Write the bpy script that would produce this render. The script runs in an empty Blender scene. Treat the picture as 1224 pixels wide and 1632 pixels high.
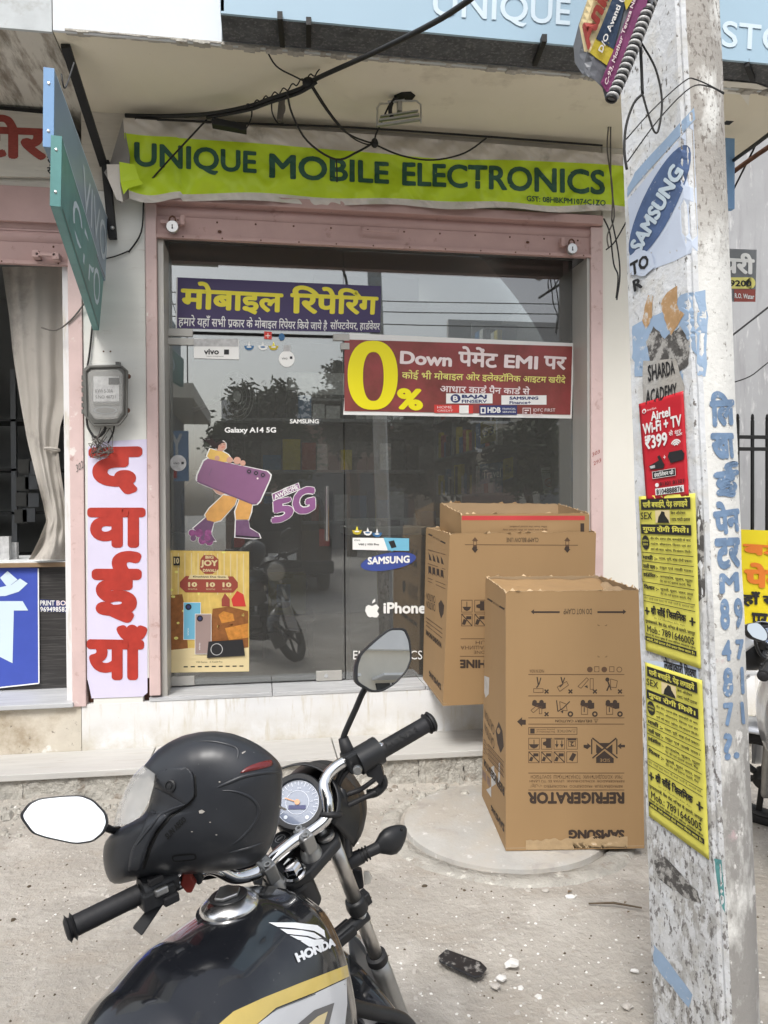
import bpy, bmesh, math, random
import numpy as np
from mathutils import Vector as V, Matrix
from mathutils.bvhtree import BVHTree
from mathutils.noise import noise as pnoise
random.seed(7)
S = bpy.context.scene
# ---------------------------------------------------------------- camera, sky, sun, exposure
F = 1226.0                                   # focal length in pixels of the 1224 x 1632 photograph
CAM = V((0, -4.61, 1.62)); YAW = math.radians(9.0); PIT = math.radians(-0.8); ROL = math.radians(-0.3)
FW = V((math.sin(YAW)*math.cos(PIT), math.cos(YAW)*math.cos(PIT), math.sin(PIT)))
_r = V((math.cos(YAW), -math.sin(YAW), 0)); _u = _r.cross(FW)
RT = _r*math.cos(ROL) + _u*math.sin(ROL); UP = RT.cross(FW)
cam = bpy.data.cameras.new('camera'); camo = bpy.data.objects.new('camera', cam); S.collection.objects.link(camo)
camo.matrix_world = Matrix(((RT.x, UP.x, -FW.x, CAM.x), (RT.y, UP.y, -FW.y, CAM.y), (RT.z, UP.z, -FW.z, CAM.z), (0, 0, 0, 1)))
cam.sensor_fit = 'VERTICAL'; cam.sensor_height = 36; cam.lens = 36*F/1632; cam.clip_start = .02; cam.clip_end = 800
S.camera = camo
SUN_EL, SUN_AZ = 52, 205                     # a high veiled sun behind the camera
w = bpy.data.worlds.new('World'); S.world = w; w.use_nodes = True
nt = w.node_tree; bgn = nt.nodes['Background']
sky = nt.nodes.new('ShaderNodeTexSky'); sky.sky_type = 'NISHITA'; sky.sun_disc = False
sky.sun_elevation = math.radians(SUN_EL); sky.sun_rotation = math.radians(SUN_AZ)
sky.air_density = 1.2; sky.dust_density = 4.0; sky.ozone_density = 1.0
hs = nt.nodes.new('ShaderNodeHueSaturation'); hs.inputs['Saturation'].default_value = .42
nt.links.new(sky.outputs[0], hs.inputs['Color']); nt.links.new(hs.outputs[0], bgn.inputs[0])
bgn.inputs[1].default_value = .15
sl = bpy.data.lights.new('sun', 'SUN'); sl.energy = 1.5; sl.angle = math.radians(18); sl.color = (1, .98, .945)
so = bpy.data.objects.new('sun', sl); S.collection.objects.link(so)
_az = math.radians(SUN_AZ); _el = math.radians(SUN_EL)
so.rotation_euler = V((math.sin(_az)*math.cos(_el), math.cos(_az)*math.cos(_el), math.sin(_el))).to_track_quat('Z', 'Y').to_euler()
S.view_settings.view_transform = 'Standard'; S.view_settings.look = 'None'; S.view_settings.gamma = 1
S.view_settings.use_curve_mapping = False; S.view_settings.exposure = .66
S.cycles.max_bounces = 8; S.cycles.transparent_max_bounces = 24; S.cycles.glossy_bounces = 5

# ---------------------------------------------------------------- helpers
def ray(a, b): return FW + RT*((a-612)/F) + UP*((816-b)/F)
def P(a, b, Y=None, Z=None, X=None, D=None, pl=None):
    d = ray(a, b)
    if pl: t = (pl[0]-CAM).dot(pl[1])/d.dot(pl[1])
    elif D is not None: t = D
    elif Y is not None: t = (Y-CAM.y)/d.y
    elif Z is not None: t = (Z-CAM.z)/d.z
    else: t = (X-CAM.x)/d.x
    return CAM + d*t
def pr(p):
    q = p-CAM; z = q.dot(FW); return (612+F*q.dot(RT)/z, 816-F*q.dot(UP)/z)
GY = .23                                      # plane of the shop glass
def RF(a, b, Yr):                             # point of the street that the glass mirrors at photo position a, b
    p = P(a, b, Y=2*GY-Yr); return V((p.x, Yr, p.z))

MATS = {}
def mat(name, col, rough=.6, metal=0., var=.0, vs=4., bump=0., bs=60., bd=.01, layers=(), coat=0., alpha=1., trans=0., ior=1.45, emit=None, spec=None, st=(1, 1, 1), rv=0.):
    m = bpy.data.materials.new(name); m.use_nodes = True; n = m.node_tree; b = n.nodes['Principled BSDF']; L = n.links.new
    b.inputs['Roughness'].default_value = rough; b.inputs['Metallic'].default_value = metal
    b.inputs['Coat Weight'].default_value = coat; b.inputs['Coat Roughness'].default_value = .05; b.inputs['Alpha'].default_value = alpha
    b.inputs['Transmission Weight'].default_value = trans; b.inputs['IOR'].default_value = ior
    if spec is not None: b.inputs['Specular IOR Level'].default_value = spec
    if emit: b.inputs['Emission Color'].default_value = (*emit[0], 1); b.inputs['Emission Strength'].default_value = emit[1]
    c4 = (*col, 1); b.inputs['Base Color'].default_value = c4
    if var or layers or bump or rv:
        tc = n.nodes.new('ShaderNodeTexCoord'); mp = n.nodes.new('ShaderNodeMapping'); L(tc.outputs['Object'], mp.inputs[0]); mp.inputs['Scale'].default_value = st
        def noise(sc, det=6, s3=None, ro=.6):
            t = n.nodes.new('ShaderNodeTexNoise'); t.inputs['Scale'].default_value = sc; t.inputs['Detail'].default_value = det; t.inputs['Roughness'].default_value = ro
            if s3:
                q = n.nodes.new('ShaderNodeMapping'); q.inputs['Scale'].default_value = s3; L(tc.outputs['Object'], q.inputs[0]); L(q.outputs[0], t.inputs['Vector'])
            else: L(mp.outputs[0], t.inputs['Vector'])
            return t.outputs['Fac']
        cur = None
        if var:
            r = n.nodes.new('ShaderNodeMapRange'); L(noise(vs), r.inputs[0]); r.inputs[1].default_value = .28; r.inputs[2].default_value = .72
            r.inputs[3].default_value = 1-var; r.inputs[4].default_value = 1+var*.6
            x = n.nodes.new('ShaderNodeVectorMath'); x.operation = 'SCALE'; x.inputs[0].default_value = col; L(r.outputs[0], x.inputs['Scale']); cur = x.outputs[0]
        for ly in layers:                     # (colour, scale, lo, hi, stretch, (z0, z1))
            lc, ls, lo, hi = ly[:4]; s3 = ly[4] if len(ly) > 4 else None; zz = ly[5] if len(ly) > 5 else None
            r = n.nodes.new('ShaderNodeMapRange'); L(noise(ls, 8, s3, .65), r.inputs[0]); r.inputs[1].default_value = lo; r.inputs[2].default_value = hi
            f = r.outputs[0]
            if zz:
                sp = n.nodes.new('ShaderNodeSeparateXYZ'); L(tc.outputs['Object'], sp.inputs[0])
                q = n.nodes.new('ShaderNodeMapRange'); L(sp.outputs[2], q.inputs[0]); q.inputs[1].default_value = zz[0]; q.inputs[2].default_value = zz[1]
                mu = n.nodes.new('ShaderNodeMath'); mu.operation = 'MULTIPLY'; L(f, mu.inputs[0]); L(q.outputs[0], mu.inputs[1]); f = mu.outputs[0]
            x = n.nodes.new('ShaderNodeMix'); x.data_type = 'RGBA'; L(f, x.inputs[0])
            if cur is None: x.inputs[6].default_value = c4
            else: L(cur, x.inputs[6])
            x.inputs[7].default_value = (*lc, 1); cur = x.outputs[2]
        if cur is not None: L(cur, b.inputs['Base Color'])
        if bump:
            bn = n.nodes.new('ShaderNodeBump'); bn.inputs['Strength'].default_value = bump; bn.inputs['Distance'].default_value = bd
            L(noise(bs, 8), bn.inputs['Height']); L(bn.outputs[0], b.inputs['Normal'])
        if rv:
            r = n.nodes.new('ShaderNodeMapRange'); L(noise(9), r.inputs[0]); r.inputs[1].default_value = .3; r.inputs[2].default_value = .7
            r.inputs[3].default_value = max(.02, rough-rv); r.inputs[4].default_value = rough+rv; L(r.outputs[0], b.inputs['Roughness'])
    MATS[name] = m; return m

ORG = {}
def tag(o, label=None, cat=None, group=None, kind=None):
    if label: o['label'] = label
    if cat: o['category'] = cat
    if group: o['group'] = group
    if kind: o['kind'] = kind
    return o
def thing(name, label, cat, loc=(0, 0, 0), group=None):
    o = bpy.data.objects.new(name, None); S.collection.objects.link(o); o.location = loc; o.empty_display_size = .1
    ORG[o.name] = V(loc); return tag(o, label, cat, group)
def link(name, me, parent=None, kind=None, org=None):
    o = bpy.data.objects.new(name, me); S.collection.objects.link(o)
    if parent is not None: o.parent = parent; ORG[o.name] = ORG[parent.name]
    else:
        ORG[o.name] = V(org) if org is not None else V((0, 0, 0)); o.location = ORG[o.name]
    if kind: o['kind'] = kind
    return o
def catmull(p, n=6):
    p = [V(q) for q in p]; o = []
    for i in range(len(p)-1):
        a = p[max(i-1, 0)]; b = p[i]; c = p[i+1]; d = p[min(i+2, len(p)-1)]
        for k in range(n):
            t = k/n; o.append(.5*((2*b)+(c-a)*t+(2*a-5*b+4*c-d)*t*t+(3*b-a-3*c+d)*t**3))
    return o+[p[-1]]
def frame(ax):
    ax = V(ax).normalized(); a = ax.orthogonal().normalized(); return ax, a, ax.cross(a)
class MB:
    def __init__(s): s.v = []; s.f = []
    def add(s, vs, fs):
        k = len(s.v); s.v += [V(q) for q in vs]; s.f += [tuple(i+k for i in f) for f in fs]; return s
    def hexa(s, p):  # 4 bottom, 4 top (same order)
        return s.add(p, [(3, 2, 1, 0), (4, 5, 6, 7), (0, 1, 5, 4), (1, 2, 6, 5), (2, 3, 7, 6), (3, 0, 4, 7)])
    def box(s, x0, x1, y0, y1, z0, z1):
        return s.hexa([(x0, y0, z0), (x1, y0, z0), (x1, y1, z0), (x0, y1, z0), (x0, y0, z1), (x1, y0, z1), (x1, y1, z1), (x0, y1, z1)])
    def obox(s, c, a, b, d):  # centre, three half vectors
        c, a, b, d = V(c), V(a), V(b), V(d); return s.hexa([c-a-b-d, c+a-b-d, c+a+b-d, c-a+b-d, c-a-b+d, c+a-b+d, c+a+b+d, c-a+b+d])
    def tube(s, pts, r, n=8, sm=0, caps=True):
        if sm: 
            k = len(pts); pts2 = catmull(pts, sm)
            if not isinstance(r, (int, float)): r = [r[min(int(i/sm), k-2)]*(1-(i % sm)/sm)+r[min(int(i/sm)+1, k-1)]*((i % sm)/sm) for i in range(len(pts2)-1)]+[r[-1]]
            pts = pts2
        pts = [V(q) for q in pts]; m = len(pts); rr = [r]*m if isinstance(r, (int, float)) else r
        T = [(pts[min(i+1, m-1)]-pts[max(i-1, 0)]).normalized() for i in range(m)]
        a = T[0].orthogonal().normalized(); vs = []
        for i in range(m):
            a = (a-T[i]*a.dot(T[i])).normalized(); b = T[i].cross(a)
            vs += [pts[i]+(a*math.cos(6.28318*j/n)+b*math.sin(6.28318*j/n))*rr[i] for j in range(n)]
        fs = [(i*n+j, i*n+(j+1) % n, (i+1)*n+(j+1) % n, (i+1)*n+j) for i in range(m-1) for j in range(n)]
        if caps: fs += [tuple(range(n))[::-1], tuple(range((m-1)*n, m*n))]
        return s.add(vs, fs)
    def cyl(s, p0, p1, r0, r1=None, n=16): return s.tube([p0, p1], [r0, r0 if r1 is None else r1], n)
    def lathe(s, o, ax, prof, n=24, sq=None):
        ax, a, b = frame(ax) if sq is None else sq; vs = []; m = len(prof)
        for (r, h) in prof: vs += [V(o)+ax*h+(a*math.cos(6.28318*j/n)+b*math.sin(6.28318*j/n))*r for j in range(n)]
        return s.add(vs, [(i*n+j, i*n+(j+1) % n, (i+1)*n+(j+1) % n, (i+1)*n+j) for i in range(m-1) for j in range(n)])
    def ell(s, c, rx, ry, rz, ax=((1, 0, 0), (0, 1, 0), (0, 0, 1)), n=16, m=10):
        A = [V(q) for q in ax]; vs = []
        for i in range(m+1):
            t = math.pi*i/m
            for j in range(n): p = 6.28318*j/n; vs.append(V(c)+A[0]*rx*math.sin(t)*math.cos(p)+A[1]*ry*math.sin(t)*math.sin(p)+A[2]*rz*math.cos(t))
        return s.add(vs, [(i*n+j, i*n+(j+1) % n, (i+1)*n+(j+1) % n, (i+1)*n+j) for i in range(m) for j in range(n)])
    def torus(s, c, ax, R, r, n=24, k=8):
        ax, a, b = frame(ax); vs = []
        for i in range(n):
            q = 6.28318*i/n; d = a*math.cos(q)+b*math.sin(q)
            vs += [V(c)+d*(R+r*math.cos(6.28318*j/k))+ax*r*math.sin(6.28318*j/k) for j in range(k)]
        return s.add(vs, [(i*k+j, i*k+(j+1) % k, ((i+1) % n)*k+(j+1) % k, ((i+1) % n)*k+j) for i in range(n) for j in range(k)])
    def poly(s, pts, th):    # flat outline with a thickness vector
        n = len(pts); pts = [V(q) for q in pts]; th = V(th)
        return s.add(pts+[q+th for q in pts], [tuple(range(n))[::-1], tuple(range(n, 2*n))]+[(i, (i+1) % n, n+(i+1) % n, n+i) for i in range(n)])
    def grid(s, fn, nu, nv):
        return s.add([fn(i/nu, j/nv) for j in range(nv+1) for i in range(nu+1)], [(j*(nu+1)+i, j*(nu+1)+i+1, (j+1)*(nu+1)+i+1, (j+1)*(nu+1)+i) for j in range(nv) for i in range(nu)])
    def bvh(s): return BVHTree.FromPolygons(s.v, s.f)
    def mesh(s, name, mt, org, smooth=False, weld=False, recalc=True):
        me = bpy.data.meshes.new(name); me.from_pydata([q-org for q in s.v], [], s.f)
        if weld or recalc:
            bm = bmesh.new(); bm.from_mesh(me)
            if weld: bmesh.ops.remove_doubles(bm, verts=bm.verts, dist=weld if weld is not True else 1e-5)
            if recalc: bmesh.ops.recalc_face_normals(bm, faces=bm.faces)
            bm.to_mesh(me); bm.free()
        if smooth: me.polygons.foreach_set('use_smooth', [True]*len(me.polygons)); 
        if smooth and smooth is not True: me.set_sharp_from_angle(angle=math.radians(smooth))
        if mt: me.materials.append(MATS[mt] if isinstance(mt, str) else mt)
        return me
    def build(s, name, mt, parent=None, smooth=False, kind=None, org=None, bevel=0, solid=0, weld=False, recalc=True, seg=2):
        og = ORG[parent.name] if parent is not None else V(org) if org is not None else V((0, 0, 0))
        o = link(name, s.mesh(name, mt, og, smooth, weld, recalc), parent, kind, og)
        if solid: md = o.modifiers.new('s', 'SOLIDIFY'); md.thickness = solid; md.offset = 0
        if bevel: md = o.modifiers.new('b', 'BEVEL'); md.width = bevel; md.segments = seg; md.limit_method = 'ANGLE'; md.harden_normals = False
        return o
def B(): return MB()
def copy_tree(o, parent=None, dloc=None):
    c = o.copy(); S.collection.objects.link(c); ORG[c.name] = ORG.get(o.name, V((0, 0, 0)))
    if parent is not None: c.parent = parent
    for ch in list(o.children): copy_tree(ch, c)
    return c

# ---------------------------------------------------------------- flat print and lettering
CONS = set('कखगघङचछजझञटठडढणतथदधनपफबभमयरलवशषसह')
_tc = {}
def _raw(s, res=2):
    k = (s, res)
    if k not in _tc:
        c = bpy.data.curves.new('t', 'FONT'); c.body = s; c.size = 1; c.resolution_u = res; c.fill_mode = 'FRONT'
        o = bpy.data.objects.new('t', c); S.collection.objects.link(o)
        me = bpy.data.meshes.new_from_object(o.evaluated_get(bpy.context.evaluated_depsgraph_get()))
        vs = [(q.co.x, q.co.y) for q in me.vertices]; fs = [tuple(p.vertices) for p in me.polygons]
        bpy.data.objects.remove(o); bpy.data.curves.remove(c); bpy.data.meshes.remove(me); _tc[k] = (vs, fs)
    return _tc[k]
def _adv(s):
    a = _raw(s+'।'); b = _raw('।'); return max(q[0] for q in a[0])-max(q[0] for q in b[0])
def runs(s):
    out = []; cur = ''; i = 0; n = len(s)
    while i < n:
        if s[i] in CONS:
            cl = [s[i]]; i += 1
            while i < n and s[i] == '़': cl[-1] += '़'; i += 1
            while i+1 < n and s[i] == '्' and s[i+1] in CONS: cl.append(s[i+1]); i += 2
            mt = ''
            while i < n and s[i] in 'ािीुूेैोौंँॉृ्': mt += s[i]; i += 1
            reph = len(cl) > 1 and cl[0] == 'र'
            if reph: cl = cl[1:]
            rk = len(cl) > 1 and cl[-1] == 'र'
            if rk: cl = cl[:-1]
            if 'ि' in mt: cur += 'ि'; mt = mt.replace('ि', '')
            for h in cl[:-1]:
                if cur: out.append(('t', cur)); cur = ''
                out.append(('h', h))
            cur += cl[-1]
            if rk: out.append(('t', cur)); cur = ''; out.append(('k', ''))
            cur += mt
            if reph: out.append(('t', cur)); cur = ''; out.append(('p', ''))
        else: cur += s[i]; i += 1
    if cur: out.append(('t', cur))
    return out
def shape(s, res=2, bold=0):
    vs = []; fs = []; x = 0
    def add(a, b, dx):
        k = len(vs); vs.extend((q[0]+dx, q[1]) for q in a); fs.extend(tuple(i+k for i in f) for f in b)
    if any(c in CONS for c in s):
        for k, t in runs(s):
            if k == 't': a, b = _raw(t, res); add(a, b, x); x += _adv(t)
            elif k == 'h':
                a, b = _raw(t, res); w_ = _adv(t); cut = w_*.8 if t in 'कफ' else w_-.15
                add([(min(q[0], cut), q[1]) for q in a], b, x); x += cut
            elif k == 'k': add([(-.17, .2), (-.42, .02), (-.38, -.05), (-.13, .12)], [(0, 1, 2, 3)], x)
            elif k == 'p': add([(-.1, .58), (-.04, .58), (-.02, .78), (-.1, .86), (-.2, .8), (-.2, .74), (-.12, .79), (-.08, .74)], [(0, 1, 2, 7), (2, 3, 6, 7), (3, 4, 5, 6)], x)
    else: add(*_raw(s, res), 0)
    if bold:
        v0, f0 = list(vs), list(fs); Z = [(0, 0, 0)]*len(v0); out = []
        vs = []; fs = []
        nd = 16 if bold > .04 and res > 3 else 8; ds = [(0, 0)]+[(bold*math.cos(k*6.28318/nd), bold*math.sin(k*6.28318/nd)) for k in range(nd)]
        for j, (dx, dy) in enumerate(ds):
            k = len(vs); vs += [(q[0]+dx, q[1]+dy, j*.00006) for q in v0]; fs += [tuple(i+k for i in f) for f in f0]
    else: vs = [(q[0], q[1], 0) for q in vs]
    return vs, fs
def homog(src, dst):
    A = []; b = []
    for (x, y), (X, Y) in zip(src, dst):
        A += [[x, y, 1, 0, 0, 0, -X*x, -X*y], [0, 0, 0, x, y, 1, -Y*x, -Y*y]]; b += [X, Y]
    h = np.linalg.solve(np.array(A, float), np.array(b, float))
    def f(x, y):
        w_ = h[6]*x+h[7]*y+1; return ((h[0]*x+h[1]*y+h[2])/w_, (h[3]*x+h[4]*y+h[5])/w_)
    return f
def unitq(q): return homog([(0, 0), (1, 0), (1, 1), (0, 1)], q)   # s right, t down; q = TL, TR, BR, BL
def planeY(Y): return lambda a, b, off: P(a, b, Y=Y-off)
def planeG(p, n):
    n = V(n).normalized()
    if n.dot(CAM-p) < 0: n = -n
    return lambda a, b, off: P(a, b, pl=(p+n*off, n))
def planeXY(fn): return lambda a, b, off: fn(a, b, off)
def onto(bv, D=2.):
    def f(a, b, off):
        d = ray(a, b).normalized(); h = bv.ray_cast(CAM, d)
        if h[0] is None:
            h = bv.find_nearest(P(a, b, D=D)); 
        n = h[1]; n = n if n.dot(d) < 0 else -n
        return h[0]+n*off
    return f
class Draw:                                   # print lying on a surface: every call becomes flat geometry on that surface
    def __init__(s, proj, parent, uq=None, step=.0005, fine=0): s.fine = fine; s.p = proj; s.par = parent; s.g = {}; s.q = unitq(uq) if uq else (lambda x, y: (x, y)); s.step = step
    def _m(s, name, m):
        if name in ('peeled_patch', 'paint_patch', 'painted_ground', 'painted_stripe', 'old_leaflet', 'scuff', 'seal_ring'): s.k = getattr(s, 'k', 0)+1; return s.g.setdefault((name, m, s.k), MB())
        return s.g.setdefault((name, m), MB())
    def poly(s, pts, m, layer=1, name='print', fine=0):
        fine = fine or s.fine
        if fine:
            bm = bmesh.new(); bm.faces.new([bm.verts.new((*q, 0)) for q in pts])
            bmesh.ops.triangulate(bm, faces=bm.faces)
            for _ in range(8):
                es = [e for e in bm.edges if e.calc_length() > fine]
                if not es: break
                bmesh.ops.subdivide_edges(bm, edges=es, cuts=1); bmesh.ops.triangulate(bm, faces=[f for f in bm.faces if len(f.verts) > 3])
            bm.verts.index_update()
            vs = [tuple(q.co[:2]) for q in bm.verts]; fs = [tuple(x.index for x in f.verts) for f in bm.faces]; bm.free()
        else: vs = pts; fs = [tuple(range(len(pts)))]
        s._m(name, m).add([s.p(*s.q(*q), layer*s.step) for q in vs], fs); return s
    def rect(s, x0, y0, x1, y1, m, layer=1, name='print', fine=0): return s.poly([(x0, y0), (x1, y0), (x1, y1), (x0, y1)], m, layer, name, fine)
    def frame(s, x0, y0, x1, y1, t, m, layer=1, ty=None, name='print'):
        ty = ty or t
        for r in ((x0, y0, x1, y0+ty), (x0, y1-ty, x1, y1), (x0, y0+ty, x0+t, y1-ty), (x1-t, y0+ty, x1, y1-ty)): s.rect(*r, m, layer, name)
        return s
    def line(s, pts, wd, m, layer=1, name='print'):
        for (x0, y0), (x1, y1) in zip(pts, pts[1:]):
            l = math.hypot(x1-x0, y1-y0) or 1; nx, ny = -(y1-y0)/l*wd/2, (x1-x0)/l*wd/2
            s.poly([(x0+nx, y0+ny), (x1+nx, y1+ny), (x1-nx, y1-ny), (x0-nx, y0-ny)], m, layer, name)
        return s
    def disc(s, x, y, rx, m, layer=1, ry=None, n=20, rot=0, name='print', fine=0):
        ry = ry or rx; c, sn = math.cos(rot), math.sin(rot)
        return s.poly([(x+rx*math.cos(6.28318*k/n)*c-ry*math.sin(6.28318*k/n)*sn, y+rx*math.cos(6.28318*k/n)*sn+ry*math.sin(6.28318*k/n)*c) for k in range(n)], m, layer, name, fine)
    def text(s, t, q, m, layer=2, bold=0, res=2, name='lettering', fine=0):
        if len(q) == 4 and not isinstance(q[0], tuple): x0, y0, x1, y1 = q; q = [(x0, y0), (x1, y0), (x1, y1), (x0, y1)]
        vs, fs = shape(t, res, bold)
        if not vs: return s
        x0 = min(a[0] for a in vs); x1 = max(a[0] for a in vs); y0 = min(a[1] for a in vs); y1 = max(a[1] for a in vs)
        h = homog([(x0, y1), (x1, y1), (x1, y0), (x0, y0)], q)
        if fine:
            bm = bmesh.new(); vv = [bm.verts.new(a) for a in vs]
            for f in fs:
                try: bm.faces.new([vv[i] for i in f])
                except ValueError: pass
            bmesh.ops.triangulate(bm, faces=bm.faces)
            for _ in range(5):
                es = [e for e in bm.edges if e.calc_length() > fine]
                if not es: break
                bmesh.ops.subdivide_edges(bm, edges=es, cuts=1); bmesh.ops.triangulate(bm, faces=[f for f in bm.faces if len(f.verts) > 3])
            bm.verts.index_update(); vs = [tuple(q_.co) for q_ in bm.verts]; fs = [tuple(x.index for x in f.verts) for f in bm.faces]; bm.free()
        s._m(name, m).add([s.p(*s.q(*h(a[0], a[1])), layer*s.step+a[2]) for a in vs], fs); return s
    def done(s):
        for key, b in s.g.items(): b.build(key[0], key[1], s.par, recalc=False, kind='stuff' if key[0] in ('print', 'dial_tick') else None)
        s.g = {}
# ---------------------------------------------------------------- materials
mat('dirt', (.40, .372, .33), .95, var=.26, vs=1.3, bump=.8, bs=30, bd=.02, layers=[((.54, .51, .465), 2.2, .5, .72), ((.37, .33, .28), 1.1, .52, .72, (1, 3, 1)), ((.34, .30, .25), 7, .58, .75), ((.30, .27, .23), 26, .62, .74), ((.62, .59, .54), 60, .64, .72), ((.25, .22, .19), 90, .68, .74)])
mat('road', (.34, .325, .30), .9, var=.25, vs=3, bump=.3, bs=80)
mat('white_paint', (.72, .725, .73), .75, var=.06, vs=3, bump=.3, bs=25, bd=.008, layers=[((.50, .46, .38), 5, .32, .58, None, (.40, .2)), ((.58, .55, .48), 7, .54, .68, (4, 4, .5)), ((.70, .69, .66), 2.2, .5, .7), ((.58, .55, .48), 5, .63, .8), ((.4, .36, .3), 45, .7, .74)])
mat('pilaster_paint', (.72, .72, .68), .8, var=.05, vs=2, bump=.25, bs=9, bd=.006, st=(1, 1, 6), layers=[((.52, .48, .42), 6, .62, .8, (1, 1, 5)), ((.35, .3, .27), 30, .68, .73)])
mat('cream_paint', (.75, .73, .66), .8, var=.04, vs=2, bump=.15, bs=20, bd=.005, layers=[((.55, .5, .42), 3, .66, .85), ((.4, .37, .33), 50, .71, .75)])
mat('soffit_paint', (.76, .71, .58), .85, var=.07, vs=1.2, bump=.2, bs=14, bd=.005, layers=[((.42, .37, .28), 2.2, .58, .8), ((.3, .26, .2), 55, .7, .75)])
mat('soffit_stained', (.64, .61, .54), .85, var=.1, vs=2, bump=.3, bs=18, layers=[((.24, .21, .17), 3.2, .48, .6, (3.2, .55, 1)), ((.34, .3, .25), 9, .52, .66, (3, .5, 1))])
mat('fascia_paint', (.66, .69, .72), .75, var=.03, vs=3, bump=.1, bs=30, layers=[((.6, .58, .55), 40, .7, .74)])
mat('fascia_old', (.52, .55, .56), .85, var=.12, vs=6, bump=.2, bs=40, layers=[((.4, .41, .4), 9, .56, .7)])
mat('dirty_plaster', (.62, .57, .48), .9, var=.15, vs=4, bump=.5, bs=22, bd=.01, layers=[((.36, .3, .22), 4, .5, .7), ((.75, .74, .7), 3, .55, .6), ((.2, .17, .14), 25, .64, .7)])
mat('pink_paint', (.50, .335, .31), .6, var=.1, vs=5, bump=.2, bs=60, bd=.003, layers=[((.33, .2, .17), 9, .62, .72), ((.16, .09, .07), 38, .69, .73), ((.62, .5, .47), 22, .68, .74)])
mat('pink_pale', (.62, .47, .45), .7, var=.1, vs=6, bump=.3, bs=60, bd=.003, layers=[((.45, .3, .27), 14, .6, .7), ((.2, .13, .11), 45, .68, .72), ((.75, .7, .66), 8, .64, .7)])
mat('rust', (.12, .055, .035), .8, var=.3, vs=30, bump=.3)
mat('marble', (.50, .51, .52), .45, var=.12, vs=3, st=(1, 7, 7), bump=.05, layers=[((.33, .34, .36), 6, .5, .7, (.6, 9, 9)), ((.68, .68, .68), 9, .6, .7, (.5, 9, 9))], rv=.1)
mat('step_stone', (.50, .49, .465), .7, var=.1, vs=3, st=(1, 6, 6), bump=.2, bs=30, bd=.005, layers=[((.42, .39, .35), 4, .55, .75), ((.3, .27, .24), 12, .62, .75, (.5, 6, 6))])
mat('rough_stone', (.45, .43, .385), .95, var=.25, vs=9, bump=1, bs=35, bd=.02, layers=[((.25, .21, .17), 8, .55, .68), ((.68, .66, .6), 14, .58, .68)])
mat('concrete', (.42, .41, .385), .9, var=.15, vs=5, bump=.5, bs=50, bd=.008, layers=[((.41, .38, .335), 3.2, .40, .56), ((.3, .28, .26), 7, .56, .75), ((.6, .59, .57), 20, .6, .7)])
mat('grey_render', (.35, .355, .365), .9, var=.12, vs=1.4, bump=.3, bs=30, bd=.005, layers=[((.28, .28, .29), 2.2, .5, .7, (4, 4, .5)), ((.56, .56, .56), 5, .58, .7, (3, 3, .6))])
mat('pole_side', (.66, .68, .70), .9, var=.12, vs=6, bump=.7, bs=45, bd=.006, layers=[((.58, .58, .56), 14, .48, .62), ((.36, .35, .33), 9, .40, .6, (1, 1, .5), (1.7, 1.0)), ((.17, .16, .15), 70, .60, .64, (1, 1, .5)), ((.62, .63, .64), 48, .50, .56, (1, 1, .4), (1.5, .9)), ((.19, .18, .175), 75, .55, .60, (1, 1, .5), (1.5, .9)), ((.52, .34, .2), 9, .68, .71, (1, 1, .7), (1.9, 2.2))])
mat('pole_front', (.73, .73, .70), .9, var=.08, vs=7, bump=.6, bs=60, bd=.005, layers=[((.27, .25, .23), 48, .61, .65, (1, 1, .7)), ((.30, .29, .275), 7, .36, .48, (1, 1, .4), (1.35, .9)), ((.38, .36, .33), 9, .38, .5, (1, 1, .5), (2.2, 2.45)), ((.22, .20, .18), 90, .55, .6, (1, 1, .5), (2.2, 2.4)), ((.66, .65, .63), 30, .60, .64, (1, 1, .5), (1.6, 1.0)), ((.50, .36, .37), 8, .6, .66, (1, 1, .6), (1.75, 1.45))])
mat('card', (.32, .203, .097), .85, var=.05, vs=3, bump=.12, bs=26, bd=.004, st=(1, 1, .35), layers=[((.31, .195, .09), 2.2, .55, .8)])
mat('card_inside', (.36, .255, .15), .9, var=.08, vs=5, bump=.1, bs=20)
mat('card_torn', (.55, .40, .24), .95, var=.2, vs=40, bump=.4)
mat('card_tape', (.42, .30, .17), .3, var=.15, vs=25, bump=.5, bs=60, bd=.004)
mat('ink', (.045, .03, .022), .8)
mat('ink_brown', (.10, .055, .03), .8)
mat('red_tape', (.50, .05, .05), .5)
mat('glass', (.9, .95, .95), .0, trans=0, alpha=1)
g = MATS['glass']; gn = g.node_tree; gn.nodes.clear()
o_ = gn.nodes.new('ShaderNodeOutputMaterial'); mx = gn.nodes.new('ShaderNodeMixShader'); fr = gn.nodes.new('ShaderNodeFresnel'); tr = gn.nodes.new('ShaderNodeBsdfTransparent'); gl = gn.nodes.new('ShaderNodeBsdfGlossy')
fr.inputs[0].default_value = 2.5; tr.inputs[0].default_value = (.80, .84, .83, 1); gl.inputs['Roughness'].default_value = 0; gl.inputs['Color'].default_value = (1, 1, 1, 1)
gn.links.new(fr.outputs[0], mx.inputs[0]); gn.links.new(tr.outputs[0], mx.inputs[1]); gn.links.new(gl.outputs[0], mx.inputs[2]); df = gn.nodes.new('ShaderNodeBsdfDiffuse'); df.inputs[0].default_value = (.62, .61, .58, 1); m2 = gn.nodes.new('ShaderNodeMixShader'); m2.inputs[0].default_value = .065
gn.links.new(mx.outputs[0], m2.inputs[1]); gn.links.new(df.outputs[0], m2.inputs[2]); gn.links.new(m2.outputs[0], o_.inputs[0])   # diffuse film of dust, mixed in to lay a milky veil over the panes
mat('clear_plastic', (.6, .6, .58), .18, alpha=.25)
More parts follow.
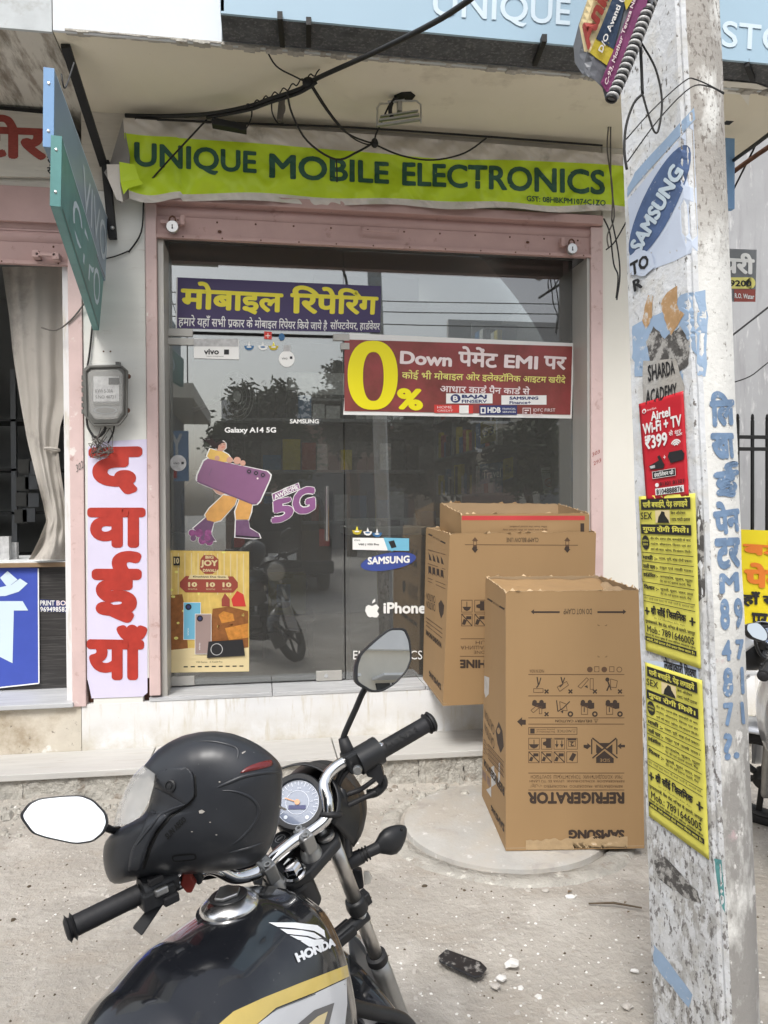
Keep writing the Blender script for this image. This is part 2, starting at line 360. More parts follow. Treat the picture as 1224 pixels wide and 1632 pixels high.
mat('visor', (.75, .76, .76), .08, alpha=.38, coat=.5)
mat('steel', (.60, .60, .59), .38, 1, var=.1, vs=20)
mat('chrome', (.80, .80, .80), .09, 1)
mat('fork_metal', (.62, .60, .57), .36, 1, var=.15, vs=12, layers=[((.3, .26, .22), 30, .62, .72)])
mat('cast_alu', (.42, .42, .41), .42, .85, var=.1, vs=30)
mat('mirror', (.96, .97, .97), .0, 1)
mat('black_plastic', (.022, .023, .025), .42, var=.2, vs=12, bump=.08, bs=200, bd=.001, rv=.08)
mat('black_rubber', (.02, .02, .022), .55, var=.2, vs=30, bump=.12, bs=220, bd=.001)
mat('helmet_shell', (.034, .037, .043), .34, var=.15, vs=9, rv=.07, layers=[((.065, .067, .07), 6, .52, .75), ((.14, .14, .14), 80, .68, .74)])
mat('gloss_black', (.010, .011, .014), .18, coat=.9, rv=.08, layers=[((.045, .045, .045), 5, .5, .8), ((.12, .115, .11), 90, .66, .72)])
mat('cap_alu', (.80, .80, .80), .22, 1, var=.05, vs=20)
mat('engine_black', (.03, .03, .03), .5, .3, var=.2)
mat('tyre_rubber', (.025, .025, .026), .8, bump=.3, bs=90)
mat('gold_decal', (.66, .50, .14), .3, coat=.6, var=.08, vs=20)
mat('silver_decal', (.62, .63, .65), .3, coat=.6)
mat('grey_decal', (.12, .12, .125), .3, coat=.6)
mat('white_decal', (.80, .82, .84), .3, coat=.3)
mat('silver_paint', (.55, .57, .60), .3, .6, coat=.6)
mat('red_switch', (.22, .03, .02), .5)
mat('red_reflector', (.16, .02, .02), .2, coat=.5)
mat('dial_face', (.10, .14, .23), .4, coat=.12, var=.1)
mat('dial_mark', (.75, .80, .88), .5)
mat('needle', (.75, .38, .2), .5)
mat('clear_lens', (.7, .68, .62), .15, alpha=.7)
mat('light_blue_sign', (.33, .46, .56), .5, var=.03, vs=2)
mat('sign_white', (.56, .66, .73), .5)
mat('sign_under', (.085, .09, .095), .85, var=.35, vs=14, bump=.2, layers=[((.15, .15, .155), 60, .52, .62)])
mat('black_iron', (.012, .012, .012), .6, var=.2, bump=.2)
mat('cable', (.014, .014, .014), .6)
mat('wire_grey', (.12, .11, .10), .7)
mat('lime', (.54, .73, .02), .42, var=.04, vs=2, coat=.1)
mat('banner_white', (.66, .62, .57), .6, var=.1, vs=5, layers=[((.4, .37, .33), 8, .6, .75)])
mat('banner_green', (.028, .10, .065), .5)
mat('banner_back', (.28, .27, .26), .7, var=.1)
mat('violet', (.060, .042, .125), .45)
mat('yellow_print', (.86, .76, .06), .5)
mat('pale_yellow', (.80, .74, .22), .5)
mat('white_print', (.82, .82, .80), .5)
mat('emi_red', (.24, .06, .05), .35, var=.35, vs=4, bump=.4, bs=16, bd=.004, layers=[((.33, .06, .065), 2.2, .45, .65)])
mat('strong_yellow', (.90, .80, .01), .4)
mat('pinkish_white', (.85, .74, .74), .5)
mat('navy', (.035, .045, .15), .5)
mat('black_print', (.02, .02, .022), .6)
mat('red_print', (.60, .05, .04), .5)
mat('orange_print', (.80, .22, .03), .5)
mat('bright_yellow_banner', (.86, .70, .02), .5)
mat('red_brush', (.42, .035, .022), .6, var=.18, vs=14, bump=.1)
mat('lilac_paint', (.66, .62, .78), .7, var=.05, vs=4, bump=.15, bs=20, layers=[((.5, .44, .5), 9, .66, .78)])
mat('old_red_brush', (.32, .06, .045), .6, var=.25, vs=30, st=(1, 1, 5))
mat('lintel_paint', (.62, .58, .51), .8, var=.08, vs=6, st=(1, 1, 9), layers=[((.42, .38, .32), 12, .58, .7, (.6, 1, 9))])
mat('vivo_blue', (.20, .36, .60), .45, var=.06, vs=6)
mat('vivo_lilac', (.24, .33, .42), .4, var=.08, vs=5)
mat('oppo_teal', (.11, .29, .28), .45, var=.25, vs=5)
mat('blue_panel', (.055, .09, .42), .4, var=.08, vs=8)
mat('pale_print', (.60, .72, .80), .5)
mat('wood_laminate', (.035, .033, .032), .45, var=.35, vs=3, st=(1, 1, 14), layers=[((.10, .095, .09), 7, .5, .72, (.6, .6, 16))])
mat('wood_edge', (.25, .17, .10), .6, var=.2)
mat('curtain_cloth', (.43, .40, .36), .75, var=.12, vs=3, bump=.1, bs=30, layers=[((.24, .22, .2), 4, .55, .75)])
mat('meter_grey', (.13, .13, .12), .5, var=.15, vs=15)
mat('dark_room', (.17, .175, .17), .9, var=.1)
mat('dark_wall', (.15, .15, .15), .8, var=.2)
mat('room_ceiling', (.42, .42, .41), .9)
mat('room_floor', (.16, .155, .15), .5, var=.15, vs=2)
mat('counter_black', (.02, .02, .022), .35)
mat('counter_white', (.82, .84, .84), .5, var=.1)
mat('pack_white', (.5, .5, .5), .5, var=.3, vs=30)
mat('pack_dark', (.03, .03, .035), .5)
mat('pack_blue', (.04, .14, .30), .5)
mat('pack_yellow', (.50, .40, .03), .5)
mat('pack_olive', (.33, .29, .04), .5, var=.2)
mat('pack_red', (.35, .05, .04), .5)
mat('water_blue', (.05, .14, .35), .2, alpha=.85)
mat('lamp_glow', (1, 1, 1), .5, emit=((1, .97, .9), 7))
mat('poster_gold', (.70, .50, .14), .4, var=.15, vs=14, layers=[((.80, .62, .22), 6, .5, .7, (6, 1, .6)), ((.50, .24, .07), 5, .6, .75)])
mat('poster_cream', (.72, .60, .34), .4)
mat('poster_maroon', (.32, .07, .05), .4)
mat('poster_orange', (.60, .25, .05), .4, var=.3, vs=40)
mat('poster_brown', (.28, .11, .035), .4, var=.3, vs=30)
mat('phone_blue', (.18, .48, .66), .25, coat=.5)
mat('phone_taupe', (.36, .27, .25), .25, coat=.5)
mat('phone_lilac', (.27, .13, .24), .25, coat=.5, var=.1, vs=4)
mat('five_g', (.25, .10, .24), .4, var=.15, vs=10)
mat('boot', (.17, .09, .17), .6, var=.2, vs=30)
mat('flower', (.30, .09, .24), .6, var=.5, vs=40)
mat('trouser', (.70, .37, .11), .6, var=.15, vs=18)
mat('shirt', (.72, .47, .13), .6, var=.15, vs=18)
mat('skin', (.58, .33, .25), .6)
mat('hair', (.03, .02, .02), .6)
mat('samsung_blue', (.05, .08, .30), .4)
mat('pole_blue', (.30, .41, .56), .8, var=.1, vs=20, layers=[((.62, .62, .6), 35, .60, .66)])
mat('pole_pale', (.55, .62, .74), .8, var=.08, vs=10, layers=[((.4, .39, .38), 40, .62, .67)])
mat('pole_navy', (.08, .13, .26), .7, var=.2, vs=30, layers=[((.4, .42, .46), 50, .62, .67)])
mat('pole_letter', (.17, .26, .40), .8, var=.25, vs=40, layers=[((.55, .56, .56), 70, .60, .66)])
mat('pole_teal', (.10, .28, .28), .8, var=.2, vs=30)
mat('pole_dark', (.10, .095, .09), .9, var=.4, vs=40, bump=.5, layers=[((.38, .37, .35), 30, .5, .58)])
mat('pole_ochre', (.48, .30, .15), .9, var=.3, vs=30, layers=[((.55, .55, .53), 30, .52, .6)])
mat('airtel_red', (.56, .022, .035), .35, var=.05, vs=6, bump=.2, bs=14, bd=.003)
mat('leaflet_yellow', (.68, .63, .11), .7, var=.06, vs=12, bump=.5, bs=16, bd=.004)
mat('leaflet_black', (.02, .02, .018), .7, var=.3, vs=60)
mat('anish_grey', (.17, .18, .20), .45, var=.1)
mat('anish_purple', (.23, .055, .16), .4, var=.3, vs=20)
mat('anish_navy', (.035, .06, .11), .4)
mat('anish_yellow', (.62, .50, .06), .4, var=.1)
mat('anish_red', (.33, .05, .04), .4)
mat('coil_white', (.55, .55, .55), .5, var=.3, vs=40)
mat('foliage', (.085, .10, .055), .8, var=.4, vs=2)
mat('foliage_brown', (.10, .10, .07), .8, var=.4, vs=2)
mat('bark', (.16, .13, .10), .9, var=.3, vs=9, bump=.5)
mat('brick_red', (.33, .23, .19), .9, var=.2, vs=3)
mat('far_cream', (.66, .62, .53), .85, var=.08, vs=1)
mat('far_white', (.75, .75, .74), .85, var=.06, vs=1)
mat('far_dark', (.05, .05, .05), .7)
mat('far_shutter', (.20, .21, .22), .6, var=.1)
mat('car_black', (.012, .012, .014), .12, coat=1)
mat('car_glass', (.02, .022, .024), .05)
mat('tail_red', (.40, .02, .02), .2)
mat('pebble', (.50, .47, .43), .9, var=.3, vs=20)
mat('white_chip', (.74, .73, .70), .9, var=.1, vs=20)
mat('twig', (.10, .075, .05), .9, var=.3, vs=30)
mat('dry_leaf', (.17, .12, .07), .8, var=.3, vs=30)
mat('phone_black', (.02, .021, .024), .38, coat=.1, var=.3, vs=40, layers=[((.35, .34, .32), 30, .56, .68)])

# ---------------------------------------------------------------- ground, road, step
SL = 3.85; ZS = .485
def gz(x, y):
    h = .018*pnoise(V((x*1.1, y*1.1, 0)))+.008*pnoise(V((x*5, y*5, 3)))+.004*pnoise(V((x*17, y*17, 7)))
    b = max(0, (y+1.0)/.65); h += .055*min(1, b)**2*(.6+.8*abs(pnoise(V((x*2.3, y*2, 9)))))*(1 if y < -.36 else 1)
    if x < -.9 and y > -.9: h += .05*(.5+pnoise(V((x*4, y*4, 5))))*min(1, (y+.9)/.4)
    if (x-1.18)**2+(y+.95)**2 < .53**2: h = min(h, .012)
    return h
b = B(); nx, ny = 190, 150; x0, x1, y0, y1 = -2.4, 3.4, -4.4, -.34
b.grid(lambda s, t: (x0+(x1-x0)*s, y0+(y1-y0)*t, gz(x0+(x1-x0)*s, y0+(y1-y0)*t)*min(1, s*12, (1-s)*12, t*8)), nx, ny)
# the sheet goes on to the horizon around the finely modelled yard
for (a0, a1, c0, c1) in ((-120, x0, -6, 60), (x1, 120, -6, 60), (x0, x1, -6, y0), (x0, x1, y1, 60)): b.add([(a0, c0, 0), (a1, c0, 0), (a1, c1, 0), (a0, c1, 0)], [(0, 1, 2, 3)])
b.build('ground', 'dirt', smooth=True, kind='structure')
b = B(); b.add([(-120, -14, .004), (120, -14, .004), (120, -6, .004), (-120, -6, .004)], [(0, 1, 2, 3)]); b.add([(-120, -90, 0), (120, -90, 0), (120, -14, 0), (-120, -14, 0)], [(0, 1, 2, 3)])
b.build('road', 'road', kind='structure')
# small stones, chips and grit: nobody could count them
def scatter(name, m, n, area, rs, flat=.5, dens=None):
    b = B(); k = 0
    while k < n:
        x = random.uniform(*area[:2]); y = random.uniform(*area[2:])
        if dens and random.random() > dens(x, y): continue
        r = random.uniform(*rs)*(2.2 if random.random() < .04 else 1); z = gz(x, y)+r*flat*.3; a = random.random()*6.28; q = []
        for i in range(5): t = a+i*1.2566+random.uniform(-.3, .3); q.append(V((x+r*math.cos(t)*random.uniform(.6, 1.1), y+r*math.sin(t)*random.uniform(.6, 1.1), z-r*.3)))
        tp = V((x+random.uniform(-.3, .3)*r, y+random.uniform(-.3, .3)*r, z+r*flat)); q2 = [tp.lerp(p, .55)+V((0, 0, r*flat*.5)) for p in q]
        b.add(q+q2, [(i, (i+1) % 5, 5+(i+1) % 5, 5+i) for i in range(5)]+[(5, 6, 7, 8, 9)]); k += 1
    o = b.build(name, m, recalc=False, kind='stuff'); tag(o, kind='stuff')
scatter('gravel', 'pebble', 5200, (-1.9, 3.0, -3.3, -.42), (.002, .008))
scatter('gravel', 'white_chip', 650, (-1.5, 3.0, -3.3, -.42), (.002, .009), .35, lambda x, y: .12+.88*math.exp(-((x-.75)**2+(y+2.35)**2)*4)+.4*math.exp(-((x-1.3)**2+(y+2.0)**2)*3))
scatter('gravel', 'twig', 1100, (-1.9, 3.0, -3.3, -.42), (.002, .007), .5)
scatter('rubble', 'rough_stone', 700, (-1.8, 2.6, -.75, -.4), (.006, .022), .7, lambda x, y: (1 if x < -.3 else .35)*(y+.8)*3)
for i, (u, v, r, lb) in enumerate(((815, 1538, .028, 'white'), (800, 1560, .02, 'white'), (1010, 1548, .016, 'white'), (818, 1533, .02, 'white'), (870, 1420, .014, 'grey'), (790, 1572, .018, 'grey'), (1000, 1605, .02, 'grey'), (910, 1430, .02, 'white'), (1185, 1560, .02, 'white'))):
    p = P(u, v, Z=.01); s_ = B(); s_.ell(p+V((0, 0, r*.15)), r, r*.7, r*.35, n=7, m=5)
    s_.v = [q+V((pnoise(q*70), pnoise(q*70+V((9, 0, 0))), 0))*r*.5 for q in s_.v]
    o = s_.build('stone_chip', 'white_chip' if lb == 'white' else 'pebble', org=p)
    tag(o, f'small {lb} stone chip lying on the dusty ground', 'stone', 'stone chips on the dusty ground')
# twigs and scraps
tw = B(); a_, c_ = P(938, 1440, Z=.015), P(1023, 1447, Z=.02); tw.tube([a_, a_.lerp(c_, .5)+V((0, .01, .006)), c_], [.003, .005, .003], 6)
tag(tw.build('twig', 'twig', org=a_), 'thin dark twig lying on the dust between the round slab and the pole', 'twig')
# the round concrete cover under the refrigerator carton
b = B(); c0 = V((1.18, -.95, 0)); R0 = .50
b.lathe(c0, (0, 0, 1), [(0, .034), (R0-.02, .034), (R0, .026), (R0+.01, -.02)], 72)
cov = b.build('concrete_cover', 'concrete', smooth=40, org=c0); tag(cov, 'round flat concrete cover half buried under the refrigerator carton', 'slab')
b = B(); b.lathe(c0, (0, 0, 1), [(R0+.015, -.02), (R0+.025, .018), (R0+.11, .012), (R0+.13, -.02)], 72); b.v = [q+V((0, 0, .006*pnoise(q*9))) for q in b.v]; b.build('rim', 'rough_stone', cov, smooth=True)
# step in front of the plinth, one object per stone
st = thing('stone_step', 'long low step of worn grey stone in front of both shops', 'step', (0, 0, 0))
def yf(x): return -.345-.035*(x+1.4)/2
xs = [-4.2, -3.0, -1.9, -.62, .40, 1.33, 2.3, 3.5]
for i in range(7):
    a_, c_ = xs[i]+.003, xs[i+1]-.003; dz = random.uniform(-.003, .003)
    b = B(); b.hexa([(a_, yf(a_)-.02, .17+dz), (c_, yf(c_)-.02, .17+dz), (c_, .0, .17+dz), (a_, .0, .17+dz), (a_, yf(a_)-.02, .205+dz), (c_, yf(c_)-.02, .205+dz), (c_, 0, .20+dz), (a_, 0, .20+dz)])
    b.build('tread_stone', 'step_stone', st, bevel=.004)
xs = [-4.2, -3.3, -2.2, -1.25, -.55, -.1, .42, .86, 1.12, 1.62, 2.3, 3.5]
for i in range(11):
    a_, c_ = xs[i]+.001, xs[i+1]-.001; j = random.uniform(-.006, .006); b = B()
    b.grid(lambda s, t: (a_+(c_-a_)*s, yf(a_+(c_-a_)*s)+j+.007*pnoise(V((s*5+i*7, t*4, 1)))+.022*pnoise(V((s*22+i*7, t*9, 1)))-.03*(1-t)**3, -.02+.188*t), 26, 8)
    b.build('riser_stone', 'rough_stone', st, smooth=True)
# ---------------------------------------------------------------- the shop building
bl = thing('shop_building', 'white painted shop front with pink frames under a beige concrete balcony slab', 'building', (0, .1, 0))
X0, X1 = -.59, 2.055      # shop opening
def part(name, m, *bx, par=bl, **k):
    b = B()
    for q in bx: b.box(*q)
    return b.build(name, m, par, **k)
part('plinth', 'white_paint', (-1.03, 3.3, 0, .6, -.1, .462)); part('plinth', 'dirty_plaster', (-5, -1.034, .004, .6, -.1, .455))
b = B()
for i, (a_, c_) in enumerate(((-.655, .05), (.054, .98), (.984, 2.6), (2.604, 3.3))): part('sill_stone', 'marble', (a_, c_, -.004, .42, .463, .487), bevel=.003)
for i, (a_, c_) in enumerate(((-5, -3), (-2.996, -1.07))): part('sill_stone', 'marble', (a_, c_, -.03, .62, .457, .483), bevel=.003)
# white pilaster with notched foot
b = B(); b.box(-1.0, -.655, 0, .35, .60, 3.40); b.box(-.965, -.69, .002, .35, .44, .60)
b.build('pilaster', 'pilaster_paint', bl, bevel=.004)
b = B(); b.box(-.999, -.966, .05, .3, .44, .598); b.box(-.689, -.656, .05, .3, .44, .598); b.build('broken_corner', 'rust', bl, kind='stuff')
part('door_jamb', 'pink_pale', (-1.078, -1.003, -.012, .3, .455, 3.38), bevel=.004)
part('door_jamb', 'pink_pale', (-.652, X0, -.014, .10, .50, 3.34), bevel=.004)
part('door_jamb', 'pink_pale', (X1, 2.135, -.014, .10, .50, 3.34), bevel=.004)
part('jamb_return', 'white_paint', (-1.12, -1.08, .04, .5, .455, 3.3), bevel=.003)
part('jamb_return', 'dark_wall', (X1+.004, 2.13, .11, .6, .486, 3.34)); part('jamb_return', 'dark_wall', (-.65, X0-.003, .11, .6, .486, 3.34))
part('wall', 'cream_paint', (2.138, 2.98, 0, .35, .486, 3.849), bevel=.003)
part('upper_wall', 'lintel_paint', (-1.0, 2.136, .01, .4, 3.405, 3.849))
# balcony slab
part('balcony_slab', 'soffit_paint', (-.96, 3.1, -.75, 4, SL, 4.6)); part('balcony_slab', 'soffit_stained', (-5, -.964, -.745, 4, SL-.004, 4.6))
b = B(); b.box(-.955, -.175, -.768, -.752, 3.84, 5.2); b.build('fascia', 'fascia_paint', bl, bevel=.003)
b = B(); b.box(-5, -.96, -.765, -.748, 3.835, 5.2); b.build('fascia', 'fascia_old', bl)
b = B(); b.box(-.17, 3.12, -.768, -.752, 3.842, 5.2); b.build('fascia', 'fascia_old', bl)
b = B()   # ragged broken plaster lip under the fascia
random.seed(3)
for i in range(150): x = -.9+i*.0267; h = abs(pnoise(V((x*9, 0, 0))))*.028+.004; b.box(x, x+.0272, -.775, -.735, SL-h, SL+.002)
b.build('broken_lip', 'rough_stone', bl, kind='stuff')
# hole where the lamp hangs
c_ = P(652, 152, Z=SL); b = B(); pts = [(628, 152), (640, 147), (655, 146), (662, 152), (655, 160), (640, 161), (630, 160)]
b.poly([P(u, v, Z=SL-.002) for u, v in pts], (0, 0, -.004)); b.build('ceiling_hole', 'black_iron', bl)
# peeled plaster patch at the slab's right end
b = B(); b.poly([P(u, v, Z=SL-.003) for u, v in ((1150, 128), (1205, 133), (1224, 140), (1195, 148), (1193, 168), (1180, 150), (1150, 148))], (0, 0, -.003)); b.build('peeled_plaster', 'cream_paint', bl)

def shutter(xa, xb, zb, zt, y, slats, par):
    # rolling shutter: bottom rail with rivets, ribbed slats, box above
    b = B(); b.box(xa, xb, y, y+.03, zb, zb+.012); b.box(xa, xb, y-.016, y-.001, zb-.004, zb+.016); b.box(xa, xb, y+.004, y+.02, zb+.012, zb+.125); o = b.build('bottom_rail', 'pink_paint', par, bevel=.002)
    r = B(); n = 12
    for i in range(n):
        x = xa+.12+(xb-xa-.2)*i/(n-1); r.ell((x, y+.003, zb+.105), .006, .004, .006, n=6, m=4)
        r.ell((x+.03, y-.016, zb+.006), .005, .003, .005, n=6, m=4)
    r.build('rivet', 'rust', o, kind='stuff')
    z = zb+.127; k = 0
    while k < slats:
        s_ = B(); s_.grid(lambda s, t: (xa+(xb-xa)*s, y+.012-.012*math.sin(t*math.pi)+.002*pnoise(V((s*5, k, 0))), z+.062*t), 14, 6); s_.box(xa, xb, y+.006, y+.014, z+.0625, z+.072)
        s_.build('slat', 'pink_paint', par, smooth=40); z += .0735; k += 1
    return z
sh = thing('roller_shutter', 'rolled up pink metal shutter rail across the top of the glass shop front', 'shutter', (.7, 0, 3.15))
z = shutter(X0-.0, X1, 3.15, 3.3, .0, 2, sh)
b = B(); b.box(X0-.05, 2.12, -.05, .02, 3.345, 3.40); b.build('lintel_plate', 'pink_paint', sh, bevel=.004)
b = B(); b.tube([P(577, 362, Y=-.012), P(577, 367, Y=-.04), P(635, 372, Y=-.04), P(635, 367, Y=-.012)], .006, 6); b.build('handle', 'pink_paint', sh)
for (u, v) in ((350, 369), (841, 386)):
    p = P(u, v, Y=-.004); b = B(); b.ell(p, .012, .006, .008, n=7, m=4); b.build('rust_spot', 'rust', sh)
def padlock(u, v, r, lb, side):
    p = P(u, v, Y=-.05); o = thing('padlock', lb, 'padlock', p, 'padlocks on the shutter rail')
    b = B(); b.lathe(p, (0, 1, 0), [(0, -.016), (r*.9, -.016), (r, -.01), (r, .01), (r*.9, .016), (0, .016)], 20); b.build('body', 'steel', o, smooth=40)
    b = B(); b.tube([p+V((-.016, 0, r*.6)), p+V((-.016, 0, r+.014)), p+V((0, 0, r+.026)), p+V((.016, 0, r+.014)), p+V((.016, 0, r*.6))], .005, 8, sm=4); b.build('shackle', 'rust', o, smooth=True)
    b = B(); b.poly([p+V((x, -.0175, z_)) for x, z_ in ((-.004, .01), (.004, .01), (.002, 0), (.005, -.014), (-.005, -.014), (-.002, 0))], (0, .001, 0)); b.build('keyhole', 'black_iron', o)
    b = B(); b.box(p.x-.07, p.x+.06, -.03, -.018, p.z+r*.75, p.z+r*.75+.02); b.box(p.x+side*.055-.012, p.x+side*.055+.012, -.05, -.018, p.z+r*.5, p.z+r*1.2+.03); b.build('hasp', 'pink_paint', o, bevel=.002)
padlock(275, 362, .036, 'round steel padlock on the shutter rail beside the white pilaster', 1)
padlock(911, 397, .034, 'round steel padlock on the shutter rail beside the utility pole', -1)

# aluminium frame and glass
fr_ = thing('glass_shop_front', 'frameless glass door and fixed glass panes covered with phone stickers', 'shop front', (.7, GY, ZS))
def al(*bx, n='frame', m='steel', **k):
    b = B()
    for q in bx: b.box(*q)
    return b.build(n, m, fr_, bevel=.0015, **k)
MATS['alu'] = mat('alu', (.47, .46, .43), .5, .3, var=.08, vs=5, st=(1, 1, .2))
al((X0+.002, X0+.035, .02, .30, ZS, 3.149), m='alu'); al((2.035, X1-.002, .0, .27, ZS, 3.149), m='alu')
dX = .513     # door edge
dr = part('glass_pane', 'glass', (X0+.04, dX-.003, GY, GY+.010, ZS+.012, 2.645), par=fr_)     # the door
part('glass_pane', 'glass', (X0+.04, dX+.0, GY-.002, GY+.008, 2.665, 3.20), par=fr_)
part('glass_pane', 'glass', (dX+.004, 2.034, GY+.002, GY+.012, ZS+.004, 3.20), par=fr_)
def fit(u0, v0, u1, v1, y=GY-.012, m='alu', n='patch_fitting', par=fr_):
    a, c = P(u0, v0, Y=y), P(u1, v1, Y=y); b = B(); b.box(min(a.x, c.x), max(a.x, c.x), y, y+.03, min(a.z, c.z), max(a.z, c.z)); return b.build(n, m, par, bevel=.002)
fit(264, 523, 307, 536); fit(265, 538, 309, 550); fit(531, 532, 557, 543); fit(543, 546, 557, 557); fit(267, 1079, 310, 1092)
lk = fit(504, 1070, 545, 1084); b = B(); p = P(520, 1077, Y=GY-.016); b.lathe(p, (0, 1, 0), [(0, 0), (.013, 0), (.013, .006)], 14); b.build('lock_cylinder', 'chrome', lk)
b = B(); a_, c_ = P(522, 775, Y=GY-.05), P(522, 862, Y=GY-.05); b.tube([a_, c_], .010, 10); b.cyl(a_+V((0, 0, -.03)), a_+V((0, .05, -.03)), .008, n=8); b.cyl(c_+V((0, 0, .03)), c_+V((0, .05, .03)), .008, n=8); b.build('pull_handle', 'chrome', fr_, smooth=40)

# ---------------------------------------------------------------- inside of the shop
ZF = ZS
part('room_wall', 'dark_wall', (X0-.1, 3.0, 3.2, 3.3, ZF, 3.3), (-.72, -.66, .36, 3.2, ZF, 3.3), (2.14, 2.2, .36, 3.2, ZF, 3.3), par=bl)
part('room_floor', 'room_floor', (-.7, 2.2, .425, 3.2, ZF-.05, ZF-.002), par=bl)
part('room_ceiling', 'room_ceiling', (-.7, 2.2, .28, 3.2, 3.22, 3.3), par=bl)
p = P(500, 425, Y=.9); q = P(665, 425, Y=.9); b = B(); b.box(p.x, q.x, .85, 1.05, 3.05, 3.22); b.box(p.x-.05, q.x+.07, .8, 1.1, 3.0, 3.05)
tag(b.build('ceiling_box', 'room_ceiling', org=(p.x, .9, 3.0)), 'grey boxed ceiling panel inside the shop above the glass door', 'ceiling panel')
def lamp(u, v, lb):
    p = P(u, v, Y=1.5); o = thing('ceiling_lamp', lb, 'lamp', p, 'lamps inside the shop'); b = B(); b.lathe(p, (0, 0, -1), [(.085, -.02), (.085, .02), (.07, .03)], 20); b.build('housing', 'white_paint', o)
    b = B(); b.lathe(p, (0, 0, -1), [(0, .026), (.07, .026), (.07, .02)], 20); b.build('diffuser', 'lamp_glow', o)
    l = bpy.data.lights.new('lamp_light', 'POINT'); l.energy = 28; l.shadow_soft_size = .07; l.color = (1, .96, .9); lo = bpy.data.objects.new('lamp_light', l); S.collection.objects.link(lo); lo.location = p+V((0, 0, -.1))
lamp(617, 457, 'lit round ceiling lamp just beyond the violet repair sign'); lamp(541, 452, 'lit round ceiling lamp above the middle of the violet sign')
# counter behind the fixed pane
ct = thing('shop_counter', 'black fronted counter with white top behind the fixed glass pane', 'counter', (1.2, .5, ZF))
a_ = P(557, 860, Y=.32).x
part('front_panel', 'counter_black', (a_, 1.98, .30, .33, ZF, 1.40), par=ct); part('side_panel', 'counter_black', (a_, a_+.02, .331, .8, ZF, 1.40), par=ct)
part('top', 'counter_white', (a_-.01, 2.0, .29, .82, 1.402, 1.45), par=ct, bevel=.003); part('back_ledge', 'counter_white', (a_+.02, 1.98, .70, .8, 1.452, 1.50), par=ct)
for (u0, v0, u1, v1, m, n_, lb, ct_) in ((666, 826, 690, 847, 'pack_blue', 'carton', 'small blue carton standing on the counter beside the big carton', 'carton'), (590, 836, 640, 842, 'pack_white', 'paper_pile', 'thin pile of papers lying on the counter top', 'papers'), (603, 829, 634, 836, 'pack_dark', 'tray', 'dark shallow tray on the papers behind the glass', 'tray')):
    a, c = P(u0, v1, Y=.6), P(u1, v0, Y=.6); z0 = 1.452; b = B(); b.box(a.x, c.x, .5, .62, z0, z0+abs(c.z-a.z)+.01); tag(b.build(n_, m, org=(a.x, .55, z0), bevel=.002), lb, ct_)
p = P(661, 840, Y=.55); p.z = 1.452; b = B(); b.lathe(p, (0, 0, 1), [(0, 0), (.016, 0), (.016, .05), (.006, .06), (.006, .085), (.0, .085)], 12)
tag(b.build('spray_bottle', 'counter_white', org=p, smooth=40), 'small white spray bottle on the counter beside the blue carton', 'bottle')
# olive phone carton on a stool, dark chairs, water jar
p = P(428, 980, Y=1.1); q = P(487, 918, Y=1.1)
b = B(); b.box(p.x, q.x, 1.1, 1.25, p.z, q.z+.02); o = b.build('phone_carton', 'pack_olive', org=(p.x, 1.15, p.z), bevel=.003); tag(o, 'olive yellow phone carton standing on the dark stool inside the shop', 'carton')
D_ = Draw(planeY(1.1), o); D_.rect(441, 931, 463, 960, 'vivo_lilac', 4); D_.disc(452, 962, 11, 'pack_dark', 3, 7); D_.text('Galaxy', (436, 972, 452, 977), 'pack_dark', 4); D_.done()
sx = (p.x+q.x)/2; sz = p.z
o = thing('stool', 'dark square stool carrying the olive phone carton behind the glass door', 'stool', (sx, 1.2, ZF))
part('seat', 'pack_dark', (sx-.2, sx+.2, 1.02, 1.4, sz-.04, sz-.002), par=o, bevel=.006)
for i in (-.17, .17):
    for j in (1.05, 1.36): part('leg', 'black_iron', (sx+i-.015, sx+i+.015, j-.015, j+.015, ZF, sz-.042), par=o)
p = P(315, 845, Y=.9); p.z = 1.35-.2; r = .11; zb = P(315, 848, Y=.9).z
o = thing('water_jar', 'large translucent blue water jar on a white box inside the glass door', 'water jar', (p.x, .9, zb)); b = B()
b.lathe((p.x, .9, zb), (0, 0, 1), [(0, 0), (r, 0), (r+.005, .03), (r, .06), (r+.005, .12), (r, .18), (r+.005, .24), (r-.01, .30), (.05, .36), (.028, .37), (.028, .40), (0, .40)], 28); b.build('body', 'water_blue', o, smooth=60)
b = B(); b.cyl((p.x, .9, zb+.401), (p.x, .9, zb+.43), .032); b.build('cap', 'counter_white', o)
b = B(); b.box(p.x-.17, p.x+.1, .76, 1.06, ZF, zb-.002); tag(b.build('white_cabinet', 'counter_white', org=(p.x, .9, ZF), bevel=.004), 'pale low cabinet carrying the blue water jar', 'cabinet')
# office chair and dark shelving in the depth
o = thing('office_chair', 'dark padded chair standing in the middle of the shop', 'chair', (.15, 1.9, ZF))
part('seat', 'pack_dark', (-.12, .36, 1.6, 2.1, ZF+.42, ZF+.50), par=o, bevel=.02); part('backrest', 'pack_dark', (-.10, .34, 2.08, 2.16, ZF+.55, ZF+1.12), par=o, bevel=.03); b = B(); b.cyl((.12, 1.85, ZF+.06), (.12, 1.85, ZF+.42), .03); b.build('column', 'chrome', o)
for k in range(5):
    b = B(); a = k*1.2566; b.tube([(.12, 1.85, ZF+.08), (.12+.28*math.cos(a), 1.85+.28*math.sin(a), ZF+.04)], [.022, .015], 6); b.build('leg', 'black_iron', o)
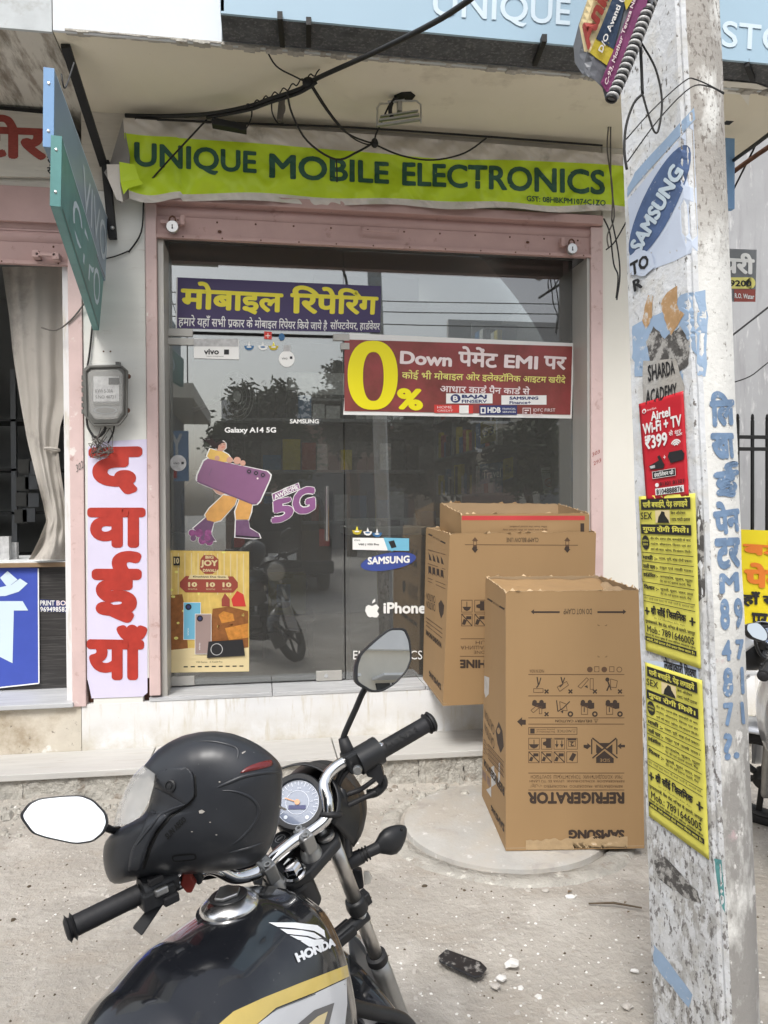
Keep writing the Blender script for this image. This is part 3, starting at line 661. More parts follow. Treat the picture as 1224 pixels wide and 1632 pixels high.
# wall shelves with packets at the right side and back
random.seed(11)
rk = thing('display_shelf', 'dark wall shelving full of accessory packets along the side wall', 'shelf', (2.0, 1.5, ZF))
for k in range(5): part('shelf_board', 'far_shutter', (1.72, 2.13, .95, 3.1, 1.30+k*.36, 1.32+k*.36), par=rk)
for y in (1.65, 2.35, 3.1): part('divider', 'far_shutter', (1.74, 2.13, y-.02, y, ZF, 3.1), par=rk)
WD = {'pack_white': 'white', 'pack_dark': 'black', 'pack_blue': 'blue', 'pack_yellow': 'yellow', 'pack_red': 'red'}; NTH = ['lowest', 'second lowest', 'middle', 'second highest', 'highest']
cols = ['pack_white', 'pack_dark', 'pack_white', 'pack_blue', 'pack_yellow', 'pack_red', 'pack_white']
for k in range(5):
    y = 1.0
    while y < 3.0:
        w_ = random.uniform(.07, .14); h = random.uniform(.13, .27); m = random.choice(cols)
        b = B(); b.box(1.76, 1.80, y, y+w_*.85, 1.322+k*.36, 1.322+k*.36+h); o = b.build('phone_packet', m, org=(1.78, y, 1.322+k*.36), bevel=.002)
        tag(o, f'{WD[m]} boxed phone accessory on the {NTH[k]} board of the side shelving', 'packet', f'{WD[m]} accessory packets on the {NTH[k]} side shelf'); y += w_
for (u0, v0, u1, v1, m, t, lb, cat_) in ((765, 740, 801, 772, 'pack_blue', 'Travel', 'blue printed card', 'blue card hanging on the shelving below the red sign'), (802, 732, 818, 766, 'pack_yellow', 'Flix', 'yellow card', 'yellow card hanging beside the blue card on the shelving'), (766, 672, 790, 708, 'pack_yellow', '53', 'yellow card', 'yellow card hanging just under the red sign inside the glass')):
    o = thing('hanging_card', cat_, 'card', P(u0, v0, Y=.93)); d = Draw(planeY(.93), o); b = B(); b.poly([P(u0, v0, Y=.94), P(u1, v0-4, Y=.94), P(u1, v1-6, Y=.94), P(u0, v1, Y=.94)], (0, .004, 0)); b.build('card_sheet', m, o)
    d.text(t, [(u0+4, v0+10), (u1-3, v0+6), (u1-3, v0+20), (u0+4, v0+24)], 'white_print' if m == 'pack_blue' else 'pack_dark', 24); d.done()
part('back_shelf', 'far_shutter', (-.5, 1.6, 2.9, 3.15, 1.4, 1.43), (-.5, 1.6, 2.9, 3.15, 1.9, 1.93), (-.5, 1.6, 2.9, 3.15, 2.4, 2.43), par=bl)
for k in range(3):
    x = -.45
    while x < 1.5:
        w_ = random.uniform(.08, .2); h = random.uniform(.12, .3); b = B(); b.box(x, x+w_*.9, 2.92, 3.05, 1.432+k*.5, 1.432+k*.5+h)
        m = random.choice(cols+['pack_dark']*5); tag(b.build('stock_box', m, org=(x, 3, 1.432+k*.5)), f'{WD[m]} stock box on the {["lowest", "middle", "top"][k]} shelf at the back of the shop', 'box', f'{WD[m]} stock boxes on the {["lowest", "middle", "top"][k]} back shelf'); x += w_
# air conditioner and wall fan, faint behind the glass
p = P(520, 620, Y=3.1); o = thing('air_conditioner', 'white split air conditioner on the back wall of the shop', 'air conditioner', (p.x, 3.1, p.z)); part('body', 'pack_white', (p.x-.4, p.x+.4, 2.95, 3.19, p.z-.14, p.z+.14), par=o, bevel=.02); part('louver', 'pack_dark', (p.x-.36, p.x+.36, 2.93, 2.949, p.z-.11, p.z-.08), par=o)
p = P(378, 632, Y=2.2); o = thing('wall_fan', 'grey wall fan tilted inside the glass door', 'fan', p); b = B(); ax = V((.75, -.65, -.1))
for r in (.07, .12, .17, .21): b.torus(p, ax, r, .003, 28, 5)
for k in range(12):
    f_, a, c = frame(ax); t = k*.5236; b.tube([p+(a*math.cos(t)+c*math.sin(t))*.03, p+(a*math.cos(t)+c*math.sin(t))*.21], .002, 4)
b.build('grille', 'steel', o); b = B(); b.cyl(p, p-ax.normalized()*.12, .05); b.tube([p-ax.normalized()*.1, (-.6, 2.4, p.z-.1)], .02, 8); b.build('motor', 'pack_white', o)
# ---------------------------------------------------------------- the shop on the left
ls = thing('print_shop', 'neighbouring shop with pink shutter, grey curtain and dark interior', 'building', (-2, .2, ZS))
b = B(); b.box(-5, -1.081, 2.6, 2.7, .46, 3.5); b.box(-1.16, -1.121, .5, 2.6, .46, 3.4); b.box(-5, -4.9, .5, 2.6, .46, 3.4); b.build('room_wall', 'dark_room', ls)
b = B(); b.box(-5, -1.1, .3, 2.6, 3.41, 3.5); b.build('room_ceiling', 'dark_room', ls)
b = B(); b.box(-5, -1.079, .01, .4, 3.40, 3.845); b.build('upper_wall', 'lintel_paint', ls)
b = B(); b.box(-5, -1.079, -.012, .02, 3.20, 3.398); b.build('lintel', 'pink_paint', ls, bevel=.003)
zt = P(50, 422, Y=.03).z
shutter(-4.6, -1.081, zt, 3.2, .02, 4, ls)
b = B(); p = P(60, 408, Y=0); q = P(92, 412, Y=0)
for a in (p, q): b.box(a.x-.018, a.x+.018, -.05, .022, a.z-.02, a.z+.02)
b.box(p.x, q.x, -.05, -.035, p.z-.012, p.z+.006); b.build('shutter_latch', 'pink_paint', ls, bevel=.003)
# curtain
L_ = [(425, 3), (500, 14), (560, 20), (600, 26), (650, 34), (700, 43), (750, 55), (800, 68), (830, 74), (860, 62), (892, 46)]
R_ = [(425, 112), (500, 111), (600, 110), (640, 107), (680, 96), (715, 92), (760, 98), (800, 104), (840, 108), (892, 114)]
def itp(T, v):
    for (a, x), (c, y) in zip(T, T[1:]):
        if v <= c: return x+(y-x)*(v-a)/(c-a)
    return T[-1][1]
def cur(s, t):
    v = 425+(892-425)*t; u = itp(L_, v)+(itp(R_, v)-itp(L_, v))*s; k = 1-.5*t
    y = .28+.030*math.sin(s*9+1.2*math.sin(t*3))*(.5+.5*t)+.009*math.sin(s*24+t*5)+.03*pnoise(V((s*5, t*1.6, 3)))+.03*pnoise(V((s*3, t*9, 0)))*t+(.05*math.sin(t*40+s*7)*max(0, t-.8)*3)
    return P(u, v, Y=y)
b = B(); b.grid(cur, 90, 110); o = b.build('curtain', 'curtain_cloth', smooth=True, org=P(60, 420, Y=.28)); tag(o, 'grey cloth curtain gathered and tied beside the dark shop opening', 'curtain')
b = B(); b.torus(P(83, 716, Y=.25), (0.1, .1, 1), .04, .008, 16, 6); b.build('tie', 'curtain_cloth', o, smooth=True)
# counter
zc = P(60, 897, Y=.30).z
lc = thing('print_counter', 'dark wood counter with pale top in the shop beside the curtain', 'counter', (-2, .4, ZS))
part('front_panel', 'wood_laminate', (-4.6, -1.122, .35, .37, ZS+.002, zc-.03), par=lc); part('top', 'wood_edge', (-4.6, -1.122, .31, .95, zc-.028, zc), par=lc, bevel=.004)
part('top_sheet', 'counter_white', (-4.6, -1.13, .315, .94, zc+.001, zc+.006), par=lc)
o = thing('blue_sign', 'blue printed board with a pale Hindi letter on the counter front', 'sign', P(30, 1000, Y=.34))
b = B(); b.poly([P(u, v, Y=.345) for u, v in ((-120, 898), (62, 905), (63, 1089), (-120, 1110))], (0, -.006, 0)); b.build('board', 'blue_panel', o)
d = Draw(planeY(.338), o, step=.0008); d.line([(61, 906), (62, 1089)], 2, 'white_print'); d.line([(-120, 1109), (62, 1089)], 2, 'white_print')
d.poly([(-20, 958), (36, 958), (45, 973), (22, 973), (20, 1057), (-2, 1046), (-2, 973), (-20, 973)], 'pale_print'); d.poly([(0, 921), (12, 910), (28, 924), (12, 936)], 'pale_print')
d.poly([(-15, 938), (0, 936), (18, 932), (32, 922), (44, 930), (30, 943), (8, 950), (-15, 950)], 'pale_print'); d.done()
o = thing('phone_label', 'small dark label with the print shop number on the wood counter', 'label', P(84, 968, Y=.35)); d = Draw(planeY(.348), o, step=.001)
b = B(); b.poly([P(u, v, Y=.3495) for u, v in ((63, 955), (106, 958), (106, 976), (63, 974))], (0, -.001, 0)); b.build('backing', 'navy', o)
d.text('PRINT', (64, 957, 87, 965), 'white_print', bold=.02); d.text('BO', (90, 957, 105, 965), 'pinkish_white', bold=.02); d.text('969498587', (64, 967, 108, 975), 'white_print', bold=.02); d.done()
random.seed(5)
for i in range(4):
    p = P(48+i*2, 892, Y=.45); b = B(); b.box(p.x, p.x+.26-i*.02, .4, .6, zc+.007+i*.008, zc+.013+i*.008); tag(b.build('paper_sheet', 'pack_white' if i % 2 else 'white_print', org=(p.x, .5, zc+.007+i*.008)), f'{["lowest","second","third","topmost"][i]} paper bundle of the pile at the curtain foot on the counter', 'papers')
for i, (u0, v0, u1, v1) in enumerate(((0, 855, 14, 890), (14, 865, 26, 890), (0, 870, 10, 893))):
    a, c = P(u0, v1, Y=.5+i*.06), P(u1, v0, Y=.5+i*.06); b = B(); b.box(a.x, c.x, a.y, a.y+.05, zc+.006, c.z); tag(b.build('small_box', 'pack_white', org=(a.x, a.y, zc)), ['tall pale packet at the counter end under the curtain opening', 'short pale packet beside the tall one on the counter', 'low pale packet in front on the dark shop counter'][i], 'packet')
o = thing('parts_shelf', 'dark metal shelving with small packets deep in the left shop', 'shelf', (-2, 2.2, ZS))
for z_ in (1.2, 1.55, 1.9, 2.3): part('shelf_board', 'far_dark', (-3.2, -1.25, 2.0, 2.4, z_-.02, z_), par=o)
part('post', 'far_shutter', (-2.0, -1.96, 2.0, 2.04, ZS, 2.7), par=o); part('post', 'far_shutter', (-1.5, -1.46, 2.0, 2.04, ZS, 2.7), par=o)
for i, (u, v) in enumerate(((36, 770), (50, 768), (35, 795), (52, 796), (33, 822), (46, 820), (38, 742), (56, 745))):
    p = P(u, v, Y=1.98); b = B(); b.box(p.x-.045, p.x+.05, 1.97, 1.99, p.z-.06, p.z+.05); tag(b.build('parts_packet', 'far_shutter' if i % 2 else 'meter_grey', org=p), 'grey clear packet hanging on the dark shelving behind the curtain', 'packet', 'packets hanging behind the curtain')
# painted lintel sign of the left shop
o = thing('painted_shop_sign', 'cream board with brush painted red Hindi letters above the curtain shop', 'sign', P(40, 230, Y=-.02))
b = B(); b.poly([P(u, v, Y=-.02) for u, v in ((-160, 160), (98, 184), (98, 283), (-160, 277))], (0, .02, 0)); b.build('board', 'lintel_paint', o)
d = Draw(planeY(-.02), o)
d.text('स्टोर', [(-95, 178), (77, 186), (77, 256), (-95, 250)], 'old_red_brush', bold=.045)
d.text('न', (75, 225, 87, 238), 'navy', bold=.03); d.text('राठौर', (75, 244, 112, 262), 'black_print', bold=.03); d.text('रोड (स', (75, 262, 110, 281), 'black_print', bold=.03); d.done()
part('gap_shadow_strip', 'black_iron', (-5, -1.08, -.015, .01, P(40, 176, Y=-.01).z-.01, P(40, 176, Y=-.01).z+.012), par=ls)  # dark strip standing in for the shadow in the gap over the sign

# ---------------------------------------------------------------- pilaster lettering, meter
o = thing('painted_column_sign', 'lilac painted strip with tall red Hindi letters on the white pilaster', 'sign', P(185, 900, Y=0))
b = B(); b.poly([P(u, v, Y=-.0015) for u, v in ((140, 712), (172, 703), (234, 700), (235, 1104), (228, 1110), (146, 1113), (139, 1080))], (0, -.0008, 0)); b.build('painted_ground', 'lilac_paint', o)
d = Draw(planeY(-.0025), o, step=.0006)
for t, q in (('द', [(141, 713), (227, 711), (227, 788), (141, 788)]), ('वा', [(139, 809), (232, 809), (232, 873), (139, 873)]), ('ई', [(146, 878), (226, 878), (226, 993), (146, 993)]), ('याँ', [(138, 994), (235, 996), (235, 1084), (138, 1084)])): d.text(t, q, 'red_brush', bold=.052, res=5)
d.done()
p = P(170, 630, Y=-.06)
mt = thing('electricity_meter', 'grey clear fronted electricity meter box on the white pilaster', 'meter box', p)
oc = [(136, 592), (144, 585), (194, 584), (203, 592), (202, 662), (190, 677), (150, 678), (138, 664)]
b = B(); b.poly([P(u, v, Y=-.006) for u, v in oc], (0, -.07, 0)); b.build('back_box', 'meter_grey', mt, bevel=.006)
inn = [(142, 596), (148, 591), (190, 590), (197, 597), (196, 656), (187, 668), (153, 669), (144, 658)]
b = B(); b.poly([P(u, v, Y=-.08) for u, v in inn], (0, -.035, 0)); b.build('clear_cover', 'clear_plastic', mt, bevel=.008, smooth=40)
b = B()
for i in range(len(oc)):
    q0, q1 = P(*oc[i], Y=-.08), P(*oc[(i+1) % 8], Y=-.08); b.tube([q0, q1], .006, 6)
b.build('cover_rim', 'meter_grey', mt)
b = B(); b.poly([P(u, v, Y=-.078) for u, v in ((149, 600), (190, 600), (190, 640), (149, 640))], (0, -.003, 0)); b.build('meter_plate', 'pack_white', mt)
d = Draw(planeY(-.0815), mt, step=.001); d.rect(173, 602, 190, 613, 'black_print', name='display'); d.rect(149, 642, 190, 646, 'meter_grey', name='display'); d.text('KWh 5-30A', (152, 620, 180, 626), 'black_print'); d.text('S.NO 40721', (152, 630, 184, 635), 'black_print')
d.disc(168, 654, 19, 'far_shutter', ry=6, name='seal_ring'); d.disc(168, 654, 16, 'meter_grey', 2, ry=4.4, name='seal_ring'); d.done()
b = B()
for v in (602, 612, 622, 636, 646, 656): q = P(134, v, Y=-.05); b.box(q.x-.012, q.x+.008, -.06, -.04, q.z-.012, q.z+.012)
b.cyl(P(134, 597, Y=-.05), P(134, 660, Y=-.05), .004); b.build('hinge', 'meter_grey', mt)
for u, v in ((205, 600), (204, 654)): q = P(u, v, Y=-.06); b = B(); b.ell(q, .012, .012, .014); b.build('latch_knob', 'rust', mt)
q = P(188, 581, Y=-.03); b = B(); b.box(q.x-.012, q.x+.012, -.04, -.006, q.z-.01, q.z+.014); b.build('top_lug', 'meter_grey', mt)
def wire(pts, r, lb, m='cable', name='wire', group=None, sm=5, cat_='wire', n=6):
    b = B(); b.tube(pts, r, n, sm=sm); return tag(b.build(name, m, org=pts[0], smooth=True), lb, cat_, group)
random.seed(2)
pts = [P(138, 660, Y=-.03), P(140, 680, Y=-.04), P(152, 697, Y=-.05), P(165, 690, Y=-.04), P(168, 680, Y=-.05)]
wire(pts, .007, 'thick dark cable looping under the meter box'); 
for k in range(6):
    c = [P(155+random.uniform(-8, 22), 682, Y=-.04)]+[P(160+random.uniform(-20, 22), 705+random.uniform(-10, 26), Y=-.02-random.random()*.05) for _ in range(7)]
    wire(c, .0022, 'thin tangled wire hanging below the meter box', 'wire_grey', group='tangled wires below the meter')
wire([P(182, 678, Y=-.03), P(180, 690, Y=-.03), P(172, 706, Y=-.02)], .005, 'short cable leaving the meter box bottom'); 
wire([P(138, 592, Y=-.02), P(143, 560, Y=-.015), P(147, 520, Y=-.015)], .006, 'dark cable running up from the meter behind the teal sign')
for u, v in ((165, 560), (176, 560), (190, 584)):
    q = P(u, v, Y=-.002); b = B(); b.ell(q, .005, .003, .005, n=6, m=4); b.build('screw_hole', 'rust', bl)
d = Draw(planeY(-.0145), bl); 
for t, (x, y) in (('303', (944, 719)), ('293', (946, 733))): d.text(t, [(x, y+3), (x+12, y-3), (x+12, y+3), (x, y+9)], 'old_red_brush')
for t, q in (('302', [(121, 741), (132, 733), (133, 745), (122, 753)]),): d.text(t, q, 'meter_grey')
d.done()

# ---------------------------------------------------------------- hanging box signs at the pilaster
hs_ = [('blue_box_sign', 'blue box sign with phone brand letters hanging above the teal one', 'vivo_lilac', 'vivo_blue', 'VIVO', (87, 110), (86, 236), (172, 348), (168, 448)),
       ('teal_box_sign', 'teal box sign with phone brand letters hanging below the blue one', 'oppo_teal', 'oppo_teal', 'OPPO', (99, 218), (97, 330), (166, 436), (158, 527))]
for n_, lb, m1, m2, t, a, c, e, f in hs_:
    o = thing(n_, lb, 'sign', P(*e, D=4.38)); A, C, E, G = P(*a, D=2.62), P(*c, D=2.62), P(*e, D=4.38), P(*f, D=4.38)
    th = V((-.034, -.004, 0)); b = B(); b.hexa([C, G, G+th, C+th, A, E, E+th, A+th]); b.build('sign_case', m1, o, bevel=.004)
    ed = B(); q_ = V((0, -.004, 0)); ed.hexa([C+q_, C, C+th, C+th+q_, A+q_, A, A+th, A+th+q_]); ed.build('end_cap', m2, o)
    n = (E-A).cross(C-A).normalized(); n = n if n.x > 0 else -n
    un = homog([(0, 0), (1, 0), (1, 1), (0, 1)], [(0, 0), (1, 0), (1, 1), (0, 1)])
    pj = lambda s, t_, off: A.lerp(E, s).lerp(C.lerp(G, s), t_)+n*off
    d = Draw(pj, o, step=.0015)
    # brand letters read from the street side inwards
    d.text(t, (.40, .22, .97, .80) if t == 'VIVO' else (.18, .25, .9, .8), 'sign_white' if t == 'VIVO' else 'pale_print', bold=.0, res=3); d.line([(.02, .03), (.98, .03)], .02, 'pale_print'); d.line([(.02, .97), (.98, .97)], .02, 'meter_grey'); d.done()
    for s in (.2, .8):
        q = A.lerp(C, s)+th*.5+q_; b = B(); b.ell(q, .006, .004, .006, n=6, m=4); b.build('screw', 'steel', o)
bt = B(); a, c, e = P(104, 72, Z=3.84), P(165, 262, Y=-.05), P(180, 381, Y=-.03)
def bar(b, p, q, wx, wy):
    d_ = (q-p).normalized(); s_ = d_.cross(V((0, 1, 0))).normalized() if abs(d_.y) < .9 else d_.cross(V((1, 0, 0))).normalized(); t_ = s_.cross(d_); b.obox((p+q)/2, d_*(q-p).length/2, s_*wx, t_*wy)
br = thing('sign_bracket', 'black iron bar bracket holding the two hanging box signs', 'bracket', a)
for (p, q) in ((a, c), (c+V((.01, 0, .02)), e)):
    b = B(); bar(b, p, q, .022, .02); b.build('bar', 'black_iron', br, bevel=.003)
q = P(179, 363, Y=-.055); b = B(); b.ell(q, .012, .01, .012, n=7, m=5); b.build('bolt', 'cast_alu', br)
wire([P(98, 118, D=2.65), P(104, 140, D=2.7), P(118, 100, D=3.2)], .003, 'tie wire between the blue box sign and the iron bar'); 
wire([P(205, 402, Y=-.01), P(225, 370, Y=-.02), P(229, 320, Y=-.05), P(234, 295, Y=-.08), P(330, 190, Y=-.2)], .005, 'thin black wire dropping from the cable in front of the lime banner')
wire([P(165, 413, Y=-.02), P(185, 408, Y=-.02), P(205, 400, Y=-.01)], .004, 'thin wire passing behind the teal sign on the white pilaster')
wire([P(66, 522, Y=.0), P(90, 526, Y=-.02), P(115, 508, Y=-.02), P(137, 480, Y=-.03)], .0045, 'short wire hanging across the curtain edge from the teal sign', 'wire_grey')
wire([P(168, 293, Y=-.1), P(200, 295, Y=-.1), P(226, 296, Y=-.1)], .004, 'wire holding the torn corner of the lime banner to the bracket')

# ---------------------------------------------------------------- the lime banner
bn = thing('lime_banner', 'wrinkled lime green banner reading UNIQUE MOBILE ELECTRONICS above the shutter', 'banner', P(600, 270, Y=-.06))
hq = unitq([(196, 188), (999, 247), (998, 339), (206, 316)])
def bdisp(s, t):
    f = .022*math.sin(s*9+2*t)+.013*math.sin(s*33-5*t)*(.4+.6*t)+.032*pnoise(V((s*22+t*3, t*3.0, 0)))+.016*pnoise(V((s*60-t*8, t*7, 4)))+.02*abs(pnoise(V((s*13+t*2, t*2, 8))))
    f += .045*math.exp(-((s-.04+t*.05)/.012)**2)*.5 - .03*math.exp(-((s-.075)/.015)**2)
    f += .03*math.exp(-(((t-.15-abs(s-.47)*1.4)/.10)**2))*math.exp(-((s-.47)/.2)**2)
    return f
def bpt(s, t):
    u, v = hq(s, t); v += 2.5*math.sin(s*25)*t+(5 if s < .08 else 0)*t*math.sin(s*60)-3*math.sin(math.pi*s)*(1-t)
    return P(u, v, Y=-.075-bdisp(s, t)+.05*(1-t)*0)
nu, nv = 260, 30
full = B(); full.grid(bpt, nu, nv); bbv = full.bvh()
def band(name, m, t0, t1, wav=0):
    b = B(); b.grid(lambda s, t: bpt(s, (t0(s) if callable(t0) else t0)+((t1(s) if callable(t1) else t1)-(t0(s) if callable(t0) else t0))*t), nu, 12); return b.build(name, m, bn, smooth=True)
g0 = lambda s: .17+.10*math.exp(-((s-.5)/.35)**2)+.01*math.sin(s*14); g1 = lambda s: .90-.0*s+.012*math.sin(s*19)
band('white_hem', 'banner_white', 0, g0); band('green_cloth', 'lime', g0, g1); band('white_hem', 'banner_white', g1, 1)
d = Draw(onto(bbv), bn, step=.0012); rr = [(213, 226, 276), (408, 241, 282), (430, 243, 288), (622, 257, 296), (640, 260, 298), (964, 271, 311)]
d.text('UNIQUE', [(214, 226), (409, 241), (409, 283), (214, 272)], 'banner_green', bold=.027, res=4, fine=.16)
d.text('MOBILE', [(429, 244), (620, 258), (620, 294), (429, 284)], 'banner_green', bold=.027, res=4, fine=.16)
d.text('ELECTRONICS', [(641, 258), (964, 271), (964, 311), (641, 296)], 'banner_green', bold=.027, res=4, fine=.16)
d.text('GST: 08HBKPM1074C1ZO', [(839, 312), (965, 319), (965, 328), (839, 321)], 'banner_green', bold=.02, fine=.4); d.done()
# torn corner folded at the left
b = B(); T = [P(u, v, Y=y) for u, v, y in ((196, 190, -.07), (207, 250, -.14), (175, 262, -.05), (166, 275, -.10), (178, 296, -.12), (192, 324, -.13), (200, 290, -.16), (206, 316, -.08))]
b.add(T, [(0, 1, 2), (2, 1, 6, 3), (3, 6, 4), (4, 6, 5), (5, 6, 7), (1, 7, 6)]); b.build('torn_corner', 'banner_back', bn, solid=.002)
b = B(); T = [P(u, v, Y=y) for u, v, y in ((170, 262, -.13), (190, 262, -.17), (192, 296, -.17), (196, 322, -.15), (186, 318, -.14), (172, 285, -.14))]; b.add(T, [(0, 1, 2, 3, 4, 5)]); b.build('torn_flap', 'banner_white', bn, solid=.002)
b = B(); T = [P(u, v, Y=y) for u, v, y in ((190, 258, -.18), (214, 262, -.15), (222, 285, -.15), (228, 293, -.14), (205, 300, -.16), (197, 310, -.17), (192, 290, -.18))]; b.add(T, [(0, 1, 2, 3, 4, 5, 6)]); b.build('torn_flap', 'lime', bn, solid=.002)

# ---------------------------------------------------------------- cables, floodlight frame
ca = [P(760, -12, Y=-1.9), P(745, 2, Y=-1.8), P(690, 37, Y=-1.5), P(600, 82, Y=-1.1), P(505, 125, Y=-.65), P(478, 142, Y=-.6), P(430, 158, Y=-.5), P(395, 170, Y=-.4), P(330, 182, Y=-.25), P(260, 185, Y=-.12), P(200, 184, Y=-.05)]
wire(ca, .0115, 'thick black overhead cable running down to the banner corner', name='overhead_cable', cat_='cable', n=10)
wire([p+V((0, 0, -.02)) for p in ca[4:9]], .007, 'second cable strand wound along the thick black cable', cat_='cable')
b = B(); q = [P(390+i*3.4, 171-i*1.5-(i > 20)*(i-20)*.3, Y=-.42-.006*i) for i in range(36)]
b.tube([p+V((0, math.cos(i*1.5)*.010, math.sin(i*1.5)*.010)) for i, p in enumerate(q)], .0035, 6, sm=3); tag(b.build('wire_winding', 'cable', org=q[0], smooth=True), 'thin wire wound round the thick black cable', 'wire')
wire([P(422, 74, Y=-.74), P(440, 105, Y=-.7), P(470, 122, Y=-.66), P(490, 132, Y=-.62)], .004, 'thin wire from the balcony edge down to the cable knot')
wire([P(495, 136, Y=-.6), P(520, 175, Y=-.45), P(550, 210, Y=-.3), P(585, 226, Y=-.2), P(597, 226, Y=-.2)], .005, 'wire sagging from the cable knot to the banner middle')
wire([P(498, 136, Y=-.58), P(530, 185, Y=-.4), P(560, 218, Y=-.3), P(585, 230, Y=-.2), P(597, 228, Y=-.2)], .004, 'lower of the two wires sagging from the cable knot')
wire([P(458, 146, Y=-.6), P(465, 180, Y=-.5), P(490, 225, Y=-.35), P(535, 254, Y=-.25), P(570, 242, Y=-.22), P(597, 226, Y=-.2)], .006, 'black wire looping low over the banner letters')
wire([P(597, 230, Y=-.2), P(640, 248, Y=-.2), P(690, 255, Y=-.2), P(740, 244, Y=-.18), P(775, 220, Y=-.15)], .005, 'wire hanging in a bow across the upper banner edge')
wire([P(600, 232, Y=-.2), P(598, 218, Y=-.25), P(608, 195, Y=-.35), P(622, 165, Y=-.42), P(634, 155, Y=-.45)], .005, 'wire rising from the banner to the floodlight frame')
for i, (pts, lb) in enumerate((([(536, 256), (537, 275), (537, 290)], 'short wire end hanging over the banner letter B'), ([(433, 160), (434, 180), (443, 196), (452, 196)], 'wire from the thick cable to the hanging black fuse'), ([(400, 166), (401, 185), (392, 205), (380, 206)], 'wire from the thick cable to the flat black fuse box'))): wire([P(u, v, Y=-.3) for u, v in pts], .004, lb)
b = B(); b.tube([P(450, 152, Y=-.3), P(446, 193, Y=-.3)], .018, 12); b.ell(P(449, 172, Y=-.3), .021, .021, .04); tag(b.build('hanging_fuse', 'wire_grey', smooth=40, org=P(450, 152, Y=-.3)), 'dark grey cylinder fuse hanging from the thick cable', 'fuse')
b = B(); a, c = P(338, 196, Y=-.25), P(393, 206, Y=-.25); b.obox((a+c)/2, (c-a)/2, V((0, .03, 0)), V((0, 0, .018))); tag(b.build('fuse_box', 'cable', org=a, bevel=.004), 'flat black fuse box hanging at the banner edge', 'fuse box')
b = B(); b.ell(P(597, 228, Y=-.2), .022, .02, .028, n=9, m=7); b.ell(P(492, 132, Y=-.62), .035, .02, .03, n=9, m=7); tag(b.build('tape_knot', 'cable', org=P(597, 228, Y=-.2), smooth=True), 'taped knot where the banner wires meet', 'knot')
fl = thing('floodlight_frame', 'empty metal floodlight frame hanging from the hole in the soffit', 'lamp', P(638, 150, Z=SL))
yy = -.42; q = lambda u, v: P(u, v, Y=yy)
b = B(); b.tube([q(601, 200), q(601, 172), q(606, 165), q(618, 165)], .006, 6); b.tube([q(645, 161), q(664, 161), q(671, 167), q(671, 196)], .006, 6); b.tube([q(618, 163), q(645, 160)], .009, 6); b.build('bow', 'steel', fl)
for (u0, v0, u1, v1, w_) in ((600, 200, 671, 190, .014), (604, 192, 668, 183, .012), (606, 186, 666, 177, .008)):
    b = B(); a, c = q(u0, v0), q(u1, v1); b.obox((a+c)/2, (c-a)/2, V((0, .012, 0)), V((0, 0, w_*.5))); b.build('cross_bar', 'cast_alu', fl, bevel=.002)
b = B(); a, c = q(633, 165), q(640, 177); b.obox((a+c)/2, V((.012, 0, 0)), V((0, .02, 0)), V((0, 0, .025))); b.build('bracket', 'cast_alu', fl)
b = B(); b.tube([P(636, 152, Z=SL+.05), q(624, 165), q(622, 180), q(626, 188)], .011, 6, sm=3); b.build('twisted_wires', 'cable', fl)
# loose wire ends at the right banner corner and cable along the top edge
wire([P(215, 189, Y=-.1), P(400, 197, Y=-.09), P(560, 203, Y=-.09), P(780, 218, Y=-.09), P(960, 232, Y=-.09)], .006, 'dark cable lying along the top edge of the lime banner')
for i, pts in enumerate(([(974, 166), (970, 200), (968, 240), (976, 300), (975, 350)], [(974, 166), (973, 230), (974, 290), (979, 345), (968, 375), (970, 395)], [(962, 348), (972, 372), (978, 420), (985, 440), (982, 475)], [(975, 350), (985, 400), (988, 440), (983, 478)], [(1000, 350), (980, 385), (966, 398)])):
    wire([P(u, v, Y=-.25) for u, v in pts], .0045, ['wire hanging straight from the pole poster over the banner end', 'second wire hanging down over the banner end', 'cut wire end dangling beside the utility pole', 'longest dangling wire beside the utility pole', 'short stray wire crossing toward the pink jamb'][i], 'wire_grey' if i < 2 else 'cable')
# ---------------------------------------------------------------- big light blue sign box on the balcony edge
bs = thing('fascia_sign', 'large light blue shop sign box mounted on the balcony edge', 'sign', (1, -.9, SL))
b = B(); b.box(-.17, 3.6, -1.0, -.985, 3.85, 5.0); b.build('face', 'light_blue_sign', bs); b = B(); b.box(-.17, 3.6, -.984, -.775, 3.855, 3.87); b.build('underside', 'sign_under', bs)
b = B(); b.box(-.172, -.155, -1.0, -.775, 3.86, 5.0); b.build('side', 'light_blue_sign', bs)
for u0, v0, u1, v1 in ((446, 24, 450, 70), (492, 33, 492, 70), (868, 60, 852, 100), (1190, 100, 1200, 125)):
    a, c = P(u0, v0, Z=3.848), P(u1, v1, Z=3.848); b = B(); bar(b, a, c, .018, .012); b.build('strut', 'black_iron', bs)
d = Draw(planeY(-1.0), bs, step=.002)
d.text('UNIQUE', [(691, -22), (910, -2), (908, 48), (689, 33)], 'sign_white', bold=.012, res=4); d.text('STORE', [(1152, 32), (1324, 52), (1322, 92), (1150, 74)], 'sign_white', bold=.012, res=4); d.done()
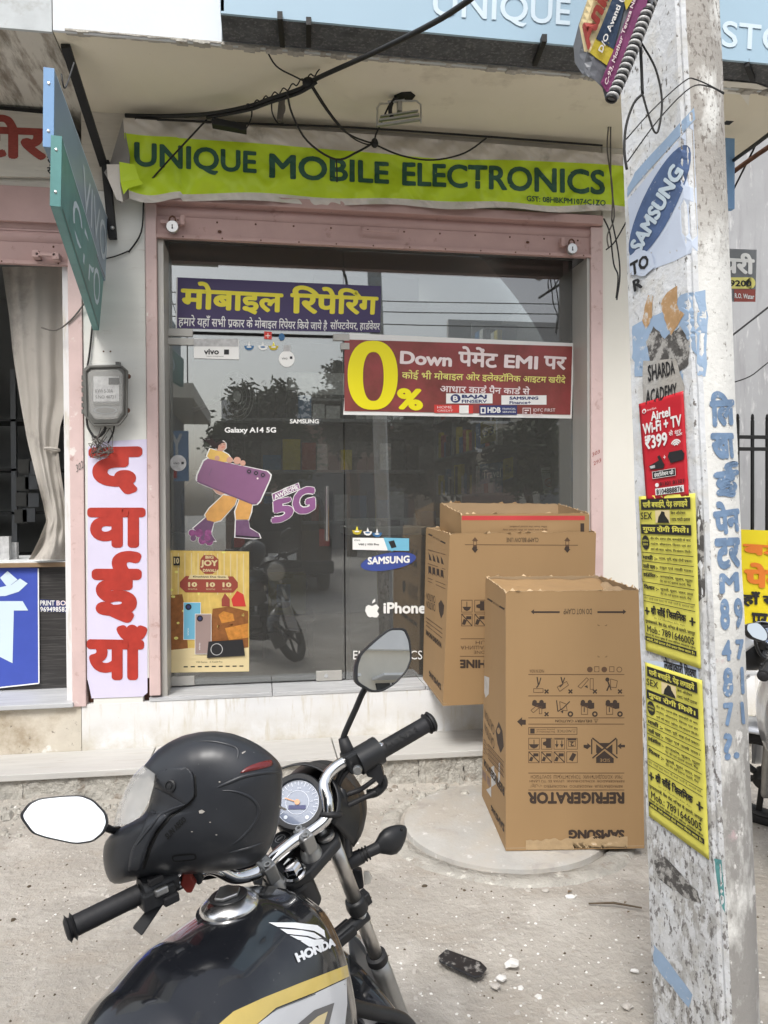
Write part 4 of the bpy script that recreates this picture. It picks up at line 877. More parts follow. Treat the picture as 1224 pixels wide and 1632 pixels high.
# ---------------------------------------------------------------- utility pole
PD = 2.05
def pz(zz, which):
    # photo outline of the pole's left edge, corner and far edge, read at height zz; same section above the frame
    k = {'A': ((985, 0), (1042, 1632), 2.31), 'B': ((1090, 0), (1165, 1632), PD), 'C': ((1147, 0), (1212, 1632), PD+.045)}[which]
    p0, p1 = P(*k[0], D=k[2]), P(*k[1], D=k[2]); t = (zz-p0.z)/(p1.z-p0.z); q = p0+(p1-p0)*t; q.z = zz; return q
def psec(zz):
    z2 = min(zz, 3.0); A, Bc, C = pz(z2, 'A'), pz(z2, 'B'), pz(z2, 'C')
    if zz > 3: 
        sh_ = (pz(zz, 'B')-pz(3.0, 'B')); sh_.z = zz-3.0; A, Bc, C = A+sh_, Bc+sh_, C+sh_
    e1 = (A-Bc); e1.z = 0; e2 = (C-Bc); e2.z = 0; l1, l2 = e1.length, e2.length; a, c = e1/l1, e2/l2
    pts = [Bc+a*l1, Bc+a*(l1-.004)-c*.004, Bc+a*.030-c*.003, Bc+a*.022+c*.003, Bc+a*.014+c*.002, Bc+a*.004+c*.010]
    for k in range(1, 9):                      # the street face is rounded
        t = k/9; pts.append(Bc+c*(.010+(l2-.010)*t)+a*(-.012*math.sin(math.pi*t)))
    pts += [C, C+a*.02+c*.006, C+a*(l1-.01), Bc+a*l1+c*(l2)]
    return pts
pole = thing('utility_pole', 'tall peeling concrete utility pole covered with painted letters and leaflets', 'pole', pz(0, 'B'))
hs3 = [-.3+i*.025 for i in range(int(3.5/.025))]+[3.4, 5, 7.5]
secs = [psec(h) for h in hs3]; n = len(secs[0])
for sct, h in zip(secs, hs3):
    for i, q in enumerate(sct):
        sct[i] = q+V((pnoise(V((q.x*9, q.y*9, h*7))), pnoise(V((q.x*9+5, q.y*9, h*7))), 0))*.0022
side = B(); side.add([q for s_ in secs for q in s_], [(j*n+i, j*n+(i+1) % n, (j+1)*n+(i+1) % n, (j+1)*n+i) for j in range(len(secs)-1) for i in list(range(0, 5))+list(range(n-5+1, n))])
fro = B(); fro.add([q for s_ in secs for q in s_], [(j*n+i, j*n+(i+1) % n, (j+1)*n+(i+1) % n, (j+1)*n+i) for j in range(len(secs)-1) for i in range(5, n-4)])
side.build('side_face', 'pole_side', pole, smooth=35, recalc=True, weld=.00001); fro.build('street_face', 'pole_front', pole, smooth=35, weld=.00001)
pb = B(); pb.v = side.v+fro.v; pb.f = side.f+[tuple(i+len(side.v) for i in f) for f in fro.f]
PO = onto(pb.bvh(), PD+.15)
def rag(pts, a=3, n=4, seed=0):               # ragged outline of a worn paint patch
    o = []
    for (x0, y0), (x1, y1) in zip(pts, pts[1:]+pts[:1]):
        for k in range(n): t = k/n; o.append((x0+(x1-x0)*t+a*pnoise(V((x0+k*3.1, y0, seed))), y0+(y1-y0)*t+a*pnoise(V((x0, y0+k*3.7, seed+5)))))
    return o
d = Draw(PO, pole, step=.0009)
d.poly(rag([(1000, 300), (1012, 275), (1106, 172), (1108, 190), (1010, 300), (1000, 315)], 2), 'pole_blue', 1, 'painted_stripe', fine=16)
d.poly(rag([(1001, 318), (1105, 195), (1110, 300), (1112, 400), (1040, 430), (1006, 400)], 3), 'pole_pale', 1, 'painted_ground', fine=20)
ell_ = [(1052+100*math.cos(t)*math.cos(-1.12)-26*math.sin(t)*math.sin(-1.12), 322+100*math.cos(t)*math.sin(-1.12)+26*math.sin(t)*math.cos(-1.12)) for t in [k*.20944 for k in range(30)]]
d.poly(ell_, 'pole_navy', 2, 'painted_oval', fine=16)
d.text('SAMSUNG', [(1004, 392), (1073, 259), (1092, 274), (1022, 405)], 'sign_white', 4, bold=.05, res=3, fine=.3)
d.poly(rag([(1004, 408), (1020, 396), (1040, 404), (1046, 425), (1030, 440), (1006, 438)], 3), 'pole_pale', 5, 'paint_patch', fine=14)
d.text('TO', [(1006, 420), (1034, 404), (1038, 424), (1008, 442)], 'black_print', 6, bold=.04); d.text('R', [(1010, 448), (1024, 440), (1027, 458), (1013, 466)], 'black_print', 6, bold=.04)
d.poly(rag([(1008, 520), (1060, 495), (1085, 470), (1124, 462), (1127, 520), (1124, 600), (1112, 598), (1108, 540), (1085, 560), (1088, 610), (1078, 600), (1074, 555), (1040, 545), (1012, 600), (1009, 560)], 5), 'pole_blue', 1, 'painted_ground', fine=16)
d.poly(rag([(1030, 545), (1042, 520), (1060, 540), (1085, 520), (1100, 545), (1098, 580), (1078, 600), (1060, 575), (1040, 590)], 5, 4, 2), 'pole_dark', 2, 'peeled_patch', fine=12)
d.poly(rag([(1024, 510), (1034, 470), (1042, 470), (1040, 505), (1030, 525)], 4, 4, 3), 'pole_ochre', 2, 'peeled_patch', fine=12)
d.poly(rag([(1052, 480), (1080, 455), (1080, 495), (1092, 500), (1070, 535), (1060, 510)], 5, 4, 4), 'pole_ochre', 2, 'peeled_patch', fine=12)
d.poly(rag([(1026, 575), (1078, 572), (1092, 615), (1090, 640), (1026, 650)], 3, 4, 6), 'concrete', 3, 'old_leaflet', fine=14)
d.text('SHARDA', [(1034, 582), (1076, 574), (1078, 596), (1035, 609)], 'black_print', 5, bold=.02); d.text('ACADEMY', [(1031, 622), (1080, 610), (1081, 632), (1031, 645)], 'black_print', 5, bold=.02)
d.poly(rag([(1112, 790), (1122, 850), (1124, 950), (1112, 960), (1108, 880)], 3, 4, 8), 'pole_dark', 1, 'peeled_patch', fine=14)
d.poly(rag([(1030, 1052), (1112, 1060), (1115, 1085), (1032, 1065)], 2, 3, 9), 'pole_pale', 1, 'old_leaflet', fine=14)
d.text('लेखाकारी शिक्षा', [(1058, 1046), (1110, 1062), (1112, 1082), (1060, 1068)], 'black_print', 3, bold=.03)
d.poly(rag([(1042, 1505), (1056, 1520), (1104, 1585), (1098, 1606), (1060, 1560), (1042, 1535)], 3, 4, 1), 'pole_blue', 1, 'painted_stripe', fine=14)
d.poly(rag([(1138, 1368), (1150, 1370), (1154, 1420), (1156, 1455), (1148, 1440), (1142, 1400)], 2, 4, 2), 'pole_teal', 1, 'painted_stripe', fine=12)
d.poly(rag([(1042, 1372), (1060, 1365), (1112, 1420), (1118, 1440), (1090, 1430), (1050, 1400)], 4, 4, 3), 'pole_dark', 1, 'peeled_patch', fine=12)
# brush lettering down the street face
for t, q, bo in (('लि', [(1130, 624), (1168, 622), (1172, 678), (1132, 682)], .06), ('खा', [(1132, 690), (1168, 690), (1172, 730), (1134, 734)], .06), ('ई', [(1136, 738), (1176, 734), (1178, 790), (1138, 800)], .06),
    ('पेन', [(1134, 800), (1176, 796), (1180, 846), (1140, 856)], .06), ('टर', [(1138, 858), (1178, 856), (1180, 904), (1142, 910)], .06), ('M', [(1146, 914), (1176, 911), (1178, 942), (1146, 947)], .05), ('8 9', [(1146, 954), (1182, 952), (1184, 1000), (1148, 1005)], .05),
    ('4 7', [(1149, 1020), (1184, 1018), (1186, 1050), (1150, 1055)], .05), ('8 1', [(1151, 1064), (1184, 1062), (1186, 1106), (1152, 1112)], .05), ('7 1', [(1152, 1120), (1184, 1118), (1187, 1154), (1154, 1158)], .05), ('?.', [(1152, 1168), (1176, 1166), (1178, 1208), (1154, 1212)], .04)):
    d.text(t, q, 'pole_letter', 2, bold=bo, res=3, name='brush_letter', fine=.25)
d.done()
def leaflet(q, label, name, m, cat_='leaflet', layer=6, crease=0):
    o = thing(name, label, cat_, PO(*q[0], .004)); h = unitq(q); b = B()
    b.grid(lambda s, t: PO(*h(s, t), .0045+.0012*pnoise(V((s*5, t*11, len(label))))+.0006*pnoise(V((s*19, t*30, 1)))), 14, 30); b.build('paper', m, o, smooth=True, solid=.0006)
    return o, Draw(lambda a, c, off: PO(a, c, .0065+off), o, uq=q, step=.0006)
o, d = leaflet([(1020, 644), (1091, 623), (1100, 790), (1032, 798)], 'red wifi advertising leaflet with white writing pasted on the pole above the yellow ones', 'red_leaflet', 'airtel_red')
d.disc(.13, .085, .05, 'white_print', 1, .022); d.disc(.13, .088, .028, 'airtel_red', 2, .012); d.text('Airtel Black', (.2, .075, .42, .095), 'white_print')
for t, q in (('Airtel', (.28, .11, .72, .20)), ('Wi-Fi + TV', (.07, .205, .95, .315)), ('₹399', (.10, .33, .62, .47))): d.text(t, q, 'white_print', 2, bold=.035, res=3)
d.text('से शुरू.', (.66, .33, .95, .40), 'white_print', 2, bold=.01)
for i, r in enumerate((.05, .085, .12)):
    pts = [(.80+r*math.cos(a)*1.0, .50-r*.55*math.sin(a)) for a in [.6+k*.33 for k in range(7)]]; d.line(pts, .016, 'white_print')
d.poly([(.60, .58), (.64, .54), (.92, .54), (.97, .58), (.94, .64), (.66, .65)], 'black_print', 2, 'box_picture'); d.poly([(.15, .64), (.40, .60), (.52, .65), (.48, .69), (.18, .68)], 'black_print', 2, 'box_picture'); d.poly([(.36, .56), (.42, .55), (.52, .66), (.46, .68)], 'black_print', 2, 'box_picture'); d.poly([(.17, .645), (.30, .64), (.30, .67), (.19, .67)], 'coil_white', 3, 'box_picture')
d.text('+', (.50, .56, .56, .60), 'white_print'); d.rect(.22, .705, .76, .78, 'black_print', 2); d.frame(.22, .705, .76, .78, .008, 'white_print', 3, .004); d.text('इंस्टॉलेशन फ्री', (.27, .715, .72, .77), 'white_print', 4, bold=.02)
d.disc(.31, .85, .045, 'white_print', 2, .022); d.text('81301 81301', (.38, .825, .93, .865), 'black_print', 3, bold=.015); d.rect(.26, .885, .92, .955, 'white_print', 2); d.text('8104888876', (.29, .895, .89, .95), 'black_print', 3, bold=.02); d.done()
def yellow(q, lb):
    o, d = leaflet(q, lb, 'yellow_leaflet', 'leaflet_yellow'); K = 'leaflet_black'
    d.rect(.05, .02, .93, .085, K); d.text('पानी बचाईये, पेड़ लगाइयें', (.09, .028, .89, .08), 'leaflet_yellow', 2, bold=.03)
    d.text('SEX', (.04, .10, .26, .145), K, bold=.01); d.rect(.32, .09, .58, .165, 'poster_cream'); d.poly([(.36, .16), (.38, .13), (.42, .11), (.44, .095), (.49, .10), (.50, .12), (.56, .15), (.57, .165), (.36, .165)], K, 2, 'picture'); d.text('बिना ऑपरेशन', (.60, .095, .85, .115), K, bold=.02); d.text('100% गारंटी इलाज', (.60, .13, .92, .155), K, bold=.02)
    d.rect(.03, .175, .93, .235, K); d.text('गुप्त रोगी मिलें।', (.07, .182, .89, .23), 'leaflet_yellow', 2, bold=.035)
    d.disc(.11, .29, .075, K, 1, .045); d.text('शर्तिया', (.05, .27, .17, .285), 'leaflet_yellow', 2); d.text('इलाज', (.06, .295, .16, .31), 'leaflet_yellow', 2)
    T = ['यौन रोग, स्वप्न दोष, कमजोरी के बाद', 'मर्दाना, शीघ्रपतन, चिन्ता एवं डर', 'शर्म की बात, खोया, निःसंतान मिलें।']
    for i, t in enumerate(T): d.text(t, (.21, .252+i*.033, .92, .270+i*.033), K, bold=.015)
    y = .365
    for t, e in (('मासी :-', 'पतला, चुनी, बांझ दोनों प्रकार।'), ('नाली घाव :-', 'रसूत एवं नाली घाव।'), ('हाईड्रोसिल :-', 'अण्डकोष, सूजन, फूला'), ('फिशर :-', 'खुजली, सूजन, जलन, लाल')):
        d.line([(.02, y-.012), (.95, y-.012)], .004, K); d.text(t, (.04, y, .33, y+.032), K, bold=.04); d.text(e, (.36, y+.004, .93, y+.028), K, bold=.015)
        if t[0] in 'हफ': d.text('पेट का दर्द इलाज कराये, गैस', (.36, y+.034, .90, y+.052), K, bold=.01)
        y += .056 if t[0] in 'मन' else .078
    d.line([(.02, y-.004), (.95, y-.004)], .004, K); d.text('नोट: दवाई डाक द्वारा भी भेजी जाती है, सम्पर्क करें', (.04, y+.004, .93, y+.022), K)
    y += .035; d.line([(.02, y), (.95, y)], .004, K)
    for x in (.08, .90): d.rect(x-.05, y+.058, x+.05, y+.068, K); d.rect(x-.015, y+.038, x+.015, y+.088, K, 2)
    d.text('श्री साँई क्लिनिक', (.16, y+.018, .80, y+.082), K, bold=.045, res=3); d.text('Dr. S.P. Nandkiya, B.Sc. Ayu.', (.22, y+.092, .78, y+.105), K)
    d.text('मुण्डकावाले, बैंक रोड, मन्दिर के सामने, जयपुर', (.04, y+.115, .94, y+.145), K, bold=.025); d.text('Mob.: 7891646005', (.07, y+.155, .92, y+.20), K, bold=.012, res=3)
    d.text('मिलने का समय सुबह से शाम रविवार अवकाश रहेगा', (.04, y+.208, .94, y+.226), K, bold=.02); d.rect(.02, y+.232, .95, y+.262, K); d.text('अंग्रेजी, देशी इलाज दोनों प्रकार किया जाता है।', (.05, y+.237, .92, y+.258), 'leaflet_yellow', 2, bold=.02); d.done()
yellow([(1020, 791), (1110, 786), (1119, 1066), (1031, 1036)], 'upper yellow clinic leaflet pasted on the pole right under the red one')
yellow([(1030, 1055), (1121, 1084), (1132, 1370), (1036, 1300)], 'lower yellow clinic leaflet pasted on the pole nearest the ground')
# bent plastic poster tied to the pole with its rolled striped edge
ap = thing('bent_poster', 'bent plastic doctor poster tied slanting to the pole top', 'poster', P(970, 100, D=1.98))
def cur_d(u, v): return 2.02-.0010*(u-960)+.00035*(v-80)-.06*math.exp(-((u-935)/25)**2)
pj = lambda a, c, off: P(a, c, D=cur_d(a, c)-off)
d = Draw(pj, ap, step=.0012)
d.poly([(938, -40), (936, 0), (922, 40), (914, 72), (916, 100), (928, 118), (948, 128), (960, 140), (964, 156), (980, 164), (1000, 120), (1022, 60), (1042, 0), (1052, -40)], 'anish_grey', 0, 'sheet', fine=14)
d.poly([(938, -40), (936, 0), (923, 40), (931, 82), (940, 84), (975, 8), (985, -40)], 'poster_cream', 1, 'print', fine=14)
d.poly([(940, 84), (950, 60), (975, 70), (978, 80), (967, 104), (950, 92)], 'anish_yellow', 2, 'print', fine=14)
d.poly([(990, -40), (972, 8), (950, 62), (978, 78), (1008, -40)], 'anish_navy', 3, 'print', fine=14); d.poly([(985, -40), (994, 0), (998, 16), (1008, 0), (1020, -40)], 'anish_yellow', 4, 'print', fine=14)
d.poly([(1024, -40), (1004, 14), (957, 132), (966, 146), (985, 150), (1012, 70), (1044, -40)], 'anish_purple', 5, 'print', fine=14)
d.text('Anish', [(921, 58), (966, -52), (986, -40), (938, 82)], 'anish_red', 7, bold=.05); d.text('D/O Avanti (Chan', [(953, 80), (1000, -38), (1010, -34), (962, 86)], 'white_print', 7, bold=.03); d.text('C-93, Mother Teresa Nagar', [(963, 132), (1014, -20), (1021, -18), (969, 138)], 'pinkish_white', 8, bold=.02); d.done()
for i in range(42):
    t = i/41; u = 974+76*t**.9; v = 158-190*t; p = P(u, v, D=1.97-.05*t); ax = V((.35, 0, 1))
    b = B(); b.torus(p, ax, .0125, .0042 if i % 2 else .0036, 14, 6); b.build('roll_turn', 'coil_white' if i % 2 else 'black_plastic', ap, smooth=True)
q = lambda u, v, dd=1.99: P(u, v, D=dd)
wire([q(1020, 66), q(1022, 100), q(1024, 150)], .004, 'black wire tying the bent poster to the pole'); wire([q(1024, 150), q(1010, 165), q(998, 200), q(995, 240), q(999, 270)], .0035, 'black wire curving down the pole edge from the poster')
wire([q(1024, 150), q(1034, 185), q(1043, 210), q(1050, 205), q(1055, 160), q(1045, 110), q(1022, 68)], .0028, 'thin looped wire on the pole below the poster')
wire([q(998, 222), q(1040, 175), q(1090, 130), q(1110, 127), q(1154, 148)], .0018, 'upper thin wire slung across the pole face'); wire([q(1000, 258), q(1050, 190), q(1100, 140), q(1130, 138), q(1154, 150)], .0018, 'lower thin wire slung across the pole face')

# ---------------------------------------------------------------- right of the pole: grey wall, railing, banner, signs
nb = thing('grey_building', 'tall grey rendered building wall beyond the shop on the far side of the pole', 'building', (5, 3, 0))
part('wall', 'grey_render', (3.35, 14, 2.9, 3.3, -.2, 9), par=nb); 
fe = thing('iron_railing', 'black iron railing with pointed bars in front of the grey wall', 'railing', (4, 1.5, 0))
zt, zm = P(1200, 694, Y=1.5).z, P(1200, 713, Y=1.5).z
part('top_rail', 'black_iron', (2.9, 8, 1.48, 1.51, zt-.03, zt), par=fe); part('mid_rail', 'black_iron', (2.9, 8, 1.48, 1.51, zm-.03, zm), par=fe); part('base_wall', 'grey_render', (2.9, 8, 1.4, 1.62, -.1, .5), par=fe)
for i in range(34):
    x = 2.95+i*.14; b = B(); b.box(x-.011, x+.011, 1.485, 1.505, .5, zt+.13); b.ell((x, 1.495, zt+.15), .016, .016, .04, n=6, m=4); b.build('bar', 'black_iron', fe)
ry = thing('yellow_banner', 'yellow banner with orange and black Hindi letters on the railing behind the parked motorcycle', 'banner', P(1205, 940, Y=1.42))
b = B(); b.poly([P(u, v, Y=1.42) for u, v in ((1130, 842), (1300, 848), (1302, 1068), (1130, 1050))], (0, .01, 0)); b.build('sheet', 'bright_yellow_banner', ry)
d = Draw(planeY(1.415), ry, step=.003)
d.text('बड़े', [(1184, 860), (1252, 864), (1252, 892), (1184, 888)], 'orange_print', bold=.05); d.text('पेमेंट', [(1186, 896), (1290, 900), (1290, 940), (1186, 936)], 'orange_print', bold=.05); d.text('यहाँ सभी', [(1164, 940), (1262, 946), (1262, 968), (1164, 966)], 'black_print', bold=.04)
d.text('पर', [(1198, 976), (1224, 978), (1224, 1002), (1198, 1000)], 'black_print', bold=.04); d.text('यार,', [(1150, 1008), (1213, 1010), (1213, 1035), (1150, 1034)], 'orange_print', bold=.05); d.done()
ds = thing('dairy_sign', 'small dark board with a Hindi word, phone number and R.O. Water strip', 'sign', P(1185, 440, Y=.4))
b = B(); b.poly([P(u, v, Y=.4) for u, v in ((1100, 394), (1206, 398), (1204, 480), (1100, 478))], (0, .02, 0)); b.build('board', 'far_shutter', ds); d = Draw(planeY(.4), ds, step=.002)
d.text('डेयरी', [(1128, 400), (1203, 404), (1203, 438), (1128, 434)], 'white_print', bold=.045); d.rect(1100, 442, 1198, 460, 'pale_yellow', 2); d.disc(1196, 451, 8, 'pale_yellow', 2, 9); d.text('9829019200', [(1110, 445), (1198, 447), (1198, 457), (1110, 455)], 'black_print', 3, bold=.03); d.rect(1170, 461, 1204, 481, 'poster_maroon', 2); d.text('R.O. Water', [(1171, 467), (1202, 469), (1202, 477), (1171, 475)], 'white_print', 3, bold=.03); d.done()
o = B(); a, c = P(1158, 222, Y=-.3), P(1168, 335, Y=-.3); o.box(a.x-.02, c.x, -.32, -.28, c.z, a.z); tag(o.build('side_signboard', 'vivo_blue', org=a, bevel=.003), 'narrow blue sign box seen edge-on beyond the pole', 'sign')
wire([P(1160, 262, Y=-.2), P(1224, 215, Y=-.9), P(1300, 150, Y=-1.5)], .012, 'dark service pipe running up beyond the pole', cat_='pipe'); wire([P(1160, 280, Y=.5), P(1224, 235, Y=.2), P(1300, 190, Y=-.2)], .018, 'rusty rod beyond the pole under the balcony end', 'rust', cat_='rod')
wire([P(1165, 310, Y=.5), P(1200, 240, Y=.3), P(1224, 190, Y=0), P(1240, 150, Y=0)], .007, 'loose black wire in front of the grey wall'); wire([P(1160, 540, Y=2), P(1224, 490, Y=2), P(1300, 430, Y=2)], .010, 'upper straight cable crossing the grey wall'); wire([P(1160, 612, Y=2), P(1195, 600, Y=2), P(1224, 578, Y=2), P(1290, 530, Y=2)], .006, 'lower sagging cable crossing the grey wall')
b = B(); p = P(1160, 185, Y=-.4); b.obox(p, (.03, 0, 0), (0, .03, 0), (0, 0, .04)); tag(b.build('cctv_stub', 'black_iron', org=p, bevel=.006), 'small black bracket under the balcony just beyond the pole', 'bracket')

# ---------------------------------------------------------------- cardboard cartons
CB = {}
def carton(name, label, bot, top, jag=.012, seed=0, cut=None):
    # bot/top: corner lists (front left, front right, back right, back left); open top with a torn rim
    o = thing(name, label, 'carton', bot[0]); random.seed(seed); nm = ['front_wall', 'side_wall', 'back_wall', 'side_wall']
    ctr = sum(top, V((0, 0, 0)))/4
    for k in range(4):
        b0, b1, t0, t1 = bot[k], bot[(k+1) % 4], top[k], top[(k+1) % 4]; N = 44; nrm = (b1-b0).cross(t0-b0).normalized()
        inn = (ctr-(t0+t1)/2).normalized(); nrm = nrm if nrm.dot(inn) < 0 else -nrm
        th = 0
        def fn(s, t, b0=b0, b1=b1, t0=t0, t1=t1, k=k, nrm=nrm, d_=0):
            q = b0.lerp(b1, s).lerp(t0.lerp(t1, s), t); j = pnoise(V((s*14, k*5+seed, 0)))*jag+pnoise(V((s*45, k*5+seed, 3)))*jag*.5
            bul = .009*pnoise(V((s*2.3, t*2.6, seed+k*9)))*math.sin(math.pi*s)*math.sin(math.pi*min(1, t))+.0045*math.sin(math.pi*s)*math.sin(math.pi*t)
            if t > .999: q = q+V((0, 0, 1))*(j-(.01 if s < .02 or s > .98 else 0))
            return q+nrm*(bul-d_)
        b = B(); b.grid(fn, N, 24); b.build(nm[k], 'card', o, smooth=60); CB[(name, k)] = b.bvh()
        b = B(); b.grid(lambda s, t: fn(s, t, d_=.005), N, 24); b.build('inner_liner', 'card_inside', o, smooth=60)
        b = B(); b.add([fn(i/N, 1, d_=d_) for i in range(N+1) for d_ in (-.0006, .0056)], [(2*i, 2*i+1, 2*i+3, 2*i+2) for i in range(N)]); b.build('torn_rim', 'card_torn', o)
        # torn shreds standing along the rim
        sh2 = B()
        for _ in range(7):
            s = random.random(); l = random.uniform(.006, .02); a = fn(s, 1); c = fn(min(1, s+random.uniform(.02, .06)), 1); m_ = (a+c)/2+V((random.uniform(-.01, .01), random.uniform(-.015, .015), l*.7)); sh2.add([a, c, m_], [(0, 1, 2)])
        sh2.build('torn_shred', 'card_torn', o, solid=.001, kind='stuff')
    if name != 'open_carton':
        ia_ = lambda s, t: top[3].lerp(top[2], .02+.96*s).lerp(top[0].lerp(top[1], .02+.96*s), .04+.42*t)+V((0, 0, -.012-.05*t+.012*pnoise(V((s*6, t*4, seed)))))
        b = B(); b.grid(ia_, 24, 10); b.build('folded_flap', 'card', o, smooth=True, solid=.004)
        ib_ = lambda s, t: top[1].lerp(top[2], .05+.9*s).lerp(top[0].lerp(top[3], .05+.9*s), .02+.30*t)+V((0, 0, -.02-.13*t+.01*pnoise(V((s*6, t*4, seed+3)))))
        b = B(); b.grid(ib_, 20, 8); b.build('folded_flap', 'card_inside', o, smooth=True, solid=.004)
    b = B(); b.add([q+V((0, 0, .012)) for q in bot], [(0, 1, 2, 3)]); b.build('bottom', 'card_inside', o, solid=.004)
    return o
Zb = .037
f0, f1 = P(806, 1356, Z=Zb), P(1027, 1352, Z=Zb); sd = P(768, 1268, Z=Zb)-f0; fb = [f0, f1, f1+sd, f0+sd]
t0, t1 = P(806, 941, Y=f0.y+.012), P(1021, 942, Y=f1.y+.012); t3 = P(774, 927, Y=(f0+sd).y-.01); t0.z = t1.z = (t0.z+t1.z)/2
ft = [t0, t1, t1+(t3-t0), t3]; ft[3].z = ft[2].z = t0.z+.004
fc = carton('fridge_carton', 'tall upside-down refrigerator carton standing on the round concrete cover', fb, ft, .006, 3)
nF = (f1-f0).cross(V((0, 0, 1))); pf = planeG((f0+t0)/2, (f1-f0).cross(t0-f0)); pfo = lambda a, c, off: pf(a, c, off+.0115)
K = 'ink'; KB = 'ink_brown'
pfo = onto(CB[('fridge_carton', 0)], 3.4); d = Draw(pfo, fc, step=.0005, fine=24)
def R_(*a, **k): d.rect(*a, **k)
def flip(x0, y0, x1, y1): return [(x1, y1), (x0, y1), (x0, y0), (x1, y0)]      # lettering printed upside down
d.text('SAMSUNG', flip(906, 1322, 995, 1337), K, bold=.06, res=3); d.text('REFRIGERATOR', flip(841, 1262, 995, 1281), K, bold=.05, res=3)
for y in (1232, 1259, 1075, 1109, 1144, 1154): d.line([(842, y), (995, y)], 1.1, KB)
d.text('RÉFRIGÉRATEUR  FRIGORIFICO  FRIGORIFERO  ثلاجة', flip(845, 1249, 992, 1256), KB); d.text('REFRIGERADOR  KÜHLSCHRANK  LEVAR ES  TỦ LẠNH', flip(844, 1242, 995, 1248), KB); d.text('ЭКИ  ХОЛОДИЛЬНИК  ТОҢАЗЫТҚЫШ  SOVUTGICH', flip(846, 1234, 992, 1241), KB)
d.text('MADE IN INDIA', flip(844, 1067, 867, 1072), KB); 
for i, (x, t) in enumerate(((940, '♻'), (951, '☺'), (963, '▽'), (975, '⊞'), (987, '⊙'))): d.frame(x-4, 1062, x+4, 1071, 1, KB) if i % 2 else d.disc(x, 1067, 4.5, KB, 1); 
for x in (951, 987): d.disc(x, 1067, 3.4, 'card', 2)
def fr2(x0, y0, x1, y1, w_=1.0): d.frame(x0, y0, x1, y1, w_, KB)
def cross(x, y, r=3): d.line([(x-r, y-r), (x+r, y+r)], 2.2, K); d.line([(x+r, y-r), (x-r, y+r)], 2.2, K, 2)
def ring(x, y, r=4.5): d.disc(x, y, r, K); d.disc(x, y, r*.45, 'card', 2)
def truck(x, y):
    d.disc(x-6, y-9, 3.6, K); d.disc(x+5, y-9, 3.6, K); d.poly([(x-10, y-8), (x+12, y-8), (x+12, y+1), (x+6, y+2), (x+4, y-3), (x-10, y-4)], K)
for x, k in ((858, 0), (896, 1), (935, 2), (975, 3)):
    y = 1092
    if k == 0: fr2(x-8, y+5, x+8, y+12); d.line([(x-2, y-13), (x, y), (x-3, y+4)], 2, K); d.line([(x+4, y-12), (x+1, y-1)], 1.6, K)
    if k == 1: d.line([(x-2, y-13), (x+1, y-2), (x-4, y+3)], 2, K); d.line([(x+4, y-12), (x+1, y-4)], 1.6, K); d.line([(x-8, y+3), (x+7, y-6), (x+10, y), (x-4, y+10), (x-8, y+3)], 1.1, KB)
    if k == 2: d.line([(x-14, y+2), (x, y-12), (x+3, y-9), (x-9, y+5), (x-14, y+2)], 1.1, KB); fr2(x+5, y-11, x+11, y+7); d.poly([(x-4, y+2), (x+1, y), (x+2, y+5)], K)
    if k == 3: d.disc(x-7, y-9, 3.3, K); d.line([(x-7, y-8), (x-4, y), (x-8, y+9)], 2.2, K); d.line([(x-4, y), (x-1, y+8)], 1.6, K); d.line([(x-2, y-10), (x+9, y-7), (x+7, y+4), (x-2, y+3), (x-2, y-10)], 1.1, KB)
    cross(x+13, 1102)
for x, k in ((858, 0), (896, 1), (935, 2), (975, 3)):
    y = 1128
    if k == 1: d.line([(x-9, y-12), (x-7, y+6), (x+2, y), (x+12, y-10)], 1.6, K); d.line([(x-4, y-10), (x+6, y-6), (x+8, y+5), (x-3, y+3), (x-4, y-10)], 1.1, KB); d.poly([(x-3, y+6), (x+2, y+4), (x+1, y+9)], K)
    else:
        truck(x, y)
        if k == 0: d.line([(x-12, y+4), (x-2, y-4), (x+1, y), (x-8, y+8), (x-12, y+4)], 1.1, KB); fr2(x+1, y-2, x+6, y+10)
        else: fr2(x-9, y-3, x+2, y+11); d.line([(x-4, y-1), (x-4, y+7)], 1.5, K)
    (cross if k == 0 else ring)(x+13, 1138)
d.text('⚠ DELIVERY CAUTION', flip(885, 1146, 953, 1152), K, bold=.01)
d.poly([(824, 1150), (832, 1143), (832, 1147), (838, 1147), (838, 1155), (832, 1155), (832, 1158)], K)
fr2(842, 1159, 920, 1171); d.text('⚠NOTICE', flip(888, 1162, 918, 1168), K); d.rect(845, 1161, 852, 1169, K); d.text('Box Information of', flip(855, 1165, 884, 1168), KB); d.text('packing materials', flip(855, 1161, 884, 1164), KB)
